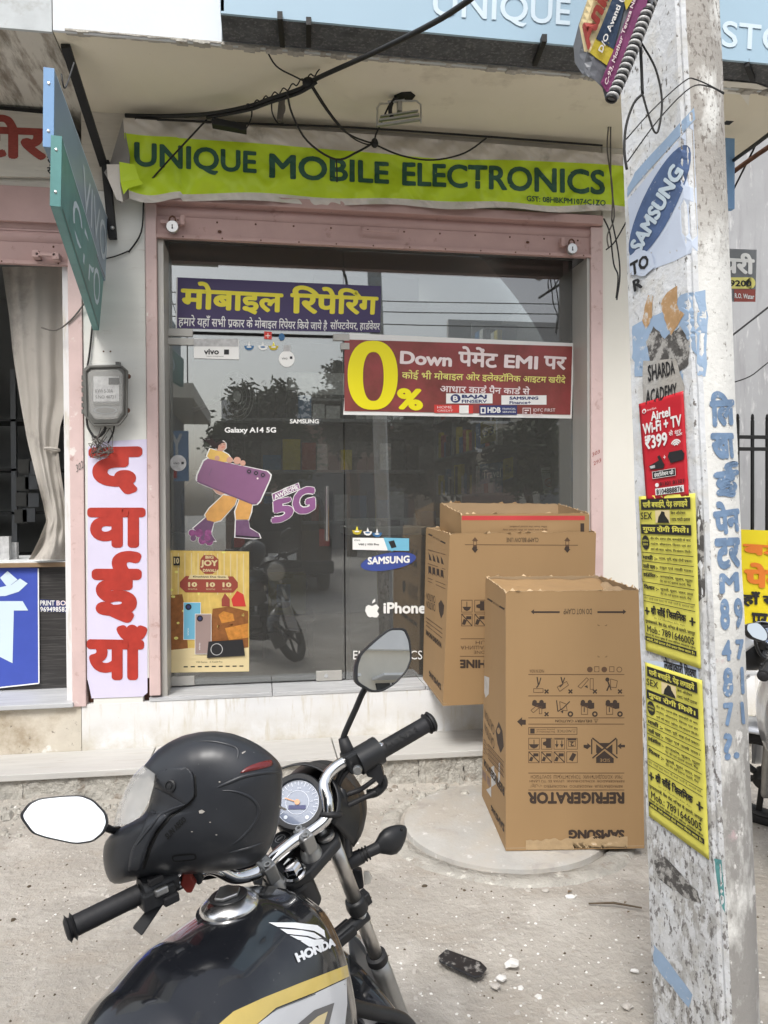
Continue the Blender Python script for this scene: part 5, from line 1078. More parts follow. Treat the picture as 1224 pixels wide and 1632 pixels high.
for i in range(4):
    for j in range(2):
        x0, y0 = 842+i*20.2, 1176+j*21.5; fr2(x0, y0, x0+18, y0+18.5); x, y = x0+9, y0+9
        if (i, j) == (0, 0): d.line([(x, y-6), (x, y+4)], 1.2, K); d.poly([(x-8, y+1), (x+8, y+1), (x+5, y+6), (x, y+8), (x-5, y+6)], K)
        elif (i, j) == (1, 0): d.rect(x-1, y-8, x+7, y+7, K); d.poly([(x-6, y-2), (x-1, y-4), (x+1, y), (x-1, y+4), (x-6, y+2)], K, 2)
        elif (i, j) == (2, 0):
            for k in (-4, 4): d.line([(x+k, y-5), (x+k, y+3)], 1.4, K); d.poly([(x+k-3, y+1), (x+k+3, y+1), (x+k, y+7)], K)
            d.line([(x-7, y-7), (x+7, y-7)], 1.2, K)
        elif (i, j) == (3, 0): d.rect(x-7, y-8, x+7, y-5, K); fr2(x-6, y-4, x+6, y+5); d.text('2', flip(x-3, y-3, x+3, y+4), K, bold=.03)
        elif (i, j) == (3, 1): d.poly([(x-5, y+4), (x+1, y-7), (x+7, y-4), (x+1, y+7)], K)
        else:
            d.rect(x-1, y-6, x+7, y-1, K); d.poly([(x-8, y+6), (x-5, y-1), (x-1, y+1), (x-3, y+7)], K); d.line([(x-8, y-8), (x+8, y+8)], 1.6, K, 2)
# clamp mark
d.rect(950, 1184, 976, 1200, K); d.line([(948, 1182), (980, 1208)], 3.4, 'card', 2); d.line([(978, 1182), (946, 1208)], 3.4, 'card', 2); d.line([(944, 1176), (984, 1208)], 2.2, K, 3); d.line([(982, 1176), (944, 1208)], 2.2, K, 4); d.poly([(950, 1206), (962, 1197), (978, 1206), (978, 1216), (950, 1216)], K); d.text('SIDE', flip(956, 1209, 972, 1214), 'card', 3)
for x in (943, 983): d.line([(x, 1178), (x, 1202)], 2, K)
for s, x in ((1, 930), (-1, 996)): d.poly([(x, 1187), (x+6*s, 1187), (x+6*s, 1184), (x+12*s, 1189), (x+6*s, 1194), (x+6*s, 1191), (x, 1191)], K)
d.text('DO NOT CLAMP', flip(898, 970, 943, 979), K)
for s, x in ((1, 846), (-1, 998)): d.poly([(x, 975), (x+5*s, 971), (x+5*s, 974), (x+46*s, 974), (x+46*s, 977), (x+5*s, 977), (x+5*s, 979)], K)
for x, y in ((953, 997), (967, 997), (953, 1047), (967, 1047)): d.line([(x, y-2), (x, y), (x+(3 if x < 960 else -3), y)], .8, KB)
d.done()
# crushed tape strip along the bottom edge
b = B(); hq_ = unitq([(838, 1339), (1000, 1333), (1000, 1354), (838, 1354)]); b.grid(lambda s, t: pfo(*[q_+(1-t)*5*pnoise(V((s*13, i_*9., 0)))*i_ for i_, q_ in enumerate(hq_(s, t))], .0008+.0035*abs(pnoise(V((s*16, t*5, 0))))), 60, 7); b.build('tape_strip', 'card_tape', fc, smooth=True)
# left side print
ps = planeG((f0+t3)/2, (fb[3]-f0).cross(t0-f0)); dd = Draw(onto(CB[('fridge_carton', 3)], 3.6), fc, step=.0005, fine=20)
q2 = lambda u0, v0, u1, v1, h0, h1: [(u0, v0), (u1, v1), (u1, v1+h1), (u0, v0+h0)]
def fl2(q): return [q[2], q[3], q[0], q[1]]
dd.text('SAMSUNG', fl2(q2(783, 1282, 804, 1314, 9, 14)), K, bold=.05); dd.text('REFRIGERATOR', fl2(q2(771, 1208, 804, 1254, 11, 16)), K, bold=.05)
for k in range(4): dd.line([(771, 1178+k*7), (803, 1215+k*8)], 1, KB)
for k in range(3): dd.text('REFRIGERADOR KUHLSCHRANK', fl2(q2(772, 1180+k*7, 802, 1217+k*8, 3, 4)), KB)
for k, (a_, c_) in enumerate(((1130, 1158), (1152, 1180))): dd.text('CAUTION', fl2(q2(773, a_, 788, c_, 13, 16)), K); 
dd.poly([(790, 1165), (795, 1150), (801, 1165), (803, 1190), (798, 1200), (793, 1185)], K); dd.line([(778, 956), (805, 974)], .1, K); dd.line([(777, 954), (785, 959)], 2.6, K); dd.line([(796, 966), (804, 971)], 2.6, K); dd.text('DO NOT CLAMP', fl2(q2(786, 958, 795, 964, 3, 3)), K)
dd.poly([(772, 1077), (780, 1080), (779, 1106), (774, 1112), (772, 1104)], 'pack_white', 1, 'torn_label'); dd.poly([(766, 1216), (783, 1238), (783, 1271), (767, 1246)], 'pack_white', 1, 'shipping_label'); dd.text('||||| |||', q2(768, 1224, 781, 1241, 12, 14), 'navy', 2); dd.done()
# washing machine carton on the ledge
Zl = ZS+.003
g0_ = P(706, 1125, Z=Zl); g3 = P(674, 1082, Z=Zl); g3.y = min(g3.y, .20); g1_ = P(944, 1125, Y=g0_.y-.02); g1_.z = Zl; gb = [g0_, g1_, g1_+(g3-g0_), g3]
h0 = P(717, 850, Y=g0_.y+.0); h1 = P(950, 851, Y=g1_.y); h1.z = h0.z; h3 = P(679, 836, Y=g3.y-.01); h3.z = h0.z+.012; gt = [h0, h1, h1+(h3-h0), h3]
wc = carton('washing_machine_carton', 'wide upside-down washing machine carton overhanging the marble ledge', gb, gt, .005, 8)
pw = planeG((g0_+h0)/2, (g1_-g0_).cross(h0-g0_)); d = Draw(onto(CB[('washing_machine_carton', 0)], 4.3), wc, step=.0006, fine=24)
d.text('CLAMP BELOW LINE', flip(807, 857, 858, 864), K); d.line([(741, 868), (921, 869)], 1, KB)
for x in (757, 904): d.poly([(x-5, 862), (x, 856), (x+5, 862), (x+3, 862), (x+3, 874), (x-3, 874), (x-3, 862)], KB); d.poly([(x-2, 863), (x+2, 863), (x+2, 868), (x-2, 868)], 'card', 2); d.poly([(x-3, 871), (x+3, 871), (x+3, 875), (x+5, 875), (x, 881), (x-5, 875), (x-3, 875)], K, 3)
for i, (x0, y0) in enumerate(((735, 956), (756, 956), (735, 978), (756, 978))):
    fr2(x0, y0, x0+18, y0+20); x, y = x0+9, y0+10
    if i == 0: d.line([(x, y-7), (x, y+4)], 1.2, K); d.poly([(x-7, y+1), (x+7, y+1), (x+4, y+6), (x, y+8), (x-4, y+6)], K)
    elif i == 1: d.rect(x, y-8, x+7, y+7, K); d.poly([(x-6, y-2), (x+1, y-4), (x+1, y+4), (x-6, y+2)], K, 2)
    else: d.rect(x-1, y-6, x+7, y-1, K); d.poly([(x-8, y+7), (x-5, y-2), (x, y+1), (x-3, y+8)], K); d.line([(x-8, y-9), (x+8, y+9)], 1.5, K, 2)
d.text('WASHING MACHINE', flip(733, 1051, 905, 1065), K, bold=.05, res=3); d.line([(733, 1046), (900, 1046)], 1, KB); d.line([(734, 1018), (900, 1018)], 1, KB); d.text('LAVADORA  PESUKONE', flip(755, 1037, 850, 1042), KB); d.text('СТИРАЛЬНАЯ МАШИНА', flip(734, 1029, 850, 1035), KB); d.text('MESIN BASUH', flip(758, 1021, 830, 1027), KB); d.done()
pw2 = planeG((g0_+h3)/2, (g3-g0_).cross(h0-g0_)); dd = Draw(onto(CB[('washing_machine_carton', 3)], 4.5), wc, step=.0006, fine=20)
dd.text('SAMSUNG', fl2(q2(684, 1068, 703, 1090, 9, 11)), K, bold=.05); dd.text('WASHING MACHINE', fl2(q2(679, 1003, 704, 1024, 8, 10)), K, bold=.05)
for k in range(3): dd.line([(679, 984+k*6), (705, 1003+k*7)], 1, KB)
for k, y in enumerate((876, 898, 921, 926)): dd.line([(682, y), (710, y+8+k*1.5)], 1, KB)
for i in range(4):
    x = 685+i*6.5; y = 886+i*2; dd.poly([(x-2, y-6), (x+1, y), (x+3, y+8), (x-1, y+6)], K); dd.poly([(x-2, y+16), (x+2, y+17), (x+3, y+30), (x, y+26), (x-2, y+29)], K, 2)
for k in range(2): dd.text('CAUTION', fl2(q2(680, 944+k*13, 694, 950+k*13, 11, 12)), K)
dd.poly([(699, 962), (703, 956), (708, 965), (707, 978), (703, 986), (700, 975)], K); dd.line([(683, 851), (689, 854)], 2.4, K); dd.line([(702, 862), (710, 866)], 2.4, K); dd.text('DO NOT CLAMP', fl2(q2(690, 854, 701, 859, 3, 3)), K); dd.done()
# shallow open carton sitting in it
z3 = P(735, 820, Y=g0_.y+.06).z; a0 = P(735, 819, Y=g0_.y+.05); a1 = P(939, 819, Y=g1_.y+.06); a1.z = a0.z; a3 = P(701, 801, Y=g3.y-.03); a2 = P(938, 808, Y=g1_.y+.5)
sdv = a3-a0; sdv.z = 0; tp3 = [a0, a1, a1+sdv*.85, a0+sdv]; bt3 = [q+V((0, 0, -.24)) for q in tp3]; tp3[3] = V((a3.x, tp3[3].y, P(701, 801, Y=tp3[3].y).z)); tp3[2].z = P(900, 803, Y=tp3[2].y).z; bt3 = [V((q.x, q.y, a0.z-.24)) for q in tp3]
oc3 = carton('open_carton', 'shallow open carton with a red stripe sitting inside the washing machine carton', bt3, tp3, .005, 15)
pw = planeG(a0, (a1-a0).cross(V((0, 0, 1)))); d = Draw(onto(CB[('open_carton', 0)], 4.4), oc3, step=.0006, fine=24)
d.rect(736, 822, 932, 829, 'red_tape'); d.text('strips are used on this carton may', flip(801, 842, 872, 846), KB); d.text('differ from the actual product', flip(812, 837, 872, 841), KB); d.rect(925, 834, 931, 849, K); d.done()
# ---------------------------------------------------------------- signs and stickers on the glass
def sheet(name, label, cat_, q, m, Y=GY-.004, th=.0015, ripple=0, group=None):
    o = thing(name, label, cat_, P(*q[0], Y=Y), group); b = B()
    if ripple: b.grid(lambda s, t: P(*unitq(q)(s, t), Y=Y-ripple*abs(pnoise(V((s*9, t*4, len(label)))))-ripple*.5*abs(pnoise(V((s*30, t*13, 2))))), 60, 16); b.build('sheet', m, o, smooth=True)
    else: b.poly([P(u, v, Y=Y) for u, v in q], (0, -th, 0)); b.build('sheet', m, o)
    return o
q = [(282, 442), (607, 456), (606, 530), (280, 523)]
o = sheet('repair_sign', 'violet mobile repairing sign with yellow Hindi title on the upper glass', 'sign', q, 'violet'); d = Draw(planeY(GY-.006), o, step=.0006)
d.text('मोबाइल', [(289, 447), (452, 456), (451, 503), (287, 497)], 'yellow_print', 2, bold=.035, res=4); d.text('रिपेरिंग', [(463, 454), (604, 462), (602, 502), (462, 500)], 'yellow_print', 2, bold=.035, res=4)
d.text('हमारे यहाँ सभी प्रकार के मोबाइल रिपेयर किये जाये है', [(285, 501), (522, 510), (521, 528), (284, 522)], 'white_print', 2, bold=.012, res=3); d.text('सॉफ्टवेयर, हार्डवेयर', [(527, 509), (606, 511), (605, 528), (526, 527)], 'white_print', 2, bold=.012, res=3)
d.line([(282, 443), (281, 523)], 2, 'white_print'); d.done()
q = [(556, 531), (915, 547), (911, 667), (547, 661)]
o = sheet('finance_sign', 'dark red zero down payment finance banner stuck on the right glass', 'sign', q, 'white_print', ripple=.002)
qi = [(549, 541), (912, 552), (909, 661), (549, 655)]
b = B(); b.grid(lambda s, t: P(*unitq(qi)(s, t), Y=GY-.0075-.0015*abs(pnoise(V((s*9, t*4, 9))))), 60, 16); b.build('red_field', 'emi_red', o, smooth=True)
d = Draw(planeY(GY-.0098), o, step=.0006); c0x, c0y = 594, 598
outr = [(c0x+40*(abs(math.cos(t))**.8)*math.copysign(1, math.cos(t)), c0y+55*(abs(math.sin(t))**.92)*math.copysign(1, math.sin(t))) for t in [k*.1309 for k in range(48)]]
inn = [(595+16.5*(abs(math.cos(t))**.8)*math.copysign(1, math.cos(t)), 600+39*(abs(math.sin(t))**.92)*math.copysign(1, math.sin(t))) for t in [k*.1309 for k in range(48)]]
k_ = B(); k_.add([planeY(GY-.0108)(u, v, 0) for u, v in outr+inn], [(i, (i+1) % 48, 48+(i+1) % 48, 48+i) for i in range(48)]); k_.build('big_zero', 'strong_yellow', o, recalc=False)
d.text('%', [(633, 618), (675, 620), (674, 655), (632, 652)], 'strong_yellow', 2, bold=.05, res=4); d.text('Down', [(638, 559), (721, 564), (720, 585), (637, 580)], 'pinkish_white', 2, bold=.04, res=4); d.text('पेमेंट', [(731, 551), (794, 555), (793, 587), (730, 583)], 'pinkish_white', 2, bold=.03, res=4)
d.text('EMI', [(804, 565), (858, 568), (857, 589), (803, 586)], 'pinkish_white', 2, bold=.035, res=4); d.text('पर', [(867, 567), (903, 569), (902, 590), (866, 588)], 'pinkish_white', 2, bold=.03, res=4)
d.text('कोई भी मोबाइल ओर इलेक्ट्रॉनिक आइटम खरीदे', [(641, 589), (902, 598), (901, 612), (640, 605)], 'pale_yellow', 2, bold=.015, res=3); d.text('आधार कार्ड पैन कार्ड से', [(702, 611), (845, 616), (844, 629), (701, 625)], 'pinkish_white', 2, bold=.015, res=3)
d.rect(711, 627, 785, 643, 'white_print'); d.disc(726, 635, 8, 'navy', 2, 7); d.text('B', (722, 631, 730, 639), 'white_print', 3, bold=.03); d.text('BAJAJ', (736, 629, 776, 636), 'navy', 2, bold=.05); d.text('FINSERV', (736, 637, 776, 642), 'navy', 2, bold=.03)
d.rect(799, 630, 871, 645, 'white_print'); d.text('SAMSUNG', (812, 632, 858, 637), 'navy', 2, bold=.05); d.text('Finance+', (812, 639, 846, 644), 'navy', 2, bold=.03)
d.rect(692, 645, 732, 658, 'red_print'); d.text('HOME', (697, 647, 720, 651), 'pinkish_white', 2); d.text('CREDIT', (697, 653, 722, 656), 'pinkish_white', 2); d.rect(732, 646, 754, 659, 'white_print'); d.rect(747, 646, 754, 659, 'red_print', 2)
d.rect(764, 646, 824, 661, 'navy'); d.frame(766, 649, 774, 659, 2, 'white_print', 2); d.text('HDB', (777, 649, 798, 658), 'white_print', 2, bold=.04); d.text('FINANCIAL', (801, 650, 822, 653), 'white_print', 2); d.text('SERVICES', (801, 655, 822, 658), 'white_print', 2)
d.frame(833, 650, 846, 662, 1, 'pinkish_white', 1); d.rect(836, 653, 843, 655, 'pinkish_white'); d.rect(836, 657, 840, 659, 'pinkish_white'); d.text('IDFC FIRST', (850, 651, 885, 656), 'pinkish_white', 2); d.text('Bank', (850, 658, 866, 663), 'pinkish_white', 2); d.done()
q = [(309, 539), (381, 542), (381, 573), (309, 571)]
o = sheet('brand_sticker', 'small white and grey sticker with a brand word at the door top', 'sticker', q, 'white_print'); d = Draw(planeY(GY-.006), o)
d.rect(309, 540, 380, 552, 'pack_white'); d.text('vivo', (325, 556, 349, 565), 'black_print', 2, bold=.03); d.rect(357, 557, 365, 565, 'black_print'); d.text('Camera co-engineering', (329, 567, 356, 569), 'black_print', 2); d.done()
def gsheet(name, label, cat_, pts, m, group=None, Y=GY-.004):
    o = thing(name, label, cat_, P(*pts[0], Y=Y), group); b = B(); b.poly([P(u, v, Y=Y) for u, v in pts], (0, -.0012, 0)); b.build('sheet', m, o); return o, Draw(planeY(Y-.0015), o, step=.0005)
def circ(x, y, r, ry=None, n=28): return [(x+r*math.cos(k*6.28318/n), y+(ry or r)*math.sin(k*6.28318/n)) for k in range(n)]
o, d = gsheet('round_sticker', 'round white sticker with a small tab near the door top', 'sticker', circ(457, 572, 12.5, 13), 'white_print'); d.text('vivo', (449, 569, 458, 573), 'pack_dark'); d.rect(462, 568, 466, 572, 'pack_dark'); d.rect(452, 550, 463, 560, 'pack_white'); d.done()
o, d = gsheet('round_sticker', 'round pale sticker low at the hinge edge beside the phone girl', 'sticker', circ(284, 738, 13, 13), 'pack_white'); d.text('vivo', (276, 736, 286, 740), 'pack_dark'); d.rect(289, 736, 293, 740, 'pack_dark'); d.done()
for x, y, m, lb, s in ((397, 551, 'pack_blue', 'blue oil lamp sticker first in the row at the door top', 1), (419, 551, 'white_print', 'white oil lamp sticker in the middle of the row at the door top', 1), (436, 551, 'pack_yellow', 'golden oil lamp sticker last in the row at the door top', 1), (569, 845, 'pack_yellow', 'golden oil lamp sticker above the blue brand oval', 1), (586, 847, 'white_print', 'white oil lamp sticker between the golden and blue ones above the brand oval', .9), (601, 849, 'pack_blue', 'blue oil lamp sticker above the teal phone strip', 1)):
    o, d = gsheet('lamp_sticker', lb, 'sticker', [(x-8*s, y), (x+8*s, y), (x+6*s, y+5*s), (x+2*s, y+7*s), (x-2*s, y+7*s), (x-6*s, y+5*s)], m); d.poly([(x-2, y), (x, y-7), (x+2, y)], 'white_print' if m != 'pack_yellow' else 'yellow_print'); d.disc(x, y+2, 4, 'white_print' if m != 'white_print' else 'pack_blue', 2, 1.2); d.done()
o, d = gsheet('festive_sticker', 'tiny red square sticker under the violet sign', 'sticker', [(421, 528), (433, 529), (433, 541), (421, 540)], 'red_print'); d.line([(427, 531), (427, 539)], 1, 'white_print'); d.line([(423, 535), (431, 535)], 1, 'white_print'); d.done()
o, d = gsheet('footprint_sticker', 'tiny blue footprints sticker beside the red square one', 'sticker', circ(449, 537, 5, 6, 12), 'pack_blue'); d.done()
for t, bx, lb in (('SAMSUNG', (462, 668, 508, 675), 'white SAMSUNG lettering on the door glass above the trees'), ('Galaxy A14 5G', (358, 681, 440, 692), 'white Galaxy A14 5G lettering above the phone girl')):
    o = thing('glass_lettering', lb, 'lettering', P(bx[0], bx[1], Y=GY-.004)); d = Draw(planeY(GY-.002), o); d.text(t, bx, 'white_print', bold=.03, res=3); d.done()
# cut-out advertisement of a person carrying a huge lilac phone
ad = thing('phone_cutout', 'large cut-out sticker of a woman in orange carrying a giant lilac phone', 'sticker', P(370, 780, Y=GY-.004)); d = Draw(planeY(GY-.002), ad, step=.0007)
def outl(pts, m, layer, gr=2.0):
    cx = sum(p[0] for p in pts)/len(pts); cy = sum(p[1] for p in pts)/len(pts)
    d.poly([(cx+(x-cx)*(1+gr/max(6, math.hypot(x-cx, y-cy))), cy+(y-cy)*(1+gr/max(6, math.hypot(x-cx, y-cy)))) for x, y in pts], 'white_print', 1); d.poly(pts, m, layer, name='picture')
outl([(330, 727), (335, 715), (345, 718), (353, 719), (363, 724), (372, 735), (340, 738)], 'shirt', 3); outl([(344, 713), (348, 705), (356, 703), (360, 707), (360, 714), (354, 719), (347, 719)], 'skin', 4, 1.2)
d.poly([(342, 713), (345, 705), (353, 702), (360, 706), (354, 706), (348, 710), (347, 716)], 'hair', 5, 'picture'); d.poly([(345, 712), (338, 712), (331, 705), (322, 701), (330, 701), (336, 700), (342, 704), (346, 708)], 'hair', 5, 'picture')
for t0_ in (0, 1): d.line([(342, 704-t0_*2), (334, 698), (326, 699+t0_*3)], 1, 'hair', 5)
for x, y in ((352, 709), (357, 708)): d.disc(x, y, .9, 'hair', 6, .6, n=8)
d.line([(353, 713), (357, 712)], .9, 'red_print', 6)
outl([(331, 731), (425, 751), (431, 757), (429, 765), (414, 798), (409, 803), (401, 804), (318, 770), (314, 765), (315, 757), (325, 735)], 'phone_lilac', 4, 2.4)
for x, y in ((397, 751.5), (408, 754), (419, 757)): d.disc(x, y, 4.8, 'boot', 5, n=16); d.disc(x, y, 3.2, 'black_print', 6, n=14); d.disc(x, y, 1.5, 'phone_lilac', 7, n=10)
d.disc(410.5, 762.5, 1.5, 'pinkish_white', 5, n=8); d.line([(338, 746), (333, 758)], 1, 'boot', 5); d.line([(314, 767), (402, 803), (409, 803)], 1.6, 'boot', 5)
for x, y, r in ((346, 730, 4), (366, 733, 5), (378, 734, 6), (387, 738, 4.5)): d.disc(x, y, r, 'skin', 6, n=12)
outl([(338, 778), (345, 786), (352, 789), (360, 786), (352, 782)], 'skin', 3, 1); 
outl([(356, 789), (378, 793), (374, 805), (352, 829), (342, 832), (330, 829), (327, 820), (334, 810)], 'trouser', 4); outl([(382, 795), (402, 804), (400, 816), (396, 828), (376, 828), (375, 815)], 'trouser', 4)
outl([(329, 824), (341, 832), (336, 850), (344, 862), (330, 862), (314, 848), (308, 842)], 'boot', 3); outl([(376, 829), (396, 829), (398, 842), (412, 850), (415, 857), (404, 858), (375, 856)], 'boot', 3); d.line([(376, 854), (414, 857)], 2, 'black_print', 5)
random.seed(4)
for i in range(14): x, y = 300+random.random()*36, 848+random.random()*18; outl(circ(x, y, random.uniform(4, 7), None, 9), 'flower' if i % 3 else 'boot', 5+i*.3, 1.0)
d.done()
o = thing('five_g_sticker', 'purple 5G lettering sticker beside the phone girl', 'sticker', P(460, 800, Y=GY-.004)); d = Draw(planeY(GY-.002), o, step=.0007)
d.text('5', [(430, 797), (467, 790), (470, 826), (432, 838)], 'white_print', 1, bold=.075, res=3); d.text('G', [(464, 780), (503, 772), (504, 815), (466, 826)], 'white_print', 1, bold=.075, res=3); d.text('5', [(431, 798), (466, 791), (469, 825), (433, 837)], 'five_g', 3, bold=.05, res=3); d.text('G', [(465, 781), (502, 773), (503, 814), (467, 825)], 'five_g', 3, bold=.05, res=3)
d.poly([(433, 787), (476, 769), (479, 780), (435, 799)], 'white_print', 4); d.poly([(434, 788), (475, 770), (478, 779), (436, 797)], 'five_g', 5); d.text('AWESOME', [(436, 789), (474, 773), (476, 779), (438, 796)], 'white_print', 6, bold=.03); d.text('GET ON', [(450, 779), (470, 771), (471, 775), (451, 783)], 'white_print', 6, bold=.03); d.done()
# festive poster at the door foot
q = [(267, 877), (397, 879), (397, 1070), (266, 1072)]
o = sheet('festival_poster', 'golden festival phone poster reading BIG JOY at the foot of the door', 'poster', q, 'poster_gold'); d = Draw(planeY(GY-.006), o, step=.0006, uq=q)
random.seed(6)
for i in range(12): d.line([(.05+i*.08, .02), (.05+i*.08, random.uniform(.25, .4))], .012, 'poster_cream', 1)
for i in range(16): d.disc(random.random()*.95+.02, random.random()*.9, random.uniform(.012, .03), 'pale_yellow', 2, random.uniform(.008, .018), n=12)
d.poly([(.0, .37), (.18, .36), (.22, .5), (.26, .9), (0, .9)], 'poster_brown', 2); d.poly([(.55, .48), (.75, .46), (.99, .5), (.99, .9), (.5, .85)], 'poster_brown', 2); d.poly([(.62, .53), (.68, .50), (.8, .52), (.82, .58), (.66, .6)], 'poster_orange', 3); d.poly([(.78, .40), (.85, .33), (.93, .36), (.96, .46), (.8, .46)], 'red_print', 3); d.poly([(.66, .4), (.70, .35), (.76, .4), (.76, .46), (.66, .46)], 'poster_maroon', 3)
d.poly([(0, .82), (.3, .80), (.6, .84), (1, .80), (1, .9), (0, .92)], 'poster_cream', 3); d.poly([(.7, .64), (.99, .6), (.99, .72), (.75, .74)], 'poster_orange', 4)
d.rect(.07, .05, .15, .125, 'black_print', 3); d.text('10', (.08, .06, .14, .11), 'poster_cream', 4, bold=.04); d.text('YEARS', (.07, .13, .15, .14), 'black_print', 4)
d.poly([(.40, .07), (.44, .035), (.56, .035), (.62, .07), (.62, .15), (.55, .19), (.45, .19), (.39, .15)], 'poster_maroon', 3); d.text('BIG', (.46, .04, .56, .065), 'poster_cream', 4, bold=.04); d.text('JOY', (.40, .075, .61, .14), 'poster_cream', 5, bold=.05, res=3); d.text('DIWALI', (.43, .15, .59, .175), 'poster_cream', 5, bold=.04)
d.poly([(.15, .26), (.22, .21), (.80, .21), (.86, .26), (.86, .30), (.80, .345), (.22, .345), (.15, .30)], 'poster_maroon', 3); d.poly([(.27, .20), (.73, .20), (.75, .235), (.25, .235)], 'poster_cream', 5); d.text('Khushiyan Dus Guna', (.31, .207, .71, .226), 'black_print', 6, bold=.02)
for x in (.25, .47, .67): d.text('10', (x, .26, x+.11, .30), 'poster_cream', 5, bold=.05); d.text('MONTHS', (x, .312, x+.11, .325), 'poster_cream', 5)
for (x0, y0, x1, y1, m) in ((.20, .43, .40, .73, 'phone_blue'), (.34, .525, .53, .85, 'phone_taupe')):
    L7 = 6 if x0 < .3 else 12; d.rect(x0-.006, y0-.004, x1+.006, y1+.004, 'white_print', L7); d.rect(x0, y0, x1, y1, m, L7+1); d.disc(x0+.055, y0+.035, .038, 'black_print', L7+2, .026); d.disc(x0+.055, y0+.035, .02, 'navy', L7+3, .014); d.text('vivo', [(x0+.04, y1-.03), (x0+.04, y1-.09), (x0+.06, y1-.09), (x0+.06, y1-.03)], 'white_print', L7+2)
d.poly([(.50, .75), (.92, .735), (.95, .87), (.48, .885)], 'black_print', 17); d.disc(.60, .815, .075, 'coil_white', 18, .05); d.disc(.60, .815, .066, 'black_print', 19, .044); d.rect(0, .9, 1, 1, 'poster_cream', 8); d.text('V50 Series   X Fold3 Pro', (.35, .91, .67, .925), 'black_print', 9)
for i in range(9): d.rect(.2+i*.085, .95, .25+i*.085, .96, 'black_print', 9)
d.done()
# fixed pane: brand oval, fruit logo, phone strip
d_ = None
o, d = gsheet('brand_oval', 'tilted blue SAMSUNG oval sticker on the fixed pane', 'sticker', [(619+44.5*math.cos(t)*math.cos(-.16)-13.5*math.sin(t)*math.sin(-.16), 895+44.5*math.cos(t)*math.sin(-.16)+13.5*math.sin(t)*math.cos(-.16)) for t in [k*.2094 for k in range(30)]], 'samsung_blue'); d.text('SAMSUNG', [(586, 888), (653, 885), (653, 897), (586, 900)], 'white_print', 2, bold=.04, res=3); d.done()
o, d = gsheet('phone_strip', 'white strip sticker with a teal phone picture on the fixed pane', 'sticker', [(562, 857), (652, 858), (652, 878), (562, 876)], 'white_print'); d.poly([(611, 857), (652, 858), (652, 878), (618, 877)], 'phone_blue', 2); d.poly([(618, 861), (640, 859), (646, 869), (624, 879)], 'phone_blue', 3); d.poly([(619, 863), (628, 861), (632, 872), (624, 874)], 'black_print', 4); d.text('vivo', (564, 859, 574, 862), 'black_print', 2); d.text('V60 | V50 Pro', (571, 866, 604, 870), 'black_print', 2, bold=.02); d.done()
o, d = gsheet('fruit_logo_sticker', 'white bitten fruit logo with iPhone lettering on the fixed pane', 'sticker', [(593, 966), (600, 963), (604, 968), (601, 974), (604, 979), (601, 984), (596, 984), (593, 983), (590, 984), (586, 982), (582, 974), (583, 967), (587, 964)], 'white_print'); d.poly([(593, 962), (594, 957), (598, 954), (598, 959)], 'white_print'); d.text('iPhone', (611, 960, 679, 978), 'white_print', 1, bold=.035, res=3); d.done()
o = thing('glass_lettering', 'thin white letters CS low on the fixed pane partly behind the mirror', 'lettering', P(655, 1040, Y=GY-.004)); d = Draw(planeY(GY-.002), o); d.text('ELECTRONICS', (563, 1037, 673, 1051), 'white_print', res=3); d.done()
b = B(); b.poly([P(u, v, Y=.9) for u, v in ((862, 746), (884, 742), (890, 785), (868, 790))], (0, .004, 0)); o = b.build('paper_notice', 'white_print', org=P(865, 760, Y=.9)); tag(o, 'white paper notice with red print hanging behind the right glass', 'notice')
d = Draw(planeY(.895), o, step=.001); d.text('मरम्मत', (864, 749, 884, 757), 'black_print'); d.disc(877, 769, 9, 'red_print', 1, 7); d.disc(877, 769, 8, 'white_print', 2, 6); d.text('SALE', (871, 766, 883, 772), 'red_print', 3); d.rect(868, 781, 888, 786, 'navy'); d.done()

# dropped phone cover on the ground
b = B(); p = P(738, 1541, Z=.02); q = [P(u, v, Z=.016) for u, v in ((711, 1516), (766, 1536), (776, 1546), (768, 1558), (757, 1561), (700, 1534), (698, 1528))]
b.poly(q, (0, 0, .009)); o = b.build('phone_cover', 'phone_black', org=p, bevel=.002); tag(o, 'black phone screen cover lying on whitish dust in front of the motorcycle fork', 'phone cover')
for (u, v, s_) in ((905, 1423, .02), (995, 1440, .012), (1000, 1455, .012), (560, 1540, .02)):
    p = P(u, v, Z=.012); b = B(); b.add([p, p+V((s_, .004, .004)), p+V((s_*1.2, s_*.6, .001)), p+V((s_*.2, s_*.5, .005))], [(0, 1, 2, 3)]); tag(b.build('dry_leaf', 'dry_leaf', org=p, solid=.001), 'small dry leaf scrap on the dusty ground', 'leaf', 'dry leaf scraps')
# broken plaster flakes at the foot of the step on the left
random.seed(9)
for i in range(26):
    u, v = random.gauss(105, 26), random.uniform(1246, 1272); p = P(u, v, Z=.03+.05*max(0, 1-(v-1240)/30)); s_ = random.uniform(.015, .045); b = B(); a = random.random()*6
    b.poly([p+V((s_*math.cos(a+k)*random.uniform(.6, 1), s_*math.sin(a+k)*.6, s_*.5*math.sin(a*3+k))) for k in (0, 1.4, 2.7, 4.1, 5.2)], (0, 0, .006)); tag(b.build('plaster_flake', 'rough_stone' if i % 3 else 'pebble', org=p), 'broken plaster flake in the heap at the step foot', 'flake', 'plaster flakes heaped at the step foot')

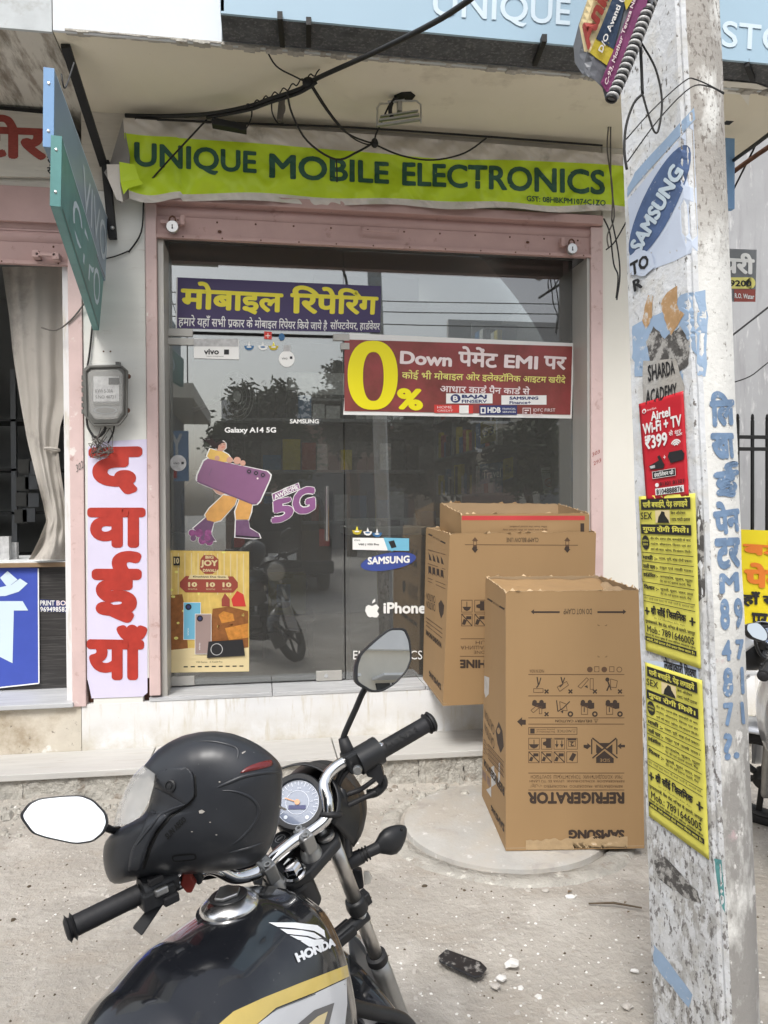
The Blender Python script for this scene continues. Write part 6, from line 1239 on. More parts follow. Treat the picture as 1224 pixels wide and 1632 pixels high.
# ---------------------------------------------------------------- the street that the glass mirrors
def building(name, label, x0, x1, y0, y1, h, m, floors, dens, gy=1, par=None, shop=None):
    o = thing(name, label, 'building', ((x0+x1)/2, y0, 0)); yf_ = y0
    part('wall', m, (x0, x1, y1, y0, 0, h), par=o); fh = h/floors
    for k in range(floors):
        if k: part('floor_band', 'far_white', (x0-.1, x1+.1, y0, y0+.5, k*fh-.15, k*fh), par=o)
        n_ = int((x1-x0)/dens)
        for i in range(n_):
            xa = x0+(x1-x0)*(i+.25)/n_; xb = x0+(x1-x0)*(i+.75)/n_
            if k == 0: part('shop_shutter', 'far_shutter' if (i % 3) else 'brick_red', (xa-.3, xb+.3, y0, y0+.06, 0, 2.6), par=o)
            else:
                wn = part('window', 'far_dark', (xa, xb, y0, y0+.05, k*fh+.9, k*fh+2.2), par=o); b = B(); xm = (xa+xb)/2
                b.box(xm-.03, xm+.03, y0+.051, y0+.08, k*fh+.9, k*fh+2.2); b.box(xa-.06, xb+.06, y0+.051, y0+.2, k*fh+.8, k*fh+.88); b.box(xa-.15, xb+.15, y0+.051, y0+.6, k*fh+2.3, k*fh+2.38); b.build('frame', 'far_white', wn)
    part('parapet', 'far_white', (x0-.1, x1+.1, y0-.1, y0+.15, h, h+.8), par=o); return o
building('brick_building', 'low brown building across the road mirrored in the shop glass', -1.2, 5.2, -21, -30, 4.2, 'brick_red', 1, 2.0)
building('cream_building', 'cream two storey building across the road with balconies', 6.0, 27, -19, -29, 6.6, 'far_cream', 2, 2.4)
building('white_building', 'white flat roofed building farther along the opposite side', -24, -5.2, -20, -30, 4.0, 'far_white', 2, 2.6)
# balcony house close on the shop's own street corner, mirrored at the hinge side
bh = thing('balcony_house', 'grey house with sloping stair balcony mirrored beside the door hinge', 'building', (-5, -9, 0))
part('wall', 'grey_render', (-9, -1.75, -13, -9.2, 0, 3.4), par=bh); part('balcony_slab', 'far_cream', (-9, -1.15, -13, -8.4, 3.4, 3.65), par=bh); part('upper_wall', 'grey_render', (-9, -2.1, -13, -9.4, 3.65, 7), par=bh); part('roof_slab', 'far_cream', (-9, -.95, -13, -8.2, 7, 7.25), par=bh)
part('railing_top', 'black_iron', (-9, -1.2, -8.46, -8.42, 4.5, 4.54), par=bh)
for i in range(30): part('railing_bar', 'black_iron', (-1.25-i*.2, -1.23-i*.2, -8.45, -8.43, 3.65, 4.5), par=bh)
ys = thing('yogi_sign', 'blue shop board across the street lettered YOGI', 'sign', (-3, -9, 2.6)); part('board', 'vivo_blue', (-3.1, -1.3, -9.19, -9.1, 2.0, 2.9), par=ys)
d = Draw(lambda a, c, off: V((a, -9.1+off+.01, c)), ys, step=.01); d.text('YOGI', [(-1.4, 2.85), (-2.1, 2.85), (-2.1, 2.45), (-1.4, 2.45)], 'white_print', 1, bold=.03); d.rect(-1.8, 2.05, -1.5, 2.35, 'red_print', 1); d.done()
def tree(name, label, x, y, h, r, n, m, trunk=.16, lean=0, seed=1, low=.45):
    random.seed(seed); o = thing(name, label, 'tree', (x, y, 0)); b = B(); top = V((x+lean, y, h*.62)); b.tube([(x, y, -.1), V((x, y, 0)).lerp(top, .5)+V((.1, 0, 0)), top], [trunk, trunk*.8, trunk*.5], 9, sm=4); C = []
    for i in range(11):
        a = i*2.4; d_ = V((math.cos(a)*r*.75, math.sin(a)*r*.6, h*(.1+.28*random.random()))); s_ = V((x+lean*.6, y, h*(low+.02*i*.5))); e = s_+d_; b.tube([s_, s_+d_*.5+V((0, 0, .15)), e], [trunk*.4, trunk*.25, trunk*.08], 6, sm=3); C.append(e); C.append(s_+d_*.6)
    b.build('trunk', 'bark', o, smooth=True); b = B(); C += [top+V((random.uniform(-.5, .5)*r, random.uniform(-.5, .5)*r, random.uniform(.1, .38)*h)) for _ in range(12)]
    for i in range(n):
        c = random.choice(C); q = c+V((random.gauss(0, .2)*r*.8, random.gauss(0, .2)*r*.8, random.gauss(0, .15)*r)); s_ = random.uniform(.05, .13); u_ = V((random.gauss(0, 1), random.gauss(0, 1), random.gauss(0, .6))).normalized(); w_ = u_.orthogonal().normalized()
        b.add([q-u_*s_, q+w_*s_*.45, q+u_*s_, q-w_*s_*.45], [(0, 1, 2, 3)])
    b.build('crown', m, o, recalc=False, kind='stuff'); return o
p = RF(420, 800, -14.5); tree('street_tree', 'bushy tree across the road mirrored behind the phone girl', p.x, -14.5, 4.3, 1.3, 15000, 'foliage', seed=3)
p = RF(560, 800, -17.5); tree('street_tree', 'tall loose tree across the road mirrored beside the door edge', p.x, -17.5, 5.5, 1.2, 9000, 'foliage_brown', seed=5)
p = RF(690, 800, -11); tree('street_tree', 'dark thin leaved tree close behind the motorcycle mirrored in the right pane', p.x, -11, 3.7, 1.0, 11000, 'foliage_brown', .14, seed=8)
p = RF(840, 800, -12); tree('street_tree', 'leafy tree mirrored above the cartons in the right pane', p.x, -12, 3.6, 1.0, 11000, 'foliage', .12, seed=10)
# far wires
for i, (z0, z1) in enumerate(((6.2, 6.0), (5.9, 5.8), (5.6, 5.4))): wire([(-14, -10.5, z0), (0, -10.5+i*.3, z0-.5), (14, -10.5, z1)], .012, ['highest', 'middle', 'lowest'][i]+' overhead line strung along the opposite roadside', name='overhead_line', cat_='line')
# parked dark car on the roadside behind the camera
cx, cy = RF(450, 900, -8.2).x, -8.2
car = thing('parked_car', 'black high roofed car parked on the roadside mirrored in the door', 'car', (cx, cy, 0)); b = B()
prof = [(-.98, .35), (-1.0, .95), (-.95, 1.08), (-.80, 1.68), (-.6, 1.78), (.6, 1.78), (.80, 1.68), (.95, 1.08), (1.0, .95), (.98, .35)]
b.poly([(cx+x*.86, cy, z_) for x, z_ in prof], (0, -4.1, 0)); b.build('body', 'car_black', car, bevel=.06, smooth=40)
b = B(); b.poly([(cx-.64, cy+.012, 1.12), (cx+.64, cy+.012, 1.12), (cx+.54, cy+.012, 1.64), (cx-.54, cy+.012, 1.64)], (0, -.02, 0)); b.build('rear_window', 'car_glass', car)
for s in (-1, 1):
    b = B(); b.box(cx+s*.72-.09, cx+s*.72+.09, cy-.02, cy+.03, .85, 1.15); b.build('tail_lamp', 'tail_red', car, bevel=.01)
    for yy in (cy-.8, cy-3.3): b = B(); b.lathe((cx+s*.76, yy, .34), (1, 0, 0), [(0, -.1), (.30, -.1), (.34, -.06), (.34, .06), (.30, .1), (0, .1)], 24); b.build('wheel', 'tyre_rubber', car, smooth=40)
b = B(); b.box(cx-.24, cx+.24, cy+.005, cy+.02, .62, .74); b.build('number_plate', 'white_print', car); b = B(); b.box(cx-.88, cx+.88, cy-.1, cy+.1, .38, .60); b.build('bumper', 'black_plastic', car, bevel=.03)
# ---------------------------------------------------------------- the motorcycle in front
c3 = lambda u, v, D: P(u, v, D=D)
ST = c3(467, 1385, 1.53)
fh = V((FW.x, FW.y, 0)).normalized(); rh = V((RT.x, RT.y, 0)).normalized(); HB = math.radians(30); LN = math.radians(9)
bf = fh*math.cos(HB)+rh*math.sin(HB); bl0 = V((-bf.y, bf.x, 0)); bu = V((0, 0, 1))*math.cos(LN)+bl0*math.sin(LN); bleft = bl0*math.cos(LN)-V((0, 0, 1))*math.sin(LN)
TLp = lambda x, y, z: ST+bf*x+bleft*y+bu*z
bike = thing('motorcycle', 'black motorcycle with gold stripe and a helmet on its handlebar in front of the shop', 'motorcycle', (ST.x, ST.y, 0))
def part2(b, name, m, par=None, **k): return b.build(name, m, par or bike, **k)
# handlebar
hbp = [c3(240, 1429, 1.36), c3(300, 1400, 1.40), c3(335, 1383, 1.43), c3(375, 1398, 1.47), c3(415, 1388, 1.50), c3(440, 1364, 1.52), c3(470, 1340, 1.545), c3(500, 1322, 1.565), c3(521, 1302, 1.58), c3(522, 1276, 1.59), c3(517, 1248, 1.61), c3(531, 1226, 1.63), c3(562, 1208, 1.65), c3(610, 1190, 1.68)]
b = B(); b.tube(hbp, .0125, 20, sm=8); part2(b, 'handlebar', 'chrome', smooth=True)
def grip(p, q, name, m='black_rubber', r=.0175):
    d_ = (q-p); L = d_.length; n_ = 40; pts = []; rr = []
    for i in range(n_+1): t = i/n_; pts.append(p+d_*t); rr.append(r*(1+.007*math.sin(t*60))+(.006 if .90 < t < .93 or t > .975 else 0)-(.001 if .93 < t < .97 else 0))
    b = B(); b.tube(pts, rr, 24); return part2(b, name, m, smooth=50)
lg = grip(c3(222, 1425, 1.345), c3(108, 1481, 1.28), 'left_grip'); rg = grip(c3(596, 1203, 1.672), c3(687, 1150, 1.735), 'right_grip', r=.0185)
b = B(); ax_ = (c3(108, 1481, 1.28)-c3(222, 1425, 1.345)).normalized(); b.lathe(c3(111, 1480, 1.282), ax_, [(.013, -.002), (.019, 0), (.0195, .004), (.015, .007), (0, .007)], 20); part2(b, 'bar_end', 'black_rubber', lg, smooth=40)
b = B(); ax_ = (c3(687, 1150, 1.735)-c3(596, 1203, 1.672)).normalized(); b.lathe(c3(684, 1152, 1.733), ax_, [(.016, -.002), (.0225, 0), (.023, .006), (.019, .01), (0, .010)], 20); part2(b, 'bar_end', 'black_rubber', rg, smooth=40)
gv = B(); gc = c3(596, 1203, 1.672).lerp(c3(687, 1150, 1.735), .5); gbv = B(); gbv.tube([c3(596, 1203, 1.672), c3(687, 1150, 1.735)], .0188, 24); d = Draw(onto(gbv.bvh(), 1.7), rg, step=.0006); d.text('HONDA', [(612, 1186), (664, 1156), (668, 1165), (617, 1196)], 'engine_black', 2, bold=.05); d.done()
# switch clusters and levers
def blob(c, ax, L, r, sq=1.0): b = B(); b.tube([c-ax*L, c-ax*L*.95, c+ax*L*.95, c+ax*L], [r*.8, r, r, r*.8], 14); return b
al_ = (hbp[0]-c3(335, 1400, 1.43)).normalized(); al_ = (c3(222, 1425, 1.345)-c3(285, 1395, 1.39)).normalized(); up_ = (UP-al_*UP.dot(al_)).normalized(); tc_ = al_.cross(up_)
sw = c3(252, 1410, 1.365); b = blob(sw, al_, .032, .024); o = part2(b, 'switch_housing', 'black_plastic', smooth=40)
b = B(); b.obox(sw+(-FW)*.012-UP*.010, al_*.030, up_*.016, tc_*.020); part2(b, 'switch_box', 'black_plastic', o, bevel=.004)
q_ = c3(238, 1400, 1.345); b = B(); b.obox(c3(248, 1402, 1.338), al_*.013, up_*.006, tc_*.006); part2(b, 'toggle', 'black_rubber', o, bevel=.002)
b = B(); b.obox(c3(257, 1420, 1.338), al_*.012, up_*.007, tc_*.005); part2(b, 'toggle', 'steel', o, bevel=.003)
b = B(); b.obox(c3(272, 1432, 1.35), al_*.014, up_*.008, tc_*.008); part2(b, 'horn_button', 'black_rubber', o, bevel=.003)
b = B(); p, q = c3(256, 1432, 1.37), c3(216, 1484, 1.33); dd_ = (q-p).normalized(); s_ = dd_.cross(ray(240, 1450)).normalized(); b.hexa([p-s_*.006, p+s_*.010, p+s_*.010+FW*.008, p-s_*.006+FW*.008, q-s_*.008, q+s_*.014, q+s_*.014+FW*.008, q-s_*.008+FW*.008]); part2(b, 'flap', 'black_rubber', o, bevel=.002)
b = B(); b.poly([c3(195, 1448, 1.42), c3(216, 1437, 1.42), c3(218, 1448, 1.42), c3(197, 1456, 1.42)], FW*.006); part2(b, 'lever_end', 'cast_alu', bevel=.002)
b = B(); b.poly([c3(u, v, 1.375) for u, v in ((291, 1392), (303, 1388), (306, 1400), (312, 1408), (305, 1424), (297, 1424), (287, 1412))], FW*.018); part2(b, 'red_clamp', 'red_switch', bevel=.003)
b = B(); b.poly([c3(u, v, 1.385) for u, v in ((306, 1386), (318, 1392), (322, 1408), (316, 1412), (308, 1404))], FW*.02); b.poly([c3(u, v, 1.39) for u, v in ((262, 1392), (300, 1386), (302, 1394), (266, 1406))], FW*.02); part2(b, 'lever_perch', 'black_plastic', bevel=.003)
b = B(); b.ell(c3(284, 1392, 1.375), .008, .008, .008); part2(b, 'ball_joint', 'chrome', smooth=True)
b = B(); b.tube([c3(300, 1400, 1.45), c3(360, 1390, 1.5), c3(400, 1378, 1.53), c3(430, 1390, 1.56)], .008, 8, sm=5); part2(b, 'cable', 'black_rubber', smooth=True)
ar = (c3(687, 1150, 1.735)-c3(596, 1203, 1.672)).normalized(); ur = (UP-ar*UP.dot(ar)).normalized(); tr_ = ar.cross(ur)
b = blob(c3(584, 1206, 1.655), ar, .024, .030); o = part2(b, 'throttle_housing', 'black_plastic', smooth=40)
b = blob(c3(600, 1197, 1.672), ar, .006, .031); part2(b, 'throttle_flange', 'black_plastic', o, smooth=40)
b = B(); b.obox(c3(560, 1212, 1.645), ar*.016, ur*.022, tr_*.020); part2(b, 'switch_housing', 'black_plastic', o, bevel=.006)
b = B(); b.lathe(c3(570, 1226, 1.618), -FW, [(0, .012), (.008, .012), (.010, .008), (.010, 0)], 16); part2(b, 'bolt', 'steel', o, smooth=40)
b = B(); b.poly([c3(u, v, 1.64) for u, v in ((577, 1222), (600, 1214), (608, 1222), (612, 1238), (606, 1252), (594, 1240), (586, 1238))], FW*.03); b.tube([c3(608, 1238, 1.66), c3(611, 1250, 1.66), c3(600, 1262, 1.66), c3(585, 1266, 1.66)], .010, 10, sm=5); part2(b, 'brake_perch', 'black_plastic', o, bevel=.003)
for pts, r in (([(600, 1240), (575, 1258), (550, 1268), (535, 1282), (528, 1300)], .0055), ([(600, 1262), (575, 1274), (548, 1288), (532, 1302), (526, 1325)], .006), ([(560, 1222), (545, 1240), (534, 1268), (530, 1296)], .0055), ([(550, 1216), (536, 1250), (529, 1290)], .005)):
    b = B(); b.tube([c3(u, v, 1.645) for u, v in pts], r, 8, sm=6); part2(b, 'cable', 'black_rubber', smooth=True)
b = B(); b.torus(c3(526, 1298, 1.59), (hbp[9]-hbp[8]), .021, .006, 20, 8); part2(b, 'cable_clip', 'black_rubber', smooth=True)
# mirrors
def mirror(pts, D, rdir, name, stem, depth=.03):
    cu = sum(p[0] for p in pts)/len(pts); cv = sum(p[1] for p in pts)/len(pts); C = c3(cu, cv, D); d_ = ray(cu, cv).normalized(); n = (V(rdir).normalized()-d_).normalized()
    sm_ = []; N = len(pts)
    for i in range(N):                        # rounded outline
        p0, p1, p2 = pts[i-1], pts[i], pts[(i+1) % N]
        for k in range(5):
            t = k/5; a = (p1[0]*.68+p0[0]*.32, p1[1]*.68+p0[1]*.32); c = (p1[0]*.68+p2[0]*.32, p1[1]*.68+p2[1]*.32); sm_.append(tuple((1-t)**2*a[j]+2*t*(1-t)*(p1[j]*.5+.5*p1[j])+t*t*c[j] for j in (0, 1)))
    ring = [P(u, v, pl=(C, n)) for u, v in sm_]; M_ = len(ring)
    def rg_(s, off): return [C+(q-C)*s-n*off for q in ring]
    o = B(); R = [rg_(.935, -.001), rg_(.955, -.0035), rg_(1.0, -.003), rg_(1.01, .004), rg_(.97, .016), rg_(.8, depth*.85), rg_(.5, depth*1.1), rg_(.05, depth*1.2)]
    o.add([q for r_ in R for q in r_], [(j*M_+i, j*M_+(i+1) % M_, (j+1)*M_+(i+1) % M_, (j+1)*M_+i) for j in range(len(R)-1) for i in range(M_)]); ho = part2(o, name, 'black_plastic', smooth=60)
    g_ = B(); g_.poly(rg_(.935, -.0012), n*.0004); part2(g_, 'mirror_glass', 'mirror', ho)
    if stem: s2 = B(); s2.tube(stem(C, n), .0065, 12, sm=6); part2(s2, 'mirror_stem', 'black_plastic', ho, smooth=True)
mirror([(30, 1300), (45, 1280), (62, 1272), (100, 1268), (130, 1267), (150, 1275), (170, 1296), (173, 1312), (166, 1328), (148, 1342), (120, 1346), (70, 1335), (50, 1328)], 1.30, (.04, -1, .40), 'left_mirror', lambda C, n: [C-n*.03+RT*.03, c3(176, 1322, 1.35), c3(195, 1326, 1.38), c3(240, 1370, 1.40), c3(262, 1400, 1.38)])
mirror([(566, 1088), (567, 1062), (574, 1042), (600, 1018), (622, 1001), (645, 1001), (653, 1020), (656, 1050), (648, 1070), (630, 1090), (608, 1103), (590, 1103)], 1.62, (1.1, -1, .31), 'right_mirror', lambda C, n: [C-n*.03-UP*.04, c3(582, 1098, 1.63), c3(566, 1132, 1.64), c3(549, 1170, 1.65), c3(547, 1182, 1.65)])
b = B(); b.tube([c3(547, 1176, 1.65), c3(552, 1192, 1.65), c3(559, 1208, 1.65)], [.011, .014, .016], 14); part2(b, 'mirror_boot', 'black_rubber', smooth=True)
# instrument
ic = c3(474, 1279, 1.60); ia = (-ray(474, 1279).normalized()*.93+V((0, 0, 1))*.30-rh*.12).normalized()
b = B(); b.lathe(ic, ia, [(.0, -.07), (.035, -.065), (.05, -.04), (.058, -.012), (.060, .004), (.056, .012), (.047, .010), (.045, 0)], 48); io = part2(b, 'instrument_housing', 'black_plastic', smooth=50)
b = B(); b.lathe(ic, ia, [(0, .001), (.046, .001)], 48); part2(b, 'dial', 'dial_face', io)
ipl = planeG(ic+ia*.0012, ia); d = Draw(lambda a, c, off: ipl(a, c, off), io, step=.0006)
e1, e2 = (RT-ia*RT.dot(ia)).normalized(), None; e2 = ia.cross(e1)
dp = lambda x, y, off: ic+ia*(.0015+off)+e1*x+e2*y
d = Draw(dp, io, step=.0006)
for k in range(25):
    a = math.radians(215-k*10.4); r0_, r1_ = (.038, .043) if k % 2 else (.034, .043); d.line([(r0_*math.cos(a), r0_*math.sin(a)), (r1_*math.cos(a), r1_*math.sin(a))], .0011, 'dial_mark', 1, 'dial_tick')
for rr_ in (.024, .0445):
    pts = [(rr_*math.cos(k*.2094), rr_*math.sin(k*.2094)) for k in range(31)]; d.line(pts, .0010, 'dial_mark', 1, 'dial_ring')
for k in range(6): a = math.radians(205-k*40); d.text(str(20+20*k), (.029*math.cos(a)-.0035, .029*math.sin(a)+.002, .029*math.cos(a)+.0035, .029*math.sin(a)-.002), 'dial_mark', 2)
d.rect(-.018, -.006, .018, -.014, 'navy', 2, 'display'); d.line([(0, 0), (-.026, .008)], .0022, 'needle', 4, 'needle'); d.disc(0, 0, .0055, 'needle', 5, name='needle'); d.disc(-.022, -.030, .004, 'dial_mark', 2); d.disc(.022, -.030, .004, 'dial_mark', 2); d.done()
b = B(); b.lathe(ic, ia, [(.047, .009), (.044, .0125), (.03, .0148), (0, .0155)], 48); part2(b, 'dial_glass', 'clear_plastic2', io, smooth=True) if False else None
# cowl, headlight
b = B()
def cowl(s, t):
    a = math.radians(200-230*s); R_0 = .075+.04*t; c = ic-ia*(.0+.12*t)+FW*.0; return c+e1*math.cos(a)*R_0*1.12+e2*(math.sin(a)*R_0*1.05)
b.grid(cowl, 36, 8); part2(b, 'cowl', 'black_plastic', smooth=True, solid=.004)
hl = c3(542, 1305, 1.80); hd = (bf*.9-bleft*.1-V((0, 0, .15))).normalized(); sf = (fh*math.cos(math.radians(-8))+rh*math.sin(math.radians(-8))).normalized(); sr = V((sf.y, -sf.x, 0))
b = B(); b.lathe(c3(515, 1306, 1.72), sf, [(0, -.06), (.045, -.055), (.075, -.03), (.095, .0), (.105, .05), (.100, .10), (.09, .12)], 40); part2(b, 'headlight_shell', 'black_plastic', smooth=50)
b = B(); b.lathe(c3(515, 1306, 1.72), sf, [(.09, .12), (.06, .145), (0, .155)], 40); part2(b, 'headlight_glass', 'clear_lens', smooth=True)
q_ = c3(548, 1298, 1.66); b = B(); b.lathe(q_, -FW, [(.014, 0), (.012, .004), (.007, .004), (.006, .001), (0, .001)], 20); part2(b, 'side_bolt', 'black_plastic', smooth=40)
b = B(); b.grid(lambda s, t: c3(*unitq([(532, 1248), (556, 1262), (560, 1362), (548, 1376)])(s, t), 1.665-.03*math.sin(math.pi*s)), 10, 12); part2(b, 'headlight_bracket', 'black_plastic', smooth=True, solid=.006)
# triple clamp, risers, nuts
tn = (hbp[7]-hbp[5]).cross(c3(528, 1335, 1.60)-c3(640, 1632, 1.78)); fk = (c3(528, 1335, 1.60)-c3(643, 1632, 1.80)).normalized(); rv_ = (hbp[7]-hbp[5]).normalized(); rv_ = (rv_-fk*rv_.dot(fk)).normalized(); fv_ = rv_.cross(fk); fv_ = fv_ if fv_.dot(FW) > 0 else -fv_
cl = planeG(ST-fk*.012, fk); pp = [P(u, v, pl=(ST-fk*.012, fk)) for u, v in ((398, 1392), (402, 1405), (425, 1413), (462, 1412), (494, 1390), (540, 1338), (538, 1322), (518, 1318), (470, 1340), (430, 1372))]
b = B(); b.poly(pp, -fk*.024); tcl = part2(b, 'top_clamp', 'black_plastic', bevel=.006)
b = B(); b.lathe(ST-fk*.012, fk, [(.024, 0), (.024, .004), (.020, .006)], 24); b.lathe(ST-fk*.006, fk, [(.018, 0), (.0185, .001), (.0185, .018), (.015, .022), (0, .022)], 6); part2(b, 'stem_nut', 'chrome', tcl, smooth=25)
for (u, v, D) in ((428, 1388, 1.505), (488, 1341, 1.555)):
    p = c3(u, v, D); b = B(); b.lathe(p-fk*.035, fk, [(.024, -.01), (.021, .01), (.016, .022)], 20); b.obox(p+fk*.004, rv_*.013, fk*.020, fv_*.022); o = part2(b, 'bar_riser', 'cast_alu', tcl, smooth=40, bevel=.003)
    for s in (-1, 1): b = B(); b.lathe(p+fk*.022+fv_*.014*s, fk, [(.0075, 0), (.0075, .006), (.004, .006), (.004, .001), (0, .001)], 12); part2(b, 'cap_bolt', 'steel', o)
p = c3(517, 1326, 1.595); b = B(); b.lathe(p-fk*.012, fk, [(.019, 0), (.019, .006), (.012, .008), (.012, .003), (0, .003)], 24); part2(b, 'fork_cap', 'steel', tcl, smooth=30)
p = c3(447, 1338, 1.575); b = B(); b.lathe(p-fk*.03, fk, [(.024, 0), (.023, .03), (.018, .034), (.012, .034), (.012, .031), (0, .031)], 24); o = part2(b, 'ignition_barrel', 'black_plastic', tcl, smooth=40)
b = B(); b.obox(p+fk*.0025, rv_*.007, fv_*.0015, fk*.001); b.lathe(p+fk*.001, fk, [(.0115, 0), (.0115, .0012), (.0095, .0012), (.0095, 0)], 24); part2(b, 'key_slot', 'steel', o)
b = B(); b.poly([P(u, v, pl=(c3(470, 1318, 1.58), ia)) for u, v in ((446, 1305), (505, 1300), (500, 1318), (488, 1330), (478, 1348), (468, 1345), (462, 1328), (450, 1322))], -ia*.006); part2(b, 'instrument_bracket', 'meter_grey', io, bevel=.002)
b = B(); b.tube([c3(470, 1400, 1.55), c3(492, 1440, 1.57)], [.034, .028], 20); b.tube([c3(466, 1408, 1.55), c3(468, 1414, 1.55)], .038, 20); part2(b, 'steering_head', 'black_plastic', smooth=40)
# forks
def fork(top, bot, name, axle):
    d_ = (bot-top).normalized(); o = B(); o.tube([top, top+d_*.17], .0158, 20); o2 = part2(o, name, 'fork_metal', smooth=True)
    b = B(); b.tube([top+d_*.17, top+d_*.36], .0155, 20); part2(b, 'stanchion', 'fork_metal', o2, smooth=True)
    b = B(); b.lathe(top+d_*.185, d_, [(.016, -.02), (.022, -.016), (.024, 0), (.022, .016), (.016, .02)], 20); b.obox(top+d_*.185+rv_*.02, rv_*.012, d_*.014, fv_*.012); part2(b, 'lower_clamp', 'black_plastic', o2, smooth=40, bevel=.002)
    b = B(); b.lathe(top+d_*.335, d_, [(.016, 0), (.023, .003), (.024, .02), (.021, .024)], 24); part2(b, 'dust_seal', 'black_rubber', o2, smooth=40)
    b = B(); b.tube([top+d_*.355, top+d_*.40, top+d_*.68, top+d_*.70], [.021, .0225, .021, .018], 20); part2(b, 'slider', 'cast_alu', o2, smooth=True)
    return top+d_*.68
ft_, fbm = c3(529, 1338, 1.60), c3(641, 1632, 1.79); axR = fork(ft_, fbm, 'fork_tube', 0); sh_ = -rv_*.185; axL = fork(ft_+sh_, fbm+sh_, 'fork_tube', 0)
b = B(); p = c3(585, 1455, 1.68); b.tube([p+rv_*.0, p+sh_], .016, 10); b.obox(p+sh_*.6+fk*.0, sh_*.38, fv_*.018, fk*.012); part2(b, 'lower_yoke', 'black_plastic', bevel=.004, smooth=40)
wc_ = (axR+axL)/2+fv_*.03; wr = .295; wx = rv_
b = B(); b.torus(wc_, wx, wr-.035, .040, 56, 14); wh = part2(b, 'front_wheel', 'tyre_rubber', smooth=True)
b = B(); b.lathe(wc_, wx, [(.232, -.028), (.222, -.030), (.212, -.012), (.212, .012), (.222, .030), (.232, .028)], 48); b.lathe(wc_, wx, [(0, -.05), (.03, -.05), (.045, -.03), (.045, .03), (.03, .05), (0, .05)], 24); part2(b, 'rim', 'engine_black', wh, smooth=40)
fx, ax2, ay2 = frame(wx)
for k in range(6):
    a = k*1.0472; dd_ = ax2*math.cos(a)+ay2*math.sin(a); b = B(); b.obox(wc_+dd_*.13, dd_*.09, wx.cross(dd_)*.014, wx*.010); part2(b, 'spoke', 'engine_black', wh, bevel=.004)
b = B()
def fender(s, t):
    a = math.radians(-35+170*s); up2 = (V((0, 0, 1))-wx*wx.z).normalized(); fo = wx.cross(up2); fo = fo if fo.dot(fv_) > 0 else -fo; dirn = up2*math.sin(a+.35)+fo*math.cos(a+.35)
    th_ = math.pi*(t-.5)*.95; return wc_+dirn*(wr+.012+.028*math.cos(th_))+wx*.062*math.sin(th_)
b.grid(fender, 40, 12); part2(b, 'front_fender', 'gloss_black', smooth=True, solid=.003)
b = B(); p, q = c3(566, 1480, 1.70), c3(636, 1600, 1.84); b.poly([c3(553, 1480, 1.74), c3(575, 1500, 1.74), c3(640, 1600, 1.84), c3(660, 1660, 1.88), c3(600, 1660, 1.86), c3(560, 1560, 1.8)], FW*.02); part2(b, 'fender_brace', 'silver_paint', bevel=.004)
b = B(); b.tube([c3(545, 1600, 1.5), c3(590, 1612, 1.56), c3(640, 1625, 1.62), c3(662, 1650, 1.66)], .015, 12, sm=6); part2(b, 'crash_bar', 'black_plastic', smooth=True)
# right turn signal
b = B(); b.tube([c3(548, 1378, 1.68), c3(575, 1365, 1.70), c3(583, 1360, 1.70), c3(604, 1350, 1.71)], [.017, .016, .012, .013], 16); tsg = part2(b, 'indicator_stalk', 'black_rubber', smooth=40)
for k in range(3): b = B(); b.torus(c3(576+k*5, 1364-k*2.6, 1.70), (c3(604, 1350, 1.71)-c3(575, 1365, 1.70)), .0145, .0022, 18, 6); part2(b, 'boot_ring', 'black_rubber', tsg, smooth=True)
A_, C_ = c3(598, 1353, 1.71), c3(647, 1319, 1.74); ax3 = (C_-A_).normalized(); L3 = (C_-A_).length; s3 = (UP-ax3*UP.dot(ax3)).normalized(); t3_ = ax3.cross(s3)
b = B(); prf = [(0, .012), (.12, .019), (.3, .031), (.45, .035), (.62, .032), (.8, .024), (.93, .014), (1.0, .006)]
b.add([A_+ax3*L3*x+(s3*math.cos(a*.3927)*r*.92+t3_*math.sin(a*.3927)*r*.6)-s3*.006*math.sin(math.pi*x) for x, r in prf for a in range(16)], [(j*16+i, j*16+(i+1) % 16, (j+1)*16+(i+1) % 16, (j+1)*16+i) for j in range(len(prf)-1) for i in range(16)]+[tuple(range(7*16, 8*16))]); part2(b, 'indicator_body', 'black_plastic', tsg, smooth=50)
b = B(); b.ell(c3(640, 1322, 1.705), .0035, .004, .0045); part2(b, 'indicator_screw', 'black_iron', tsg)
b = B(); b.poly([c3(u, v, 1.74) for u, v in ((562, 1384), (576, 1388), (580, 1416), (570, 1420), (560, 1400))], FW*.02); o = part2(b, 'reflector_bracket', 'black_plastic', bevel=.003)
b = B(); b.poly([c3(u, v, 1.735) for u, v in ((579, 1391), (588, 1391), (593, 1400), (590, 1408), (581, 1412))], FW*.012); part2(b, 'side_reflector', 'clear_lens', o, bevel=.003)
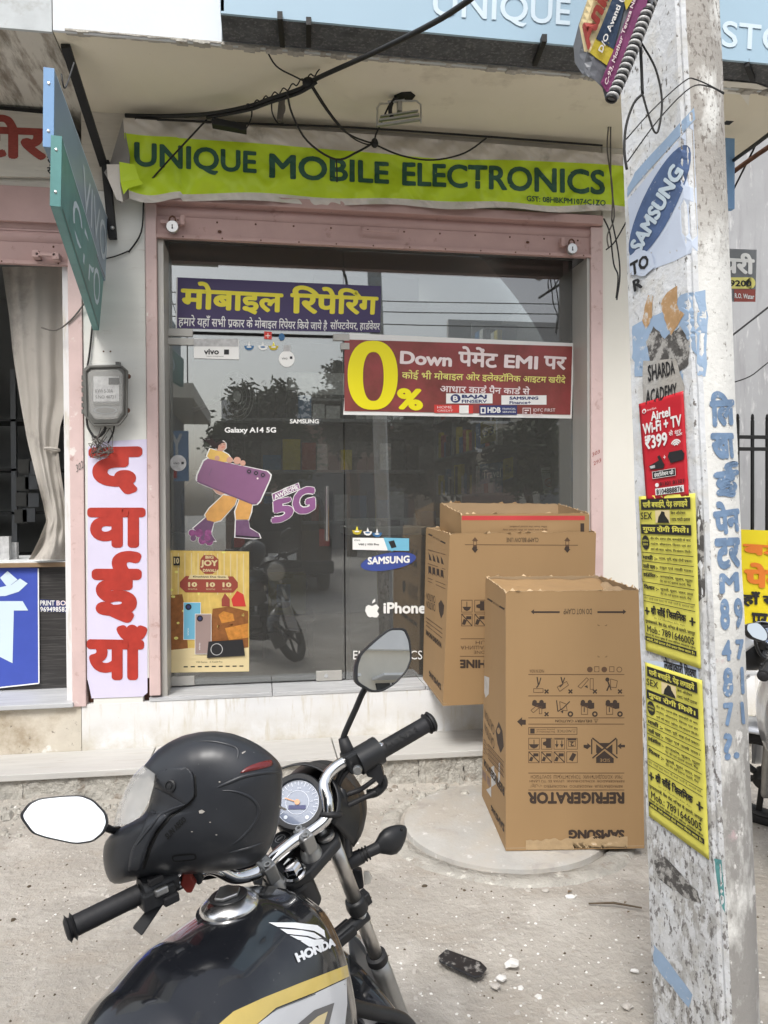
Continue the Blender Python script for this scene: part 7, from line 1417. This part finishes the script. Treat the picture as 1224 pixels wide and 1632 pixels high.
# fuel tank
SEC = [(-.70, -.27, .10, -.40), (-.60, -.175, .132, -.43), (-.50, -.09, .160, -.44), (-.40, -.028, .176, -.44), (-.30, .0, .180, -.43), (-.21, .004, .172, -.42), (-.14, .010, .168, -.41), (-.085, .004, .158, -.40), (-.045, -.018, .142, -.38), (-.015, -.05, .118, -.36), (.015, -.105, .07, -.32), (.028, -.18, .02, -.27)]
def tsec(x):
    for a, c in zip(SEC, SEC[1:]):
        if x <= c[0]: t = (x-a[0])/(c[0]-a[0]); t = t*t*(3-2*t)*.35+t*.65; return [a[i]+(c[i]-a[i])*t for i in range(4)]
    return SEC[-1]
def tpt(s, t):
    x = -.70+.728*s; X_, zt, w_, zb = tsec(x); a = math.radians(-38+256*t); c, sn = math.cos(a), math.sin(a)
    zm = zb+(zt-zb)*.42; hh = (zt-zm) if sn > 0 else (zm-zb)
    yy = w_*math.copysign(abs(c)**.78, c); zz = zm+hh*math.copysign(abs(sn)**.86, sn)
    kn = math.exp(-((x+.50)/.12)**2)*math.exp(-((zz+.25)/.09)**2)*.035; yy -= math.copysign(kn, yy)
    cr = .012*math.exp(-((abs(yy)-w_*.72)/.02)**2)*(1 if zz > zm else 0)*min(1, max(0, (x+.70)*4))
    return TLp(x, -yy, zz+cr*.5)
tb = B(); tb.grid(tpt, 90, 72); tk = part2(tb, 'fuel_tank', 'gloss_black', smooth=True, weld=True); tbv = tb.bvh()
TO = onto(tbv, 1.35); d = Draw(TO, tk, step=.0006)
d.poly([(340, 1640), (372, 1612), (420, 1590), (480, 1566), (553, 1538), (556, 1556), (500, 1582), (440, 1606), (400, 1640)], 'gold_decal', 1, 'gold_stripe', fine=7)
d.poly([(398, 1642), (442, 1608), (500, 1584), (552, 1560), (553, 1600), (548, 1648)], 'silver_decal', 1, 'silver_panel', fine=7); d.line([(402, 1640), (440, 1609), (500, 1585), (553, 1560)], 1.6, 'grey_decal', 2)
d.poly([(455, 1648), (500, 1610), (532, 1598), (520, 1648)], 'grey_decal', 2, 'grey_panel', fine=7); d.poly([(470, 1650), (505, 1620), (521, 1612), (510, 1650)], 'poster_cream', 3, 'pale_panel', fine=7)
for k, (pts) in enumerate(([(428, 1471), (470, 1471), (505, 1475), (516, 1483), (518, 1495), (511, 1490), (500, 1484), (470, 1480), (442, 1478)], [(446, 1481), (480, 1483), (500, 1487), (512, 1495), (505, 1497), (490, 1492), (458, 1489)], [(461, 1491), (488, 1494), (503, 1499), (510, 1504), (498, 1504), (474, 1498)], [(478, 1500), (500, 1505), (512, 1497), (516, 1499), (510, 1506), (500, 1509), (492, 1509)])): d.poly(pts, 'white_decal', 2, 'wing_emblem', fine=8)
d.text('HONDA', [(468, 1520), (531, 1494), (534, 1508), (474, 1535)], 'white_decal', 2, bold=.06, res=4, fine=.25); d.done()
# filler cap
cp = TO(366, 1444, 0); cn = (bu*.97-bf*.06-bleft*.05).normalized()
b = B(); b.lathe(cp-cn*.012, cn, [(.062, 0), (.060, .010), (.054, .012)], 40); part2(b, 'cap_seat', 'gloss_black', tk, smooth=40)
b = B(); b.lathe(cp+cn*.0, cn, [(.053, -.004), (.053, .004), (.049, .010), (.036, .018), (.033, .0195), (0, .020)], 48); fc_ = part2(b, 'filler_cap', 'cap_alu', tk, smooth=35)
b = B(); b.lathe(cp+cn*.0195, cn, [(0, .0012), (.033, .0012), (.034, 0)], 40); part2(b, 'cap_disc', 'black_plastic', fc_, smooth=30)
b = B(); ca_ = cn.cross(RT).normalized(); cb_ = ca_.cross(cn); b.poly([cp+cn*.0206+ca_*x+cb_*y for x, y in ((-.026, -.004), (-.012, .020), (.012, .020), (.026, -.004), (.020, -.020), (-.020, -.020))], cn*.007); part2(b, 'key_cover', 'steel', fc_, bevel=.002)
# seat, engine, rear wheel (outside the frame, seen only from elsewhere)
b = B(); b.grid(lambda s, t: TLp(-.62-.62*s, .125*math.sin((t-.5)*math.pi)*(1-.25*s), -.30+.05*s-.08*(1-math.cos((t-.5)*math.pi))+.02*math.sin(s*6)), 30, 16); part2(b, 'seat', 'black_rubber', smooth=True, solid=.03)
b = B(); b.obox(TLp(-.28, 0, -.62), bf*.16, bleft*.10, bu*.13); b.tube([TLp(-.18, 0, -.52), TLp(-.14, 0, -.38)], .075, 12); b.obox(TLp(-.62, 0, -.50), bf*.20, bleft*.09, bu*.10); part2(b, 'engine', 'engine_black', bevel=.02)
b = B(); b.tube([TLp(-.02, 0, -.08), TLp(-.04, 0, -.45), TLp(-.12, 0, -.72), TLp(-.45, 0, -.78)], .02, 10, sm=5); part2(b, 'frame', 'black_plastic', smooth=True)
rw = TLp(-1.02, 0, 0); rw.z = .30; rw = rw-V((bleft.x, bleft.y, 0))*.0; b = B(); b.torus(rw, bleft, .262, .045, 56, 14); wh = part2(b, 'rear_wheel', 'tyre_rubber', smooth=True)
b = B(); b.lathe(rw, bleft, [(.232, -.028), (.215, -.012), (.215, .012), (.232, .028)], 48); b.lathe(rw, bleft, [(0, -.06), (.06, -.05), (.06, .05), (0, .06)], 24); part2(b, 'rim', 'engine_black', wh, smooth=40)
for k in range(6):
    fx, ax2, ay2 = frame(bleft); a = k*1.0472; dd_ = ax2*math.cos(a)+ay2*math.sin(a); b = B(); b.obox(rw+dd_*.14, dd_*.08, bleft.cross(dd_)*.014, bleft*.010); part2(b, 'spoke', 'engine_black', wh)
b = B(); b.tube([TLp(-.2, -.1, -.78), TLp(-.5, -.16, -.80), TLp(-1.0, -.17, -.62)], [.02, .035, .045], 14, sm=6); part2(b, 'exhaust', 'steel', smooth=True)
# ---------------------------------------------------------------- the parked motorcycle beyond the pole: a copy with a silver cowl
pk = copy_tree(bike); tag(pk, 'second motorcycle with silver cowl parked beyond the pole before the yellow banner', 'motorcycle')
pr_ = math.radians(18); lm_ = c3(105, 1305, 1.30)-V((ST.x, ST.y, 0)); tg_ = P(1206, 982, D=3.1); pk.location = V((tg_.x, tg_.y, 0))-V((lm_.x*math.cos(pr_)-lm_.y*math.sin(pr_), lm_.x*math.sin(pr_)+lm_.y*math.cos(pr_), 0)); pk.rotation_euler = (0, 0, pr_)
for ch in pk.children:
    if ch.name.startswith(('cowl', 'headlight_bracket', 'front_fender', 'fuel_tank')):
        ch.data = ch.data.copy(); ch.data.materials[0] = MATS['silver_paint']

# ---------------------------------------------------------------- the helmet
HD = 1.40; hdir = -ray(310, 1290).normalized()
hel = thing('helmet', 'matte black full face helmet resting on the motorcycle handlebar', 'helmet', c3(310, 1400, HD))
sil = [(248, 1240), (226, 1226), (250, 1197), (270, 1183), (292, 1173), (320, 1167), (345, 1166), (370, 1170), (395, 1179), (415, 1190), (432, 1203), (445, 1216), (449, 1228), (449, 1250), (447, 1285), (443, 1310), (438, 1330), (430, 1350), (420, 1366), (402, 1378), (380, 1384), (350, 1388), (320, 1391), (280, 1394), (240, 1398), (205, 1404), (182, 1412), (170, 1395), (165, 1370), (166, 1345), (172, 1335), (190, 1318), (214, 1310), (230, 1298), (240, 1280)]
hc = (318, 1292); W_ = .122
def rad(a):
    dx, dy = math.cos(a), math.sin(a); best = 40
    for (x0, y0), (x1, y1) in zip(sil, sil[1:]+sil[:1]):
        ex, ey = x1-x0, y1-y0; den = dx*ey-dy*ex
        if abs(den) < 1e-9: continue
        t = ((x0-hc[0])*ey-(y0-hc[1])*ex)/den; s = ((x0-hc[0])*dy-(y0-hc[1])*dx)/den
        if t > 0 and -1e-6 <= s <= 1+1e-6: best = max(best, t)
    return best
NA = 160; RA = [rad(6.28318*k/NA) for k in range(NA)]; RA = [sum(RA[(k+j) % NA] for j in (-1, 0, 1))/3 for k in range(NA)]
rows = []; NT = 40
for j in range(NT+1):
    t = math.sin((j/NT-.5)*math.pi); k_ = (1-abs(t)**2.5)**(1/2.3) if abs(t) < 1 else 0; k_ = max(k_, .001)
    rows.append([c3(hc[0]+RA[i]*k_*math.cos(6.28318*i/NA), hc[1]+RA[i]*k_*math.sin(6.28318*i/NA), HD)+hdir*t*W_ for i in range(NA)])
hb = B(); hb.add([q for r_ in rows for q in r_], [(j*NA+i, j*NA+(i+1) % NA, (j+1)*NA+(i+1) % NA, (j+1)*NA+i) for j in range(NT) for i in range(NA)])
hb.build('shell', 'helmet_shell', hel, smooth=True); hbv = hb.bvh(); HO = onto(hbv, HD-.1)
def patch(pts, m, off, th, name, fine=6, par=hel):
    dd = Draw(lambda a, c, o_: HO(a, c, off), par); dd.poly(pts, m, 1, name, fine=fine)
    for (nm, mm), bb in dd.g.items(): o = bb.build(nm, mm, par, smooth=40, weld=True, recalc=True, solid=th)
    return o
def rnd(pts, k=5):
    o = []; N = len(pts)
    for i in range(N):
        p0, p1, p2 = pts[i-1], pts[i], pts[(i+1) % N]; a = tuple(p1[j]+(p0[j]-p1[j])*.3 for j in (0, 1)); c = tuple(p1[j]+(p2[j]-p1[j])*.3 for j in (0, 1))
        for q in range(k+1): t = q/k; o.append(tuple((1-t)**2*a[j]+2*t*(1-t)*p1[j]+t*t*c[j] for j in (0, 1)))
    return o
pl_ = patch(rnd([(255, 1232), (272, 1224), (300, 1223), (309, 1234), (311, 1268), (300, 1280), (268, 1302), (250, 1322), (238, 1345), (226, 1382), (206, 1387), (212, 1352), (232, 1318), (242, 1288)]), 'helmet_shell', .003, .007, 'visor_arm')
patch([(309, 1235), (312, 1236), (314, 1268), (303, 1282), (272, 1304), (254, 1326), (243, 1348), (231, 1384), (227, 1384), (239, 1346), (251, 1322), (269, 1301), (300, 1279), (310, 1267)], 'black_iron', .0006, .0008, 'seam')
pv = HO(275, 1252, .006); pn = (HO(275, 1252, .02)-HO(275, 1252, 0)).normalized()
b = B(); b.lathe(pv, pn, [(.0105, -.002), (.0105, .003), (.008, .004), (.0075, .002), (.0045, .002), (.004, .004), (0, .0045)], 28); b.build('pivot', 'black_plastic', hel, smooth=35)
patch(rnd([(381, 1233), (392, 1223), (410, 1216), (433, 1211), (434, 1221), (415, 1226), (395, 1230)], 3), 'red_reflector', .0012, .001, 'red_insert')
def ridge(pts, w_, off, name='ridge', m='helmet_shell'):
    b = B(); pp = [HO(u, v, off) for u, v in [tuple(q[:2]) for q in [(x.x, x.y) for x in catmull([(u, v, 0) for u, v in pts], 8)]]]; n_ = len(pp); b.tube(pp, [w_*math.sin(math.pi*(i+.6)/(n_+.2))**.5 for i in range(n_)], 8); b.build(name, m, hel, smooth=True)
ridge([(350, 1260), (376, 1262), (400, 1272), (412, 1290), (405, 1312), (385, 1335), (362, 1352)], .0035, -.0012)
ridge([(345, 1256), (365, 1247), (390, 1237), (425, 1231), (448, 1232)], .004, -.001)
ridge([(305, 1182), (335, 1181), (362, 1186), (379, 1194), (378, 1212)], .0035, -.0012)
ridge([(362, 1360), (395, 1352), (420, 1343)], .003, -.001); ridge([(220, 1346), (236, 1325), (255, 1305), (275, 1290), (298, 1280)], .0028, .006)
o_ = rnd([(273, 1362), (312, 1359), (314, 1368), (308, 1371), (276, 1374)], 3)
dd = Draw(HO, hel, step=.0005); dd.poly(o_, 'black_iron', 1.5, 'vent_slot', fine=6); dd.poly(rnd([(276, 1364), (310, 1361), (311, 1368), (277, 1371)], 3), 'helmet_shell', 3, 'vent_slot', fine=6)
dd.text('SUN AEGO', [(262, 1330), (292, 1300), (298, 1307), (268, 1338)], 'black_iron', 2, bold=.03); dd.poly([(317, 1292), (322, 1290), (327, 1293), (323, 1296), (318, 1296)], 'pebble', 2, 'scuff', fine=5); dd.poly([(385, 1200), (391, 1197), (391, 1199), (386, 1202)], 'pebble', 2, 'scuff', fine=5)
for (x, y) in ((306, 1325), (345, 1330), (335, 1310), (289, 1246), (350, 1246)): dd.disc(x, y, 1.6, 'pebble', 2, .9, n=8)
dd.done()
fr_c = [(229, 1221), (214, 1236), (200, 1260), (189, 1288), (181, 1319)]; bk_c = [(252, 1238), (248, 1262), (240, 1284), (230, 1300), (214, 1311)]
fcv, bcv = catmull([(u, v, 0) for u, v in fr_c], 6), catmull([(u, v, 0) for u, v in bk_c], 6)
def vis(s, t):
    i = min(int(t*24), 24); a, c = fcv[i], bcv[i]; k = abs(2*s-1); q = a.lerp(c, k**3.2); return c3(q.x, q.y, HD)+hdir*((2*s-1)*(W_*(.93+.06*k)))
b = B(); b.grid(vis, 40, 24); b.build('visor', 'visor', hel, smooth=True)
b = B(); b.grid(lambda s, t: c3(*((V((232, 1230, 0)).lerp(V((196, 1318, 0)), t)+V((1, 0, 0))*12*abs(2*s-1)**2).xy), HD)+hdir*((2*s-1)*W_*.8)+FW*0, 6, 6); 
b = B(); b.tube([c3(447, 1262, 1.37), c3(437, 1262, 1.35), c3(436, 1276, 1.35), c3(446, 1286, 1.36), c3(455, 1290, 1.4)], .0022, 6, sm=6); b.build('strap_loop', 'steel', hel, smooth=True)
